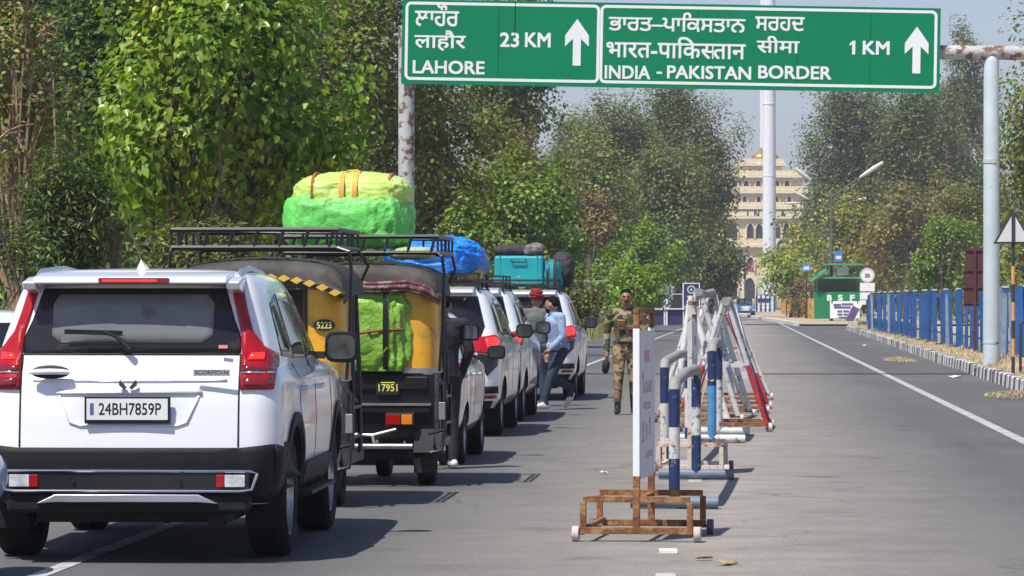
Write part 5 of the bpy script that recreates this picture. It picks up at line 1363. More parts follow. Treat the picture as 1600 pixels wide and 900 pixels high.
PRED = M('barrier_red', (0.42, 0.03, 0.035), 0.5, var=0.2, scale=6, col2=(0.5, 0.42, 0.4), wscale=12, thr=0.68, soft=0.03)
CASTOR = M('castor', (0.52, 0.42, 0.42), 0.7, var=0.25, scale=12)
CASTORD = M('castor_dark', (0.12, 0.08, 0.10), 0.7, var=0.25, scale=12)
NOTICE = M('notice_board', (0.62, 0.64, 0.67), 0.5, var=0.06, scale=3, col2=(0.48, 0.47, 0.46), wscale=4, thr=0.62)
PRNT = M('notice_print', (0.20, 0.20, 0.24), 0.6, var=0.4, scale=60, col2=(0.6, 0.6, 0.62), wscale=45, thr=0.5, soft=0.03)
PRNR = M('notice_print_red', (0.50, 0.10, 0.12), 0.6, var=0.3, scale=60, col2=(0.6, 0.6, 0.62), wscale=45, thr=0.52, soft=0.03)

def trolley(label, loc, rz, mat, w=0.76, dpt=0.92, post_h=1.56):
    """wheeled base of square tube with a notice board standing along its length"""
    t = thing('notice_trolley', label, 'barricade', loc, rz)
    hb, r = 0.285, 0.052
    for y in (0, dpt):
        f = MB()
        f.bar((-w / 2, y, 0.075), (w / 2, y, 0.075), 0.04, 0.045); f.bar((-w / 2 + 0.02, y, hb), (w / 2 - 0.02, y, hb), 0.036, 0.04)
        for x in (-w / 2 + 0.02, w / 2 - 0.02): f.bar((x, y, 0.10), (x, y, hb - 0.02), 0.04, 0.04)
        f.build('end_frame', mat, t, bevel=0.003)
        for sx in (-1, 1):
            wz = MB().lathe([(r * 0.4, -0.022), (r, -0.022), (r * 1.02, 0), (r, 0.022), (r * 0.4, 0.022)], 'x', 18, (sx * (w / 2 + 0.03), y, r)); wz.build('castor', CASTOR if y == 0 else CASTORD, t)
            MB().tube([(sx * (w / 2 - 0.03), y, r + 0.004), (sx * (w / 2 + 0.05), y, r + 0.004)], 0.012, 6).build('axle', RUST, t)
    s = MB()
    s.bar((0, 0, hb - 0.012), (0, dpt, hb - 0.012), 0.034, 0.034)
    s.bar((-w / 2 + 0.05, 0.02, 0.10), (-w / 2 + 0.05, dpt - 0.02, 0.10), 0.03, 0.03)
    s.build('base_rail', mat, t, bevel=0.003)
    for y in (0.0, dpt):
        MB().bar((0, y - 0.001, 0.06), (0, y - 0.001, 0.44), 0.046, 0.042).build('post_foot', mat, t, bevel=0.003)
        p = MB().bar((0, y, 0.44), (0, y, 1.43), 0.045, 0.04).build('post', SIGNW if mat is RUST else PWHITE, t, bevel=0.003)
        MB().bar((0, y, 1.43), (0, y, post_h), 0.04, 0.036).build('post_top', RUST if mat is RUST else PWHITE, t, bevel=0.003)
    tp = MB(); tp.bar((0, -0.02, post_h - 0.01), (0, dpt + 0.02, post_h - 0.01), 0.036, 0.03); tp.bar((0, 0, 1.47), (0, dpt, 1.47), 0.03, 0.03); tp.build('top_rail', RUST, t)
    pl = [(0.03, 0.42), (dpt - 0.05, 0.42), (dpt - 0.03, 0.47)]
    pl += [(dpt - 0.03 - 0.10 * (1 - math.cos(a)), 1.32 + 0.09 * math.sin(a)) for a in np.linspace(0, math.pi / 2, 6)] + [(0.03, 1.42)]
    pn = MB().prism(pl, 'x', 0.008, 0.026).build('board', NOTICE, t, smooth=False)
    rr = random.Random(int(loc[1] * 10))
    for (ya, yb, za, zb, m_) in ((0.25, 0.55, 1.20, 1.28, PRNR), (0.12, 0.2, 1.08, 1.14, PRNR), (0.15, 0.70, 0.99, 1.07, PRNT), (0.2, 0.6, 0.88, 0.93, PRNT), (0.12, 0.24, 0.66, 0.80, PRNT), (0.35, 0.42, 0.68, 0.78, PRNT), (0.55, 0.62, 0.70, 0.82, PRNR), (0.3, 0.75, 0.55, 0.59, PRNT)):
        MB().box((0.0275, (ya + yb) / 2, (za + zb) / 2), (0.002, yb - ya, zb - za)).build('print', m_, pn, smooth=False)
    return t
trolley('rusty wheeled notice trolley standing foremost in the barricade row', (0.835, 25.75, 0), -0.144, RUST)
trolley('cream painted wheeled notice trolley behind the blue and white pipe barriers', (1.64, 35.4, 0), -0.10, CREAM, 0.62, 0.9, 1.6)

def stripe_post(mb_unused, t, p0, top, r, bands, mats, nm='post'):
    p0 = Vector(p0); top = Vector(top)
    for k in range(len(mats)):
        a = p0.lerp(top, bands[k]); b = p0.lerp(top, bands[k + 1])
        MB().tube([a, b], r + 0.0006 * (k % 2), 14).build(nm, mats[k], t)

def pipe_barrier(label, near, far, h, bands, mats, matsf, beam, foot, footl=0.68, r=0.044, bend=0.03):
    near = Vector(near); far = Vector(far); ax = (far - near); L = ax.length
    rz = math.atan2(ax.y, ax.x) - math.pi / 2
    t = thing('pipe_barrier', label, 'barricade', near, rz)
    stripe_post(None, t, (0, 0, 0.06), (0, 0, h - 0.05), r, bands, mats)
    stripe_post(None, t, (0, L, 0.06), (0, L, h - 0.02), r, bands, matsf)
    MB().tube([(0, 0, h - 0.07), (0, 0.03, h - 0.015), (0, 0.15, h), (0, L * 0.5, h + bend), (0, L - 0.15, h + 0.02), (0, L - 0.02, h), (0, L, h - 0.06)], r * 1.05, 12).build('top_beam', beam, t)
    for y in (0, L):
        MB().tube([(-footl / 2, y, 0.055), (footl / 2, y, 0.05)], 0.046, 12).build('foot_pipe', foot, t)
    return t
pipe_barrier('navy and white pipe barrier right behind the rusty notice trolley', (1.26, 29.8, 0), (1.66, 34.6, 0), 0.98, [0, 0.38, 0.66, 1], [PBLUE, PWHITE, PBLUE], [PBLUE, PWHITE, PBLUE], PGREY, PSTEEL)
pipe_barrier('pipe barrier with a sagging grey beam beside the cream trolley', (1.47, 37.0, 0), (1.95, 42.4, 0), 1.02, [0, 0.16, 0.62, 1], [PBLUE, PWHITE, PBLUE], [PBLUE, PWHITE, PBLUE], PGREY, PSTEEL, 0.6)
pipe_barrier('pipe barrier with light blue band tied with rope before the white frames', (2.26, 43.4, 0), (2.46, 45.8, 0), 1.09, [0, 0.45, 0.60, 1], [PLBLUE, PLBLUE, PBLUE], [PWHITE, PWHITE, PBLUE], PGREY, PWHITE, 0.75, 0.052, 0.04)
rp_ = MB().tube([(-0.055, 0, 0.72), (0, -0.06, 0.70), (0.055, 0, 0.74), (0.0, 0.055, 0.75), (-0.055, 0, 0.72), (-0.10, -0.05, 0.55), (-0.15, -0.05, 0.3), (-0.22, -0.05, 0.1)], 0.012, 5)
ro = rp_.build('rope', M('rope', (0.42, 0.33, 0.22), 0.9, var=0.2), None); ro.location = (2.26, 43.4, 0); tag(ro, 'tan rope knotted round the light blue barrier post', 'rope')

def a_frame(label, near, far, h, half, mu, ml, split=0.5, r=0.034, wheels=True, beam=True, lean=0.0):
    near = Vector(near); far = Vector(far); ax = far - near; L = ax.length
    t = thing('trestle_barrier', label, 'barricade', near, math.atan2(ax.y, ax.x) - math.pi / 2)
    for y in (0, L):
        for sx in (-1, 1):
            a = Vector((sx * half, y, 0.09)); b = Vector((sx * 0.02 + lean, y, h))
            m_ = a.lerp(b, split)
            MB().tube([a, m_], r, 10).build('leg', ml, t); MB().tube([m_, b], r * 1.02, 10).build('leg', mu, t)
        MB().bar((-half - 0.05, y, 0.09), (half + 0.03, y, 0.09), 0.045, 0.045).build('foot_bar', RUST, t)
        z = 0.09 + (h - 0.09) * split; wx = half * (1 - split)
        MB().bar((-wx, y, z), (wx, y, z), 0.04, 0.05).build('cross_bar', mu, t)
        for sx in (-1, 1):
            MB().lathe([(0.02, -0.022), (0.055, -0.022), (0.055, 0.022), (0.02, 0.022)], 'x', 14, (sx * (half + 0.05), y, 0.055)).build('castor', CASTOR if sx > 0 else CASTORD, t)
    if beam:
        MB().tube([(lean, -0.06, h), (lean, L / 2, h - 0.03), (lean, L + 0.06, h)], 0.055, 12).build('top_beam', PGREY, t)
    for sx in (-1, 1):
        MB().tube([(sx * half * 0.55, 0, h * 0.46), (sx * half * 0.5, L, h * 0.5)], 0.03, 8).build('long_rail', mu, t)
        MB().tube([(sx * half * 0.95, 0, 0.14), (sx * 0.05 + lean, L, h * 0.97)], 0.03, 8).build('diagonal', mu, t)
    MB().tube([(half * 0.9, L, 0.14), (0.05, 0, h * 0.9)], 0.03, 8).build('diagonal', ml, t)
    return t
p1 = Vector((2.62, 47.1, 0)); 
a_frame('white and red trestle barrier with rusty wheeled feet', p1, p1 + Vector((0.12, 1.5, 0)), 1.60, 0.50, PWHITE, PRED, 0.48, 0.03)
p2 = Vector((2.46, 50.6, 0))
a_frame('white trestle barrier with a thick grey top beam', p2, p2 + Vector((0.30, 2.4, 0)), 1.72, 0.52, PWHITE, PWHITE, 0.45, 0.038)
p3 = Vector((3.0, 54.5, 0))
a_frame('white trestle barrier with pinkish lower legs', p3, p3 + Vector((0.2, 2.4, 0)), 1.55, 0.58, PWHITE, PRED, 0.30, 0.032)
p4 = Vector((3.25, 59.5, 0))
a_frame('thin white trestle barrier farthest along the barricade row', p4, p4 + Vector((0.3, 2.6, 0)), 1.55, 0.6, PWHITE, PWHITE, 0.5, 0.03)
# loose propped pole
lp_ = MB().tube([(0, 0, 0.03), (-0.46, 0.5, 1.62)], 0.05, 10).build('propped_pole', PWHITE); lp_.location = (2.78, 49.4, 0); tag(lp_, 'thick white pole leaning across the trestle barriers', 'pole')
lp2 = MB().tube([(0, 0, 0.03), (0.25, 0.4, 1.66)], 0.045, 10).build('propped_pole', PWHITE); lp2.location = (2.05, 49.0, 0); tag(lp2, 'white pole propped upright against the thick grey beam', 'pole')

# ================================================================ blue fence on the right verge
FB = M('fence_blue', (0.010, 0.085, 0.27), 0.55, var=0.25, scale=3, col2=(0.035, 0.12, 0.30), wscale=4, thr=0.58, soft=0.08)
FP = M('fence_faded', (0.22, 0.29, 0.36), 0.7, var=0.2, scale=4, col2=(0.05, 0.14, 0.38), wscale=5, thr=0.6, soft=0.05)
FD = M('fence_dusk_blue', (0.03, 0.07, 0.22), 0.6, var=0.25, scale=4)
f0 = Vector((11.2, 76.0)); f1 = Vector((16.75, 181.0))
fen = thing('picket_fence', 'long fence of broad blue pickets, some faded, on the right verge', 'fence', (f0.x, f0.y, VZ), -math.atan2(f1.x - f0.x, f1.y - f0.y))
FL = (f1 - f0).length
def picket_mesh(w, h, m):
    mb = MB(); mb.prism([(-w / 2, 0.03), (w / 2, 0.03), (w / 2, h - 0.03), (w / 2 - 0.02, h), (-w / 2 + 0.02, h), (-w / 2, h - 0.03)], 'y', -0.035, 0.035)
    me = mb.mesh(False); me.materials.append(m); return me
pm_ = [picket_mesh(0.11, 1.70, FB), picket_mesh(0.10, 1.66, FP), picket_mesh(0.09, 1.70, FD), picket_mesh(0.15, 1.72, FB)]
rp = random.Random(21); y = 0.3
while y < FL:
    far_ = y / FL
    k = rp.choices([0, 1, 2, 3], [5, 2.0, 2.4, 0.8])[0]
    o = bpy.data.objects.new('picket', pm_[k]); COL.objects.link(o); o.parent = fen
    o.location = (rp.uniform(-0.12, 0.12), y, rp.uniform(-0.09, 0.05)); o.rotation_euler = (rp.uniform(-0.02, 0.02), rp.uniform(-0.04, 0.04), rp.uniform(-0.4, 0.4))
    y += rp.uniform(1.2, 2.0) * (1 + 1.2 * far_)
for z in (0.35, 1.50):
    MB().bar((0.16, 0, z), (0.16, FL, z), 0.04, 0.06).build('rail', FB, fen)
MB().box((0.2, FL * 0.82, 0.30), (0.03, FL * 0.34, 0.5)).build('kick_board', FB, fen)
k = 0; y = 1.0
capm = MB().box((0, 0, 0), (0.16, 0.16, 0.05)).mesh(False); capm.materials.append(M('post_cap', (0.42, 0.46, 0.36), 0.8, var=0.2))
pom = MB().box((0, 0, 0.86), (0.13, 0.13, 1.72)).mesh(False); pom.materials.append(FB)
ftm = MB().prism([(-0.32, 0), (0.1, 0), (0.1, 0.10), (-0.2, 0.06)], 'y', -0.06, 0.06).mesh(False); ftm.materials.append(M('foot_rust', (0.05, 0.035, 0.03), 0.9))
while y < FL:
    for me, nm, zz in ((pom, 'fence_post', 0), (capm, 'post_cap', 1.74), (ftm, 'post_foot', 0.0)):
        o = bpy.data.objects.new(nm, me); COL.objects.link(o); o.parent = fen; o.location = (0.05 if nm != 'post_foot' else -0.02, y, zz)
    y += 6.2
# signs at the fence
def plate_post(name, label, base, h, r, mats, cat='road sign'):
    t = thing(name, label, cat, base, -RA)
    n = len(mats)
    for k in range(n): MB().tube([(0, 0, h * k / n), (0, 0, h * (k + 1) / n)], r + 0.0005 * (k % 2), 10).build('post', mats[k], t)
    return t
POR = M('post_orange', (0.62, 0.30, 0.10), 0.7, var=0.15, scale=8); PBK = M('post_black', (0.03, 0.03, 0.032), 0.7, var=0.2)
SBACK = M('sign_back', (0.60, 0.62, 0.64), 0.5, metal=0.1, var=0.05)
ts = plate_post('warning_sign', 'back of a triangular warning sign on an orange and black post', G(1583, 586, VZ), 2.75, 0.035, [PBK, POR, PBK, POR, PBK, POR, PBK, PBK])
d_ = G(1583, 586, VZ).y; u = d_ / F
zt = CH + (HZ - 327) * u - VZ; zb = CH + (HZ - 381) * u - VZ; hw_ = 31 * u
MB().prism([(-hw_, zb), (hw_, zb), (0, zt)], 'y', -0.05, -0.035).build('plate', PBK, ts, smooth=False)
MB().prism([(-hw_ + 5.5 * u, zb + 3.2 * u), (hw_ - 5.5 * u, zb + 3.2 * u), (0, zt - 6 * u)], 'y', -0.055, -0.0505).build('plate_back', SBACK, ts, smooth=False)
MB().box((0, -0.06, (zt + zb) / 2 - 0.03), (5.5 * u, 0.02, (zt - zb) * 0.86)).build('stiffener', PBK, ts)
DRED = M('dark_red_back', (0.075, 0.02, 0.022), 0.7, var=0.2, scale=3)
dr = thing('information_board', 'dark red ribbed back of a tall board behind the fence', 'sign', (at(1523, 470, 104).x, 104, VZ), -RA)
u = 104 / F
z0_, z1_ = CH + (HZ - 478) * u - VZ, CH + (HZ - 388) * u - VZ
MB().prism([(-17 * u, z0_), (16 * u, z0_), (18 * u, z0_ + 5 * u), (18 * u, z1_), (-14 * u, z1_), (-17 * u, z0_ + 40 * u)], 'y', 0.0, 0.03).build('board', DRED, dr, smooth=False)
for f in (0.05, 0.33, 0.62, 0.97): MB().box((0.0, -0.02, z0_ + (z1_ - z0_) * f), (34 * u, 0.035, 0.05)).build('rib', DRED, dr)
MB().box((0, -0.03, z1_ / 2), (0.07, 0.05, z1_)).build('post', DRED, dr)
# black frame at the picture's right
bf = thing('steel_hoop', 'short black steel hoop standing on the verge by the striped kerb', 'hoop', G(1601, 585, VZ), -RA)
MB().tube([(-0.08, 0, 0), (-0.08, 0, 0.95), (-0.03, 0, 1.0), (0.5, 0, 1.0), (0.55, 0, 0.95), (0.55, 0, 0)], 0.028, 8).build('hoop', PBK, bf)
MB().tube([(-0.08, 0, 0.35), (0.55, 0, 0.35)], 0.02, 8).build('hoop_rail', PBK, bf)

# ================================================================ guard post and far signs
KD = 268.0
GREEN = M('kiosk_green', (0.0, 0.21, 0.075), 0.5, var=0.1, scale=1.5)
GREENL = M('kiosk_roof_green', (0.05, 0.30, 0.13), 0.55, var=0.15, scale=1.5)
u = KD / F
def kx(x): return (x - 1310) * u
def kz(y): return CH + (HZ - y) * u - 0.1
ki = thing('guard_post', 'small green guard post with two tier roof and BSF lettering', 'guard post', (at(1310, 467, KD).x, KD, 0.1))
MB().box((kx(1310), 0.9, kz(476) - 0.05), (kx(1345) - kx(1275), 1.8, kz(455) - kz(497))).build('wall', GREEN, ki, bevel=0.02)
for x in (1277, 1343):
    for yy in (0.08, 1.75): MB().box((kx(x), yy, kz(457) / 2 + kz(430) / 2), (0.1, 0.1, kz(428) - kz(458) + 0.3)).build('corner_post', GREEN, ki)
MB().box((kx(1312), 0.9, kz(434)), (kx(1349) - kx(1276), 2.6, 0.14)).build('lower_roof', GREENL, ki)
MB().prism([(kx(1269), kz(440)), (kx(1271), kz(436)), (kx(1291), kz(420)), (kx(1293), kz(424))], 'y', -0.5, 2.3).build('roof_slope', GREENL, ki)
MB().box((kx(1318), 0.9, kz(413)), (kx(1347) - kx(1289), 2.2, 0.13)).build('upper_roof', GREENL, ki)
for x in (1294, 1343): MB().box((kx(x), 0.5, kz(423)), (0.12, 0.12, kz(414) - kz(433))).build('roof_post', GREEN, ki)
MB().box((kx(1317), 0.2, kz(423)), (kx(1326) - kx(1308), 0.25, kz(417) - kz(430))).build('cooler_box', M('grey_box', (0.45, 0.46, 0.46), 0.6, var=0.1), ki, bevel=0.02)
MB().box((kx(1310), 1.2, kz(445)), (kx(1340) - kx(1280), 0.1, kz(434) - kz(457))).build('inner_wall', M('dim_inside', (0.10, 0.11, 0.08), 0.8, var=0.3), ki)
for ch, xa, xb in (('B', 1292, 1300), ('S', 1309, 1317), ('F', 1328, 1336)):
    text_on('lettering', ch, (xb - xa) * u, 9.5 * u, (kx(xa), -0.012, kz(470)), (1, 0, 0), (0, 0, 1), SIGNW, ki, 0.05)
ln = MB().ell((kx(1290), -0.2, kz(427)), (0.14, 0.14, 0.14), 12, 8).build('lamp_globe', SIGNW, ki)
bn = thing('notice_banner', 'white printed banner leaning before the green guard post', 'banner', (at(1320, 467, KD - 4).x, KD - 4, 0.05))
u2 = (KD - 4) / F
MB().box((0, 0, (HZ - 484) * u2 + CH - 0.05), (46 * u2, 0.04, 27 * u2), Matrix.Rotation(R(-8), 3, 'X')).build('board', SIGNW, bn)
PUR = M('banner_print', (0.08, 0.06, 0.22), 0.7, var=0.5, scale=4)
rr = random.Random(2)
for (dxp, yp, w_) in ((-12, 476, 12), (4, 475, 18), (-4, 480, 26), (-8, 486, 8), (2, 486, 9), (12, 485, 8), (-8, 491, 8), (1, 491, 7), (10, 491, 9), (0, 496, 20)):
    MB().box((dxp * u2, -0.06 - (yp - 484) * 0.006, (HZ - yp) * u2 + CH - 0.05), (w_ * u2, 0.012, 2.2 * u2), Matrix.Rotation(R(-8), 3, 'X')).build('print', PUR, bn)
for sx in (-1, 1): MB().bar((sx * 20 * u2, 0.15, 0), (sx * 20 * u2, 0.05, 1.5), 0.06).build('leg', PBK, bn)
dm = thing('leaning_board', 'purple and white board leaning at the end of the blue fence', 'board', (at(1332, 467, KD - 7).x, KD - 7, 0.02), 0)
MB().box((0, 0, 0.55), (0.5, 0.08, 1.1), Matrix.Rotation(R(28), 3, 'Y')).build('panel', M('purple_panel', (0.12, 0.07, 0.2), 0.7, var=0.3), dm)
MB().box((0.30, 0.02, 0.72), (0.2, 0.06, 1.4), Matrix.Rotation(R(28), 3, 'Y')).build('panel_edge', SIGNW, dm)
def far_sign(label, x, yb, ytop, d, parts, r=0.05, name='road_sign'):
    p = at(x, yb, d); t = thing(name, label, 'road sign', (p.x, d, max(0, 0.0)))
    MB().tube([(0, 0, 0), (0, 0, CH + (HZ - ytop) * d / F)], r, 8).build('post', PBK, t)
    for sh in parts:
        u_ = d / F
        if sh[0] == 'disc':
            _, yc, rad, m_ = sh
            MB().lathe([(rad * u_, -0.10), (rad * u_, -0.07)], 'y', 24, (0, 0, CH + (HZ - yc) * u_)).build('plate', m_, t)
        elif sh[0] == 'ring':
            _, yc, rad, m_ = sh
            MB().lathe([(rad * u_, -0.108), (rad * u_, -0.102), (rad * u_ * 0.8, -0.102), (rad * u_ * 0.8, -0.108)], 'y', 24, (0, 0, CH + (HZ - yc) * u_), closed=True).build('ring', m_, t)
        else:
            _, x0, y0, x1, y1, m_ = sh
            MB().box(((x0 + x1) / 2 * u_, -0.085, CH + (HZ - (y0 + y1) / 2) * u_), ((x1 - x0) * u_, 0.03, (y1 - y0) * u_)).build('plate', m_, t)
    return t
SBL = M('sign_blue', (0.06, 0.24, 0.50), 0.5, var=0.2, scale=2); SCY = M('sign_cyan', (0.03, 0.32, 0.50), 0.5, var=0.2, scale=2); SGREY = M('sign_grey', (0.55, 0.55, 0.54), 0.6, var=0.08)
s20 = far_sign('round white 20 speed sign with two white plates below it', 1355, 500, 420, KD - 10, [('disc', 430, 11.5, SIGNW), ('ring', 430, 11.5, SGREY), ('rect', -11.5, 442, 11.5, 455, SIGNW), ('rect', -11.5, 457, 5, 468, SIGNW), ('rect', -12, 469, -2, 476, SIGNW)])
u3 = (KD - 10) / F
text_on('lettering', '20', 8 * u3, 6 * u3, (-4 * u3, -0.112, CH + (HZ - 433.5) * u3), (1, 0, 0), (0, 0, 1), PBK, s20, 0.03)
far_sign('round white sign above two cyan plates by the ochre fence', 1229, 500, 437, 330, [('disc', 443, 6.5, SIGNW), ('rect', -7, 450, 7, 456, SCY), ('rect', -7, 457.5, 7, 464, SCY)])
for (x, y0, y1, hw2, lab) in ((1260, 411, 424, 6.5, 'pale blue direction board among the lime green leaves'), (1310, 392, 409, 6.5, 'blue and white board above the guard post roof')):
    d3 = 300; t = far_sign(lab, x, 495, y0, d3, [('rect', -hw2, y0, hw2, y1, SBL), ('rect', -hw2 * 0.2, (y0 + y1) / 2, hw2 * 0.8, y1 - 1.0, SIGNW)][:1], 0.05)
    MB().box((0, -0.103, CH + (HZ - (y0 * 0.4 + y1 * 0.6)) * d3 / F), (hw2 * 1.3 * d3 / F, 0.004, 5 * d3 / F)).build('print', SIGNW, t)
eb = far_sign('navy emblem board with white border beyond the barricades', 1080, 512, 443, 205, [('rect', -13.5, 442, 13.5, 480, SIGNW)], 0.06, 'emblem_board')
u4 = 205 / F
NAVY = M('navy', (0.02, 0.03, 0.11), 0.5, var=0.15)
MB().box((0, -0.105, CH + (HZ - 461) * u4), (23.5 * u4, 0.006, 35 * u4)).build('board_face', NAVY, eb)
MB().lathe([(6.6 * u4, -0.116), (6.6 * u4, -0.110), (4.6 * u4, -0.110), (4.6 * u4, -0.116)], 'y', 28, (0, 0, CH + (HZ - 452.5) * u4), closed=True).build('emblem', SGREY, eb)
MB().prism([(-2.4 * u4, CH + (HZ - 454.5) * u4), (2.4 * u4, CH + (HZ - 454.5) * u4), (0, CH + (HZ - 449) * u4)], 'y', -0.116, -0.110).build('emblem', SGREY, eb)
MB().box((0, -0.112, CH + (HZ - 463) * u4), (14 * u4, 0.004, 1.6 * u4)).build('print', SGREY, eb)
# ochre picket fence beyond
OC = M('ochre_paint', (0.52, 0.29, 0.06), 0.7, var=0.2, scale=2)
of = thing('picket_fence', 'short ochre picket fence along the far verge before the gate', 'fence', (at(1270, 500, 290).x, 290, 0.1), 0)
e1 = at(1222, 489, 390); d0v = Vector((of.location.x, 290)); vec_ = Vector((e1.x, 390)) - d0v
om_ = MB().prism([(-0.13, 0), (0.13, 0), (0.13, 1.5), (0, 1.62), (-0.13, 1.5)], 'y', -0.04, 0.04).mesh(False); om_.materials.append(OC)
for k in range(13):
    f = k / 12; o = bpy.data.objects.new('picket', om_); COL.objects.link(o); o.parent = of; o.location = (vec_.x * f, vec_.y * f, 0)
for z in (0.4, 1.2): MB().bar((0, 0.06, z), (vec_.x, vec_.y + 0.06, z), 0.06, 0.08).build('rail', OC, of)

# street lamps with two arms
LAMPH = M('lamp_head', (0.60, 0.60, 0.57), 0.5, var=0.1); POLEG = M('lamp_pole', (0.10, 0.105, 0.10), 0.6, var=0.2)
def street_lamp(label, x, d, yj, lx, ly, rx_, ry_):
    u_ = d / F; p = at(x, 480, d)
    t = thing('street_lamp', label, 'street lamp', (p.x, d, 0))
    J = CH + (HZ - yj) * u_
    MB().tube([(0, 0, 0), (0, 0, J * 0.5), (0, 0, J + 0.3)], [0.13, 0.10, 0.07], 10).build('pole', POLEG, t)
    for (ex, ey) in ((lx, ly), (rx_, ry_)):
        e = Vector(((ex - x) * u_, -0.3, CH + (HZ - ey) * u_)); a = Vector((0, 0, J))
        q = a.lerp(e, 0.55) + Vector((0, 0, 0.05))
        MB().tube([a, q], 0.05, 8).build('arm', POLEG, t)
        dd = (e - q).normalized(); up = Vector((0, 0, 1)); 
        hd = MB(); hd.tube([q, q.lerp(e, 0.25), q.lerp(e, 0.6), e], [0.06, 0.13, 0.17, 0.11], 10); hd.build('lamp_head', LAMPH, t)
    return t
street_lamp('tallest twin arm street lamp above the guard post', 1299, 270, 308, 1241, 263, 1379, 254)
street_lamp('twin arm street lamp behind the tallest one', 1291, 350, 328, 1240, 300, 1353, 310)
street_lamp('farthest twin arm street lamp partly in the yellow tree', 1283, 430, 318, 1226, 318, 1332, 292)
# overhead cable on the left and wire
wr = MB().tube([at(600, 437, 140), at(760, 440, 150), at(930, 439.5, 160), at(1010, 438, 170)], 0.03, 5).build('overhead_cable', M('pale_cable', (0.5, 0.5, 0.5), 0.6)); tag(wr, 'thin pale cable strung along the trees beyond the queue', 'cable')

# litter
LIT = M('paper_litter', (0.68, 0.67, 0.64), 0.8, var=0.1); LITB = M('brown_litter', (0.42, 0.30, 0.17), 0.9, var=0.3)
def litter(label, x, y, w, dp, h, m, seed):
    r_ = random.Random(seed); p = G(x, y)
    mb = MB(); V = []; nx = 4
    for i in range(nx):
        for j in range(3):
            V.append((-w / 2 + w * i / (nx - 1) + r_.uniform(-0.1, 0.1) * w, -dp / 2 + dp * j / 2, 0.008 + r_.random() * h))
    mb.add(V, [(i * 3 + j, (i + 1) * 3 + j, (i + 1) * 3 + j + 1, i * 3 + j + 1) for i in range(nx - 1) for j in range(2)])
    o = mb.build('litter', m, None); o.location = (p.x, p.y, 0); o.rotation_euler = (0, 0, r_.uniform(0, 3))
    md = o.modifiers.new('t', 'SOLIDIFY'); md.thickness = 0.006
    return tag(o, label, 'litter')
pc = MB().box((0, 0, 0.012), (0.115, 0.19, 0.024)).build('concrete_chip', LIT, None, bevel=0.004); pc.location = G(1044, 864); tag(pc, 'small white block lying on the road before the rusty trolley', 'litter')
litter('crumpled white paper by the far striped kerb', 1353, 541, 0.14, 0.3, 0.05, LIT, 1)
litter('scrap of pale paper under the middle of the striped kerb', 1492, 591, 0.14, 0.3, 0.05, LIT, 2)
litter('pale scrap lying beside the straw heap in the gutter', 1411, 566, 0.12, 0.3, 0.05, LIT, 3)
litter('brown leaf litter on the road in the foreground', 1136, 883, 0.07, 0.15, 0.03, LITB, 4)
litter('tiny pebble like scrap beside the white block', 1100, 876, 0.05, 0.1, 0.02, LITB, 5)
litter('pale scrap on the asphalt left of the trolley', 944, 741, 0.05, 0.12, 0.03, LIT, 6)
def heap(label, x, y, rx_, ry_, n, seed):
    c = G(x, y)
    def fn(rg):
        a = rg.random() * 6.283; q = rg.random() ** 0.6
        return (c.x + math.cos(a) * rx_ * q, c.y + math.sin(a) * ry_ * q, 0.02 + 0.08 * (1 - q))
    tag(blades('straw', n, fn, 0.01, 0.06, 0.012, DRYM, [(0.50, 0.41, 0.27), (0.42, 0.34, 0.21)], seed, 3.0), label, 'straw', kind='stuff')
heap('heap of dry straw swept into the gutter', 1405, 565, 0.35, 2.6, 1400, 31)
heap('second heap of straw at the near end of the kerb', 1588, 622, 0.5, 1.6, 1000, 32)
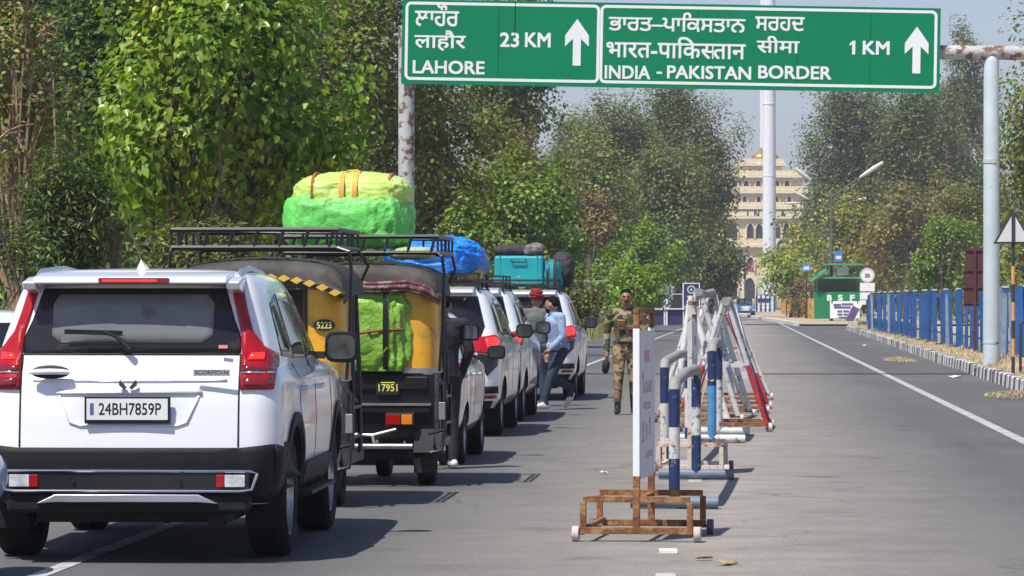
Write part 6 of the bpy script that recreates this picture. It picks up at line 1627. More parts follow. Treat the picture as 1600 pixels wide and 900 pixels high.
# ================================================================ people
SKIN = M('skin', (0.25, 0.125, 0.072), 0.55, var=0.1, scale=12)
SKIN2 = M('skin_light', (0.33, 0.175, 0.105), 0.55, var=0.1, scale=12)
HAIR = M('hair', (0.006, 0.0055, 0.005), 0.8, var=0.3, spec=0.1)
EYEW = M('eye_white', (0.6, 0.58, 0.55), 0.3); 
def camo():
    m = bpy.data.materials.new('camouflage'); m.use_nodes = True; nt = m.node_tree; b = nt.nodes['Principled BSDF']
    tc = _n(nt, 'ShaderNodeTexCoord')
    mp = _n(nt, 'ShaderNodeMapping'); mp.inputs['Scale'].default_value = (1, 1, 1.5); nt.links.new(tc.outputs['Object'], mp.inputs[0])
    def band(sc, off):
        n = _n(nt, 'ShaderNodeTexNoise'); n.inputs['Scale'].default_value = sc; n.inputs['Detail'].default_value = 2
        ad = _n(nt, 'ShaderNodeVectorMath', operation='ADD'); ad.inputs[1].default_value = (off, off * 2, off); nt.links.new(mp.outputs[0], ad.inputs[0]); nt.links.new(ad.outputs[0], n.inputs['Vector'])
        return n.outputs['Fac']
    def gt(f, t):
        q = _n(nt, 'ShaderNodeMath', operation='GREATER_THAN'); q.inputs[1].default_value = t; nt.links.new(f, q.inputs[0]); return q.outputs[0]
    def mixc(fac, a, bcol):
        x = _n(nt, 'ShaderNodeMix', data_type='RGBA'); nt.links.new(fac, x.inputs[0])
        if isinstance(a, tuple): x.inputs[6].default_value = a
        else: nt.links.new(a, x.inputs[6])
        x.inputs[7].default_value = bcol; return x.outputs[2]
    c = mixc(gt(band(5, 1.0), 0.53), (0.28, 0.215, 0.115, 1), (0.045, 0.062, 0.026, 1))
    c = mixc(gt(band(6, 7.0), 0.56), c, (0.13, 0.075, 0.035, 1))
    c = mixc(gt(band(8, 13.0), 0.62), c, (0.022, 0.024, 0.018, 1))
    nt.links.new(c, b.inputs['Base Color']); b.inputs['Roughness'].default_value = 0.85
    n3 = _n(nt, 'ShaderNodeTexNoise'); n3.inputs['Scale'].default_value = 14; nt.links.new(tc.outputs['Object'], n3.inputs['Vector'])
    bp = _n(nt, 'ShaderNodeBump'); bp.inputs['Strength'].default_value = 0.6; bp.inputs['Distance'].default_value = 0.03; nt.links.new(n3.outputs['Fac'], bp.inputs['Height']); nt.links.new(bp.outputs[0], b.inputs['Normal'])
    return m
CAMO = camo()
def cloth(name, col, v=0.12): return M(name, col, 0.85, var=v, scale=7, bump=0.7, bscale=13)
SHIRT = cloth('pale_blue_shirt', (0.27, 0.36, 0.53)); JEANS = cloth('jeans', (0.020, 0.034, 0.062), 0.3); BLACKT = cloth('black_cloth', (0.018, 0.018, 0.022))
GREYJ = cloth('grey_green_jacket', (0.11, 0.12, 0.115)); TURB = cloth('maroon_turban', (0.22, 0.012, 0.025)); BOOT = M('boot', (0.02, 0.02, 0.021), 0.4, var=0.2)
SNEAK = M('white_shoe', (0.60, 0.58, 0.54), 0.6, var=0.1); SOLE = M('sole', (0.35, 0.32, 0.28), 0.7)

def person(label, loc, rz, J, mats, hair=True, sl=1.0, extra=None, voxel=0.011):
    """J: joints in metres (x right, y ahead, z up). Body parts grow into one surface; each region takes its cloth."""
    t = thing('person', label, 'person', loc, rz)
    V = {k: Vector(v) for k, v in J.items()}
    segs = []      # (p0, p1, r0, r1, flatten y, region)
    def S(a, b, r0, r1, reg, fy=1.0): segs.append((Vector(a), Vector(b), r0, r1, fy, reg))
    pel, wa, ch, nk, hd = V['pelvis'], V['waist'], V['chest'], V['neck'], V['head']
    S(pel + Vector((0, 0, -0.05)), pel + Vector((0, 0, 0.06)), 0.165, 0.16, 'trousers', 0.72)
    S(pel + Vector((0, 0, 0.05)), wa, 0.158 * sl, 0.152 * sl, 'top', 0.74)
    S(wa, ch, 0.152 * sl, 0.175 * sl, 'top', 0.72)
    S(ch, ch.lerp(nk, 0.62), 0.175 * sl, 0.115 * sl, 'top', 0.70)
    for s in 'LR':
        sh, el, wr_, hp, kn, an, to = V['sh' + s], V['el' + s], V['wr' + s], V['hip' + s], V['kn' + s], V['an' + s], V['toe' + s]
        S(ch.lerp(sh, 0.35) + Vector((0, 0, 0.05)), sh, 0.085, 0.072, 'top')
        S(sh, el, 0.067 * sl, 0.053 * sl, 'sleeve'); S(el, wr_, 0.052 * sl, 0.040 * sl, 'cuff')
        hv = (wr_ - el).normalized()
        palm = wr_ + hv * 0.085
        S(wr_ - hv * 0.01, palm, 0.028, 0.036, 'skin', 0.8)
        side = Vector((1 if s == 'R' else -1, 0, 0)); fw = Vector((0, 1, 0))
        for k in range(4):
            o_ = fw * (0.027 - 0.018 * k)
            ln = (0.072, 0.082, 0.077, 0.06)[k]
            a = palm + o_ + hv * 0.012; b = a + hv * ln * 0.5 - side * 0.008; c = b + hv * ln * 0.42 - side * 0.026
            S(a, b, 0.0105, 0.0098, 'skin'); S(b, c, 0.0098, 0.0085, 'skin')
        a = wr_ + hv * 0.03 + fw * 0.022; b = a + hv * 0.035 + fw * 0.028; S(a, b, 0.0135, 0.012, 'skin'); S(b, b + hv * 0.032 + fw * 0.004, 0.012, 0.0095, 'skin')
        S(hp, kn, 0.092 * sl, 0.066 * sl, 'trousers'); S(kn, an + Vector((0, 0, 0.12)), 0.064 * sl, 0.050 * sl, 'shin'); S(an + Vector((0, 0, 0.14)), an, 0.050, 0.046, 'ankle')
        S(an + Vector((0, 0, -0.03)), an.lerp(to, 0.45) + Vector((0, 0, -0.012)), 0.046, 0.044, 'shoe'); S(an.lerp(to, 0.4), to, 0.043, 0.033, 'shoe')
        hb = an - (to - an).normalized() * 0.05; S(an + Vector((0, 0, -0.03)), hb + Vector((0, 0, -0.045 if abs(to.z - an.z) < 0.12 else -0.02)), 0.042, 0.036, 'shoe')
    S(nk + Vector((0, 0, -0.05)), hd + Vector((0, 0, -0.06)), 0.060, 0.056, 'skin')
    f = (V.get('face', hd + Vector((0, 1, 0))) - hd); f.z = 0; f.normalize(); sd = Vector((f.y, -f.x, 0))
    hc = hd + Vector((0, 0, 0.03))
    mb = MB(); regs = []
    for p0, p1, r0, r1, fy, reg in segs:
        d = p1 - p0; L = max(d.length, 1e-4); n = 12
        ax = d / L
        u_ = Vector((1, 0, 0)); u_ = (u_ - ax * u_.dot(ax))
        if u_.length < 0.1: u_ = Vector((0, 1, 0)) - ax * ax.y
        u_.normalize(); w_ = ax.cross(u_)
        prof = [(r0 * math.cos(a), -r0 * math.sin(a)) for a in (1.45, 1.1, 0.75, 0.4)] + [(r0, 0), (r0 * 0.75 + r1 * 0.25, L * 0.25), ((r0 + r1) / 2, L / 2), (r0 * 0.25 + r1 * 0.75, L * 0.75), (r1, L)] + [(r1 * math.cos(a), L + r1 * math.sin(a)) for a in (0.4, 0.75, 1.1, 1.45)]
        vs = []; 
        for r_, h_ in prof:
            for k in range(n):
                g = 2 * math.pi * k / n
                vs.append(p0 + ax * (h_ if 0 <= h_ <= L else (h_ * fy if h_ < 0 else L + (h_ - L) * fy)) + u_ * r_ * math.cos(g) + w_ * r_ * fy * math.sin(g))
        fs = [tuple(range(n - 1, -1, -1)), tuple((len(prof) - 1) * n + k for k in range(n))]
        for i in range(len(prof) - 1):
            for k in range(n):
                k2 = (k + 1) % n; fs.append((i * n + k, i * n + k2, (i + 1) * n + k2, (i + 1) * n + k))
        mb.add(vs, fs)
    rot = Matrix((sd, f, Vector((0, 0, 1)))).transposed()
    mb.ell(hc, (0.077, 0.098, 0.115), 18, 12, rot)                                   # skull
    mb.ell(hc + f * 0.028 + Vector((0, 0, -0.065)), (0.056, 0.066, 0.062), 14, 10, rot)   # jaw
    mb.ell(hc + f * 0.098 + Vector((0, 0, -0.022)), (0.014, 0.022, 0.026), 10, 8, rot)     # nose
    mb.ell(hc + f * 0.084 + Vector((0, 0, 0.022)), (0.055, 0.018, 0.014), 12, 8, rot)      # brow
    for s in (-1, 1): mb.ell(hc + sd * s * 0.08 + Vector((0, 0, -0.01)), (0.014, 0.022, 0.034), 10, 8, rot)
    me = mb.mesh(False)
    o = link('body', me, None, t)
    md = o.modifiers.new('r', 'REMESH'); md.mode = 'VOXEL'; md.voxel_size = voxel; md.adaptivity = 0
    md = o.modifiers.new('s', 'SMOOTH'); md.factor = 0.5; md.iterations = 3
    dg = bpy.context.evaluated_depsgraph_get()
    me2 = bpy.data.meshes.new_from_object(o.evaluated_get(dg)); o.modifiers.clear(); o.data = me2
    regs = ['skin', 'top', 'sleeve', 'cuff', 'trousers', 'shin', 'ankle', 'shoe']
    ml = []
    for r_ in regs:
        me2.materials.append(mats.get(r_) or mats[{'sleeve': 'top', 'cuff': 'top', 'shin': 'trousers', 'ankle': 'trousers'}.get(r_, r_)])
    nf = len(me2.polygons); C = np.empty(nf * 3, np.float32); me2.polygons.foreach_get('center', C); C = C.reshape(-1, 3)
    best = np.full(nf, 1e9); idx = np.zeros(nf, np.int32)
    for p0, p1, r0, r1, fy, reg in segs:
        a = np.array(p0); d = np.array(p1 - p0); L2 = max(d @ d, 1e-9)
        tt = np.clip((C - a) @ d / L2, 0, 1)
        dist = np.linalg.norm(C - a - tt[:, None] * d, axis=1) / (r0 + (r1 - r0) * tt)
        m_ = dist < best; best[m_] = dist[m_]; idx[m_] = regs.index(reg)
    idx[C[:, 2] > hd.z - 0.075] = 0
    me2.polygons.foreach_set('material_index', idx)
    me2.polygons.foreach_set('use_smooth', [True] * nf)
    # face
    for s in (-1, 1):
        e = MB().ell(hc + f * 0.086 + sd * s * 0.031 + Vector((0, 0, 0.003)), (0.014, 0.010, 0.008), 10, 6, rot).build('eye', EYEW, t)
        MB().ell(hc + f * 0.0945 + sd * s * 0.031 + Vector((0, 0, 0.003)), (0.0065, 0.004, 0.0065), 8, 6, rot).build('iris', HAIR, e)
        MB().ell(hc + f * 0.097 + sd * s * 0.031 + Vector((0, 0, 0.024)), (0.021, 0.007, 0.0055), 10, 6, rot).build('eyebrow', HAIR, t)
    MB().ell(hc + f * 0.090 + Vector((0, 0, -0.078)), (0.022, 0.008, 0.008), 10, 6, rot).build('mouth', M('lips', (0.16, 0.06, 0.05), 0.5), t)
    if hair:
        V_ = []; 
        hb = MB()
        hb.ell(hc + Vector((0, 0, 0.028)) - f * 0.012, (0.083, 0.098, 0.102), 20, 12, rot)
        hv_ = [Vector(p) for p in hb.v]
        hb.v = [tuple(p if (p - hc).z > 0.035 + 0.05 * (p - hc).dot(f) / 0.09 or (p - hc).dot(f) < -0.02 and (p - hc).z > -0.05 else hc + (p - hc) * 0.85) for p in hv_]
        hb.build('hair', HAIR, t)
    return t, V, hc, f, sd, rot

def moustache(t, hc, f, rot, w=0.034):
    MB().ell(hc + f * 0.096 + Vector((0, 0, -0.056)), (w, 0.010, 0.010), 12, 8, rot).build('moustache', HAIR, t)
def beard(t, hc, f, rot):
    b = MB(); b.ell(hc + f * 0.034 + Vector((0, 0, -0.082)), (0.060, 0.066, 0.052), 16, 10, rot); b.build('beard', HAIR, t)

# soldier walking towards us
SJ = dict(pelvis=(0, 0, 0.94), waist=(0, 0, 1.10), chest=(0, 0.01, 1.33), neck=(0, 0.0, 1.50), head=(0, 0.03, 1.615), face=(0.03, 1, 1.6),
          shR=(0.205, 0, 1.43), elR=(0.27, -0.05, 1.15), wrR=(0.27, 0.03, 0.90), shL=(-0.205, 0, 1.43), elL=(-0.265, 0.02, 1.15), wrL=(-0.27, 0.10, 0.91),
          hipR=(0.095, 0, 0.90), knR=(0.11, 0.10, 0.49), anR=(0.12, 0.08, 0.085), toeR=(0.15, 0.24, 0.04), hipL=(-0.095, 0, 0.90), knL=(-0.11, 0.0, 0.49), anL=(-0.115, -0.13, 0.085), toeL=(-0.14, 0.04, 0.035))
sp0 = G(978, 648)
sol, V, hc, f, sd, rot = person('soldier in camouflage walking beside the barricades with a dark cap in hand', (sp0.x, sp0.y, 0), math.pi + 0.02, SJ, dict(skin=SKIN, top=CAMO, trousers=CAMO, ankle=BOOT, shoe=BOOT), sl=1.08)
moustache(sol, hc, f, rot)
MB().tube([(-0.16, -0.01, 1.02), (-0.08, 0.125, 1.02), (0.08, 0.125, 1.02), (0.16, -0.01, 1.02), (0.08, -0.125, 1.02), (-0.08, -0.125, 1.02), (-0.16, -0.01, 1.02)], 0.022, 6).build('belt', BLACKT, sol)
MB().box((0.075, 0.15, 1.33), (0.10, 0.012, 0.02)).build('ribbon_bar', M('ribbon', (0.45, 0.32, 0.08), 0.7), sol)
MB().box((0.08, 0.152, 1.27), (0.05, 0.01, 0.025)).build('badge', M('red_badge', (0.35, 0.02, 0.02), 0.7), sol)
for s in (-1, 1): MB().box((s * 0.15, 0.0, 1.508), (0.11, 0.05, 0.016), Matrix.Rotation(R(s * 16), 3, 'Y')).build('shoulder_strap', CAMO, sol)
for s in (-1, 1): MB().box((s * 0.075, 0.14, 1.25), (0.105, 0.02, 0.11)).build('chest_pocket', CAMO, sol, bevel=0.008)
cp = bpy.data.objects.new('cap', None); COL.objects.link(cp); tag(cp, 'soft dark cap hanging from the soldier hand', 'cap')
cp.location = sol.matrix_basis @ Vector((0.285, 0.06, 0.69)); cp.rotation_euler = (0.2, 0.1, 0)
MB().ell((0, 0, 0.0), (0.055, 0.07, 0.11), 14, 10).build('cap_crown', BLACKT, cp)
MB().ell((0, 0.03, -0.07), (0.05, 0.05, 0.05), 12, 8).build('cap_peak', BLACKT, cp)

# man in a pale blue shirt stepping out between the cars
MJ = dict(pelvis=(0, 0, 0.90), waist=(0, 0.02, 1.05), chest=(0, 0.06, 1.27), neck=(0, 0.08, 1.43), head=(-0.01, 0.12, 1.515), face=(0.75, 0.8, 1.5),
          shR=(0.19, 0.05, 1.36), elR=(0.235, -0.03, 1.09), wrR=(0.20, 0.06, 0.85), shL=(-0.19, 0.07, 1.36), elL=(-0.24, 0.06, 1.08), wrL=(-0.20, 0.22, 0.92),
          hipR=(0.09, 0, 0.86), knR=(0.09, 0.06, 0.46), anR=(0.10, -0.26, 0.20), toeR=(0.12, -0.17, 0.045), hipL=(-0.09, 0, 0.86), knL=(-0.09, 0.19, 0.48), anL=(-0.09, 0.27, 0.085), toeL=(-0.10, 0.43, 0.05))
mp0 = G(873, 640)
man, V, hc, f, sd, rot = person('bearded man in pale blue shirt and dark jeans stepping towards the cars', (mp0.x, mp0.y, 0), R(118), MJ, dict(skin=SKIN2, top=SHIRT, trousers=JEANS, shoe=SNEAK), sl=1.1)
beard(man, hc, f, rot); moustache(man, hc, f, rot)
MB().tube([(0.165, 0.05, 0.885), (0.20, 0.09, 0.89), (0.24, 0.06, 0.88), (0.21, 0.02, 0.875), (0.165, 0.05, 0.885)], 0.012, 6).build('wristwatch', BLACKT, man)
MB().prism([(-0.16, 0.86), (0.16, 0.86), (0.175, 1.0), (-0.175, 1.0)], 'y', -0.128, 0.148).build('shirt_tail', SHIRT, man, bevel=0.06)

# man with a maroon turban, back to us
TJ = dict(pelvis=(0, 0, 0.93), waist=(0, 0, 1.08), chest=(0, 0, 1.32), neck=(0, 0, 1.48), head=(0, 0.02, 1.585), face=(0.5, 1, 1.5),
          shR=(0.21, 0, 1.42), elR=(0.25, -0.04, 1.14), wrR=(0.21, 0.08, 0.90), shL=(-0.21, 0, 1.42), elL=(-0.26, 0, 1.14), wrL=(-0.27, 0.05, 0.88),
          hipR=(0.095, 0, 0.89), knR=(0.10, 0.03, 0.49), anR=(0.10, 0, 0.085), toeR=(0.12, 0.16, 0.04), hipL=(-0.095, 0, 0.89), knL=(-0.10, 0.02, 0.49), anL=(-0.10, 0, 0.085), toeL=(-0.12, 0.16, 0.04))
tur, V, hc, f, sd, rot = person('man in grey jacket and maroon turban beside the queue', ((838 - 800) * 58.3 / F, 58.3, 0), R(-8), TJ, dict(skin=SKIN2, top=GREYJ, trousers=JEANS, shoe=BOOT), hair=False, sl=1.12)
tb = MB()
for k, (z, r_, ry_) in enumerate(((0.015, 0.100, 0.118), (0.045, 0.112, 0.128), (0.075, 0.117, 0.130), (0.105, 0.112, 0.124), (0.132, 0.097, 0.108))):
    tb.ell(hc + Vector((0.004 * (-1) ** k, -0.008, z)), (r_, ry_, 0.034), 22, 8, Matrix.Rotation(R(6 * (-1) ** k), 3, 'Y'))
tb.ell(hc + Vector((0, -0.01, 0.15)), (0.075, 0.085, 0.03), 16, 8)
tbo = tb.build('turban', TURB, tur, angle=180)
beard(tur, hc, f, rot)

# someone in black by the hatchback, mostly behind the rickshaw
BJ = dict(TJ); BJ.update(head=(0, 0.03, 1.54), neck=(0, 0.0, 1.44), shR=(0.19, 0, 1.38), shL=(-0.19, 0, 1.38), chest=(0, 0, 1.28))
blk, V, hc, f, sd, rot = person('person in black clothes squeezed between rickshaw 17951 and the hatchback', ((693 - 800) * 36.75 / F, 36.75, 0), R(20), BJ, dict(skin=SKIN, top=BLACKT, trousers=BLACKT, shoe=SNEAK))
# guard standing in the post
grd, V, hc, f, sd, rot = person('guard sitting behind the counter of the green guard post', (at(1285, 467, 268.6).x, 268.6, 0.55), math.pi, TJ, dict(skin=SKIN, top=BLACKT, trousers=BLACKT, shoe=BOOT), voxel=0.02)
# rider at the picture edge: pale blue scooter
SCB = M('scooter_blue', (0.36, 0.46, 0.62), 0.35, var=0.06, coat=0.6)
sc = thing('motor_scooter', 'pale blue motor scooter just entering beside the big SUV', 'scooter', (-3.18, 22.2, 0), math.pi)
ap = MB(); ap.add([(-0.17, 0.62, 0.28), (0.17, 0.62, 0.28), (0.24, 0.66, 0.42), (0.235, 0.60, 0.66), (0.16, 0.52, 0.88), (-0.16, 0.52, 0.88), (-0.235, 0.60, 0.66), (-0.24, 0.66, 0.42)], [(0, 1, 2, 7), (7, 2, 3, 6), (6, 3, 4, 5)])
apo = ap.build('apron', SCB, sc, angle=80); md = apo.modifiers.new('t', 'SOLIDIFY'); md.thickness = 0.03; md = apo.modifiers.new('b', 'BEVEL'); md.width = 0.02; md.segments = 3
MB().ell((0, -0.45, 0.58), (0.20, 0.48, 0.20), 18, 10).build('rear_body', SCB, sc)
MB().box((0, 0.25, 0.30), (0.36, 0.6, 0.08)).build('footboard', CLAD, sc, bevel=0.02)
MB().ell((0, -0.4, 0.78), (0.15, 0.42, 0.07), 16, 8).build('seat', BLK, sc)
MB().tube([(-0.24, 0.36, 1.0), (-0.13, 0.46, 0.98), (0.13, 0.46, 0.98), (0.24, 0.36, 1.0)], 0.016, 8).build('handlebar', BLK, sc)
MB().ell((0, 0.50, 0.96), (0.15, 0.12, 0.11), 16, 10).build('headlamp_cowl', SCB, sc)
for s in (-1, 1):
    MB().tube([(s * 0.19, 0.41, 0.99), (s * 0.16, 0.44, 1.12)], 0.008, 6).build('mirror_stem', BLK, sc)
    MB().ell((s * 0.16, 0.45, 1.15), (0.05, 0.02, 0.04), 12, 8).build('mirror', BLK, sc)
wheel(sc, 0, 0.72, 0.21, 0.09, 1, 5, 0.6); wheel(sc, 0, -0.55, 0.21, 0.09, 1, 5, 0.6)
# ================================================================ the cream gate building, flagpoles, jeep and gate far ahead
BD = 700.0; bu = BD / F
CREAMW = M('cream_plaster', (0.72, 0.60, 0.39), 0.85, var=0.06, scale=0.2); WHITEB = M('white_trim', (0.74, 0.68, 0.54), 0.8, var=0.05); GOLD = M('gold_dome', (0.42, 0.30, 0.12), 0.4, metal=0.5, var=0.1)
PANE = M('dark_opening', (0.035, 0.03, 0.03), 0.4, var=0.3); PINK = M('pink_glass', (0.35, 0.08, 0.10), 0.3, var=0.2)
gb_ = thing('gate_building', 'tall cream stepped gate building with arched windows and gold dome', 'building', (at(1192, 467, BD).x, BD, 0))
def bx_(x): return (x - 1192) * bu
def bz(y): return CH + (HZ - y) * bu
tiers = [(1075, 1312, 470, 385, 0, 18), (1088, 1300, 385, 340, 1.5, 15), (1098, 1288, 340, 325, 2.0, 14), (1112, 1272, 325, 300, 3, 12), (1128, 1256, 300, 275, 4, 10), (1160, 1226, 275, 256, 5.5, 7)]
for k, (x0, x1, y0, y1, off, dp) in enumerate(tiers):
    MB().box(((bx_(x0) + bx_(x1)) / 2, off + dp / 2, (bz(y0) + bz(y1)) / 2), (bx_(x1) - bx_(x0), dp, bz(y1) - bz(y0))).build('storey', CREAMW, gb_, smooth=False)
    MB().box(((bx_(x0) + bx_(x1)) / 2, off + dp / 2 - 0.3, bz(y1) + 0.05), (bx_(x1) - bx_(x0) + 1.2, dp + 1.0, 0.45)).build('cornice', WHITEB, gb_, smooth=False)
    MB().box(((bx_(x0) + bx_(x1)) / 2, off - 0.2, bz(y1) + 0.75), (bx_(x1) - bx_(x0) + 0.6, 0.2, 0.8)).build('parapet', CREAMW, gb_, smooth=False)
def arch(xc, ybot, ytop, w, off, pane=PANE):
    hx = w / 2 * bu; z0 = bz(ybot); z1 = bz(ytop); zs = z0 + (z1 - z0) * 0.55
    def prof(g):
        return [(bx_(xc) - hx - g, z0), (bx_(xc) - hx - g, zs)] + [(bx_(xc) + (hx + g) * math.cos(a) * (1 - 0.12 * math.sin(a)), zs + (z1 - zs + g) * math.sin(a) ** 0.9) for a in np.linspace(math.pi * 0.96, 0.04 * math.pi, 9)] + [(bx_(xc) + hx + g, zs), (bx_(xc) + hx + g, z0)]
    A_, B_ = prof(0.22), prof(0); n = len(A_)
    fr = MB(); y0, y1 = off - 0.35, off - 0.002
    fr.add([(p[0], y, p[1]) for y in (y0, y1) for q in (A_, B_) for p in q],
           [(i, i + 1, n + i + 1, n + i) for i in range(n - 1)] + [(i, 2 * n + i, 2 * n + i + 1, i + 1) for i in range(n - 1)] + [(n + i, n + i + 1, 3 * n + i + 1, 3 * n + i) for i in range(n - 1)])
    w_ = fr.build('window', WHITEB, gb_, smooth=False)
    MB().prism(B_, 'y', off - 0.06, off - 0.004).build('pane', pane, w_, smooth=False)
for x in (1112, 1143, 1173, 1187, 1215, 1230, 1260): arch(x, 372 - 0, 349, 11 if x not in (1143,) else 20, 1.5)
for x in (1130, 1172, 1208, 1236): arch(x, 424, 402, 12, 0, PINK if x == 1172 else PANE)
for x in (1100, 1140, 1171, 1232, 1275): arch(x, 466, 434 if x != 1140 else 438, 17 if x != 1140 else 24, 0)
for x in (1145, 1165, 1187, 1215, 1235): arch(x, 322, 306, 7, 3)
for x in (1150, 1168, 1187, 1216, 1232): arch(x, 297, 281, 8, 4)
for x in (1175, 1190, 1212): arch(x, 274, 262, 8, 5.5)
for ch, x in zip('INDIA', (1171, 1182, 1197, 1212, 1223)):
    text_on('lettering', ch, (2.0 if ch == 'I' else 8.0) * bu, 11.5 * bu, (bx_(x) - 3 * bu, 1.15, bz(339.5)), (1, 0, 0), (0, 0, 1), INK, gb_, 0.03)
pf_ = [(0.2, bz(236) + 0.9), (0.35, bz(236) + 0.3), (1.0, bz(237)), (1.6, bz(241)), (1.75, bz(246)), (1.5, bz(251)), (1.7, bz(254)), (1.9, bz(256))]
for xc in (1193, 1207): MB().lathe([(r_, z_) for r_, z_ in reversed(pf_)], 'z', 20, (bx_(xc), 8.0, 0)).build('dome', GOLD, gb_)
FLAGW = M('flagpole_white', (0.74, 0.75, 0.78), 0.45, var=0.03)
fp = thing('flagpole', 'colossal white tapering flagpole rising before the gate building', 'flagpole', (at(1202, 467, 640).x, 640, 0))
MB().lathe([(1.25, 0), (1.25, 2), (1.12, 10), (1.05, 40), (0.95, 70), (0.7, 105)], 'z', 24).build('shaft', FLAGW, fp)
for z in (10, 22, 34, 46, 58): MB().lathe([(1.14, z), (1.14, z + 0.25)], 'z', 24).build('joint_ring', FLAGW, fp)
fp2 = thing('flagpole', 'more distant white flagpole standing behind the gold dome', 'flagpole', (at(1193, 467, 1000).x, 1000, 0))
MB().lathe([(0.95, 0), (0.95, 60), (0.8, 110)], 'z', 20).build('shaft', FLAGW, fp2)
# overhead banner, gate, jeep
ob = thing('overhead_banner', 'blue banner strung across the road before the gate building', 'banner', (at(1130, 410, 520).x, 520, 0))
u5 = 520 / F
MB().box((1.5 * u5, 0, CH + (HZ - 411) * u5), (62 * u5, 0.08, 7 * u5), Matrix.Rotation(R(-4), 3, 'Y')).build('banner', M('banner_blue', (0.04, 0.07, 0.20), 0.7, var=0.4, scale=1.2), ob)
for x in (-30, 34): MB().tube([(x * u5, 0, 0), (x * u5, 0, CH + (HZ - 402) * u5)], 0.12, 8).build('pole', POLEG, ob)
MB().box((-8 * u5, -0.3, CH + (HZ - 425) * u5), (9 * u5, 0.06, 22 * u5)).build('side_panel', M('panel_blue', (0.05, 0.10, 0.28), 0.6, var=0.2), ob)
gt = thing('boom_gate', 'blue and white barred gate closing the far road', 'gate', (at(1196, 490, 440).x, 440, 0)); u6 = 440 / F
for z in (0.15, 0.75, 1.35, 2.0): MB().box((0, 0, z + 0.1), (30 * u6, 0.08, 0.12)).build('rail', SBL, gt)
for k in range(9): MB().box((-14 * u6 + k * 3.5 * u6, -0.06, 1.1), (0.16, 0.05, 1.9)).build('bar', SIGNW if k % 2 else NAVY, gt)
MB().box((-2 * u6, -0.11, 1.45), (20 * u6, 0.04, 0.5)).build('sign_panel', NAVY, gt)
MB().box((13.6 * u6, 0, 1.3), (0.14, 0.14, 2.6)).build('gate_post', SIGNW, gt)
jp = thing('jeep', 'blue and white jeep approaching from the far gate', 'jeep', (at(1165, 497, 330).x, 330, 0), 0)
JB = M('jeep_blue', (0.08, 0.28, 0.58), 0.4, var=0.1)
MB().prism([(-0.1, 0.55), (-0.1, 0.98), (1.1, 1.08), (1.15, 1.0), (3.2, 1.0), (3.2, 0.5)], 'x', -0.62, 0.62).build('body', JB, jp, bevel=0.03)
MB().box((0, -0.13, 0.80), (0.75, 0.06, 0.38)).build('grille', SIGNW, jp, bevel=0.02)
for s in (-1, 1):
    MB().prism([(-0.12, 0.62), (-0.1, 0.88), (0.75, 0.92), (0.95, 0.55), (0.7, 0.80), (0.05, 0.78)], 'x', min(s * 0.62, s * 0.88), max(s * 0.62, s * 0.88)).build('fender', SIGNW, jp, bevel=0.02)
    MB().lathe([(0.11, -0.19), (0.11, -0.12)], 'y', 14, (s * 0.30, 0, 0.85)).build('headlight', CLEAR, jp)
    MB().box((s * 0.72, -0.14, 0.98), (0.2, 0.04, 0.36)).build('panel', JB, jp)
    wheel(jp, s * 0.72, 0.35, 0.36, 0.22, s, 5, 0.6); wheel(jp, s * 0.72, 2.5, 0.36, 0.22, s, 5, 0.6)
MB().box((0, -0.25, 0.50), (1.6, 0.12, 0.16)).build('bumper', PBK, jp, bevel=0.02)
ws_ = MB(); 
for x in (-0.6, 0.6): ws_.bar((x, 1.1, 1.05), (x, 1.2, 1.62), 0.05)
ws_.bar((-0.62, 1.2, 1.62), (0.62, 1.2, 1.62), 0.05); ws_.bar((-0.62, 1.1, 1.07), (0.62, 1.1, 1.07), 0.05); ws_.build('windscreen_frame', PBK, jp)
MB().box((0, 1.15, 1.34), (1.15, 0.02, 0.5), Matrix.Rotation(R(-10), 3, 'X')).build('windscreen', GLASS_MID, jp)
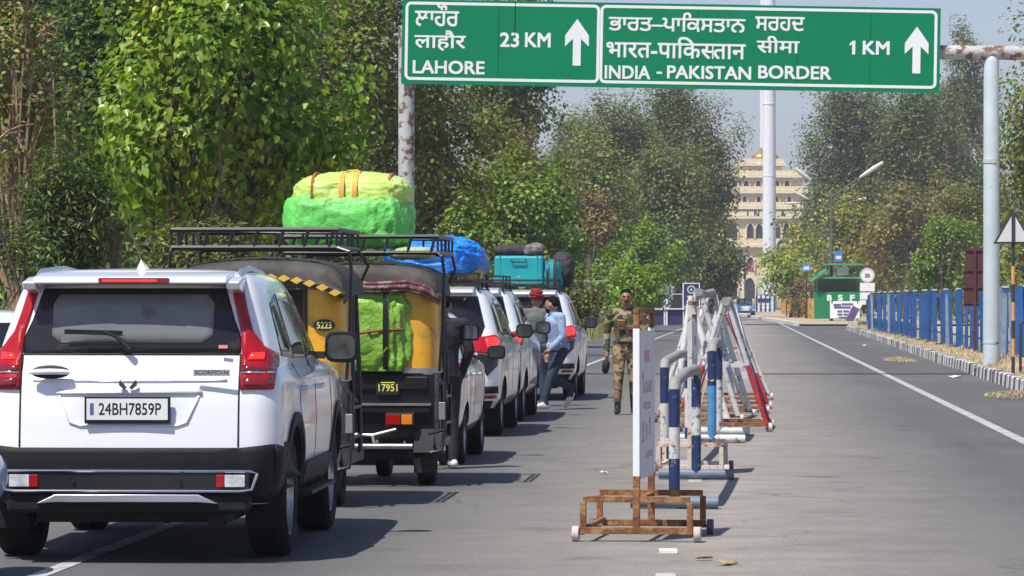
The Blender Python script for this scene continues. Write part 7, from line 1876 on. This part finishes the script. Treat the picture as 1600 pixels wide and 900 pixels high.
MB().prism([(1.3, 1.0), (1.25, 1.66), (3.15, 1.62), (3.2, 1.0)], 'x', -0.6, 0.6).build('canvas_top', CANV, jp, bevel=0.05)
# booths by the trees on the left
for (x, d, lab) in ((1025, 232, 'white rimmed roadside stall frame under the trees'), (1055, 236, 'second roadside stall frame beside the emblem board')):
    u7 = d / F; st = thing('roadside_stall', lab, 'stall', (at(x, 480, d).x, d, 0))
    for sx in (-1, 1):
        for yy in (0, 1.2): MB().box((sx * 0.5, yy, 0.95), (0.06, 0.06, 1.9)).build('post', SIGNW, st)
    MB().box((0, 0.6, 1.02), (1.15, 1.4, 0.07)).build('counter', SIGNW, st); MB().box((0, 0.62, 0.5), (0.95, 1.1, 0.9)).build('cabinet', NAVY, st)
    MB().box((0, 0.6, 1.92), (1.2, 1.5, 0.06)).build('canopy', SGREY, st); MB().box((0.1, 0.9, 1.35), (0.7, 0.3, 0.5)).build('goods', GRYC, st, bevel=0.03)
rk2 = random.Random(4)
for k in range(5):
    p = G(1010 + k * 9, 512 - k * 1.5); s_ = rk2.uniform(0.14, 0.3)
    o = MB().ell((0, 0, s_ * 0.3), (s_ * 1.3, s_, s_ * 0.6), 9, 6).build('stone', M('stone', (0.36, 0.30, 0.24), 0.9, var=0.25, bump=0.6, bscale=8), None, smooth=False); o.location = (p.x - 0.4, p.y, -0.03)
    tag(o, 'loose pale stone on the verge beneath the emblem board trees', 'stone', 'stones on the far verge')

# ================================================================ dusty air
hz = MB().box((0, 1500, 58), (3100, 3200, 118)).build('haze', None, None, smooth=False)
hm = bpy.data.materials.new('dusty_air'); hm.use_nodes = True
nt = hm.node_tree; nt.nodes.remove(nt.nodes['Principled BSDF'])
pv = nt.nodes.new('ShaderNodeVolumePrincipled'); pv.inputs['Color'].default_value = (0.86, 0.89, 0.97, 1); pv.inputs['Density'].default_value = 0.00034; pv.inputs['Anisotropy'].default_value = 0.2
nt.links.new(pv.outputs[0], nt.nodes['Material Output'].inputs['Volume'])
hz.data.materials.append(hm); hz['kind'] = 'stuff'; hz['label'] = 'thin dusty haze over the whole road'
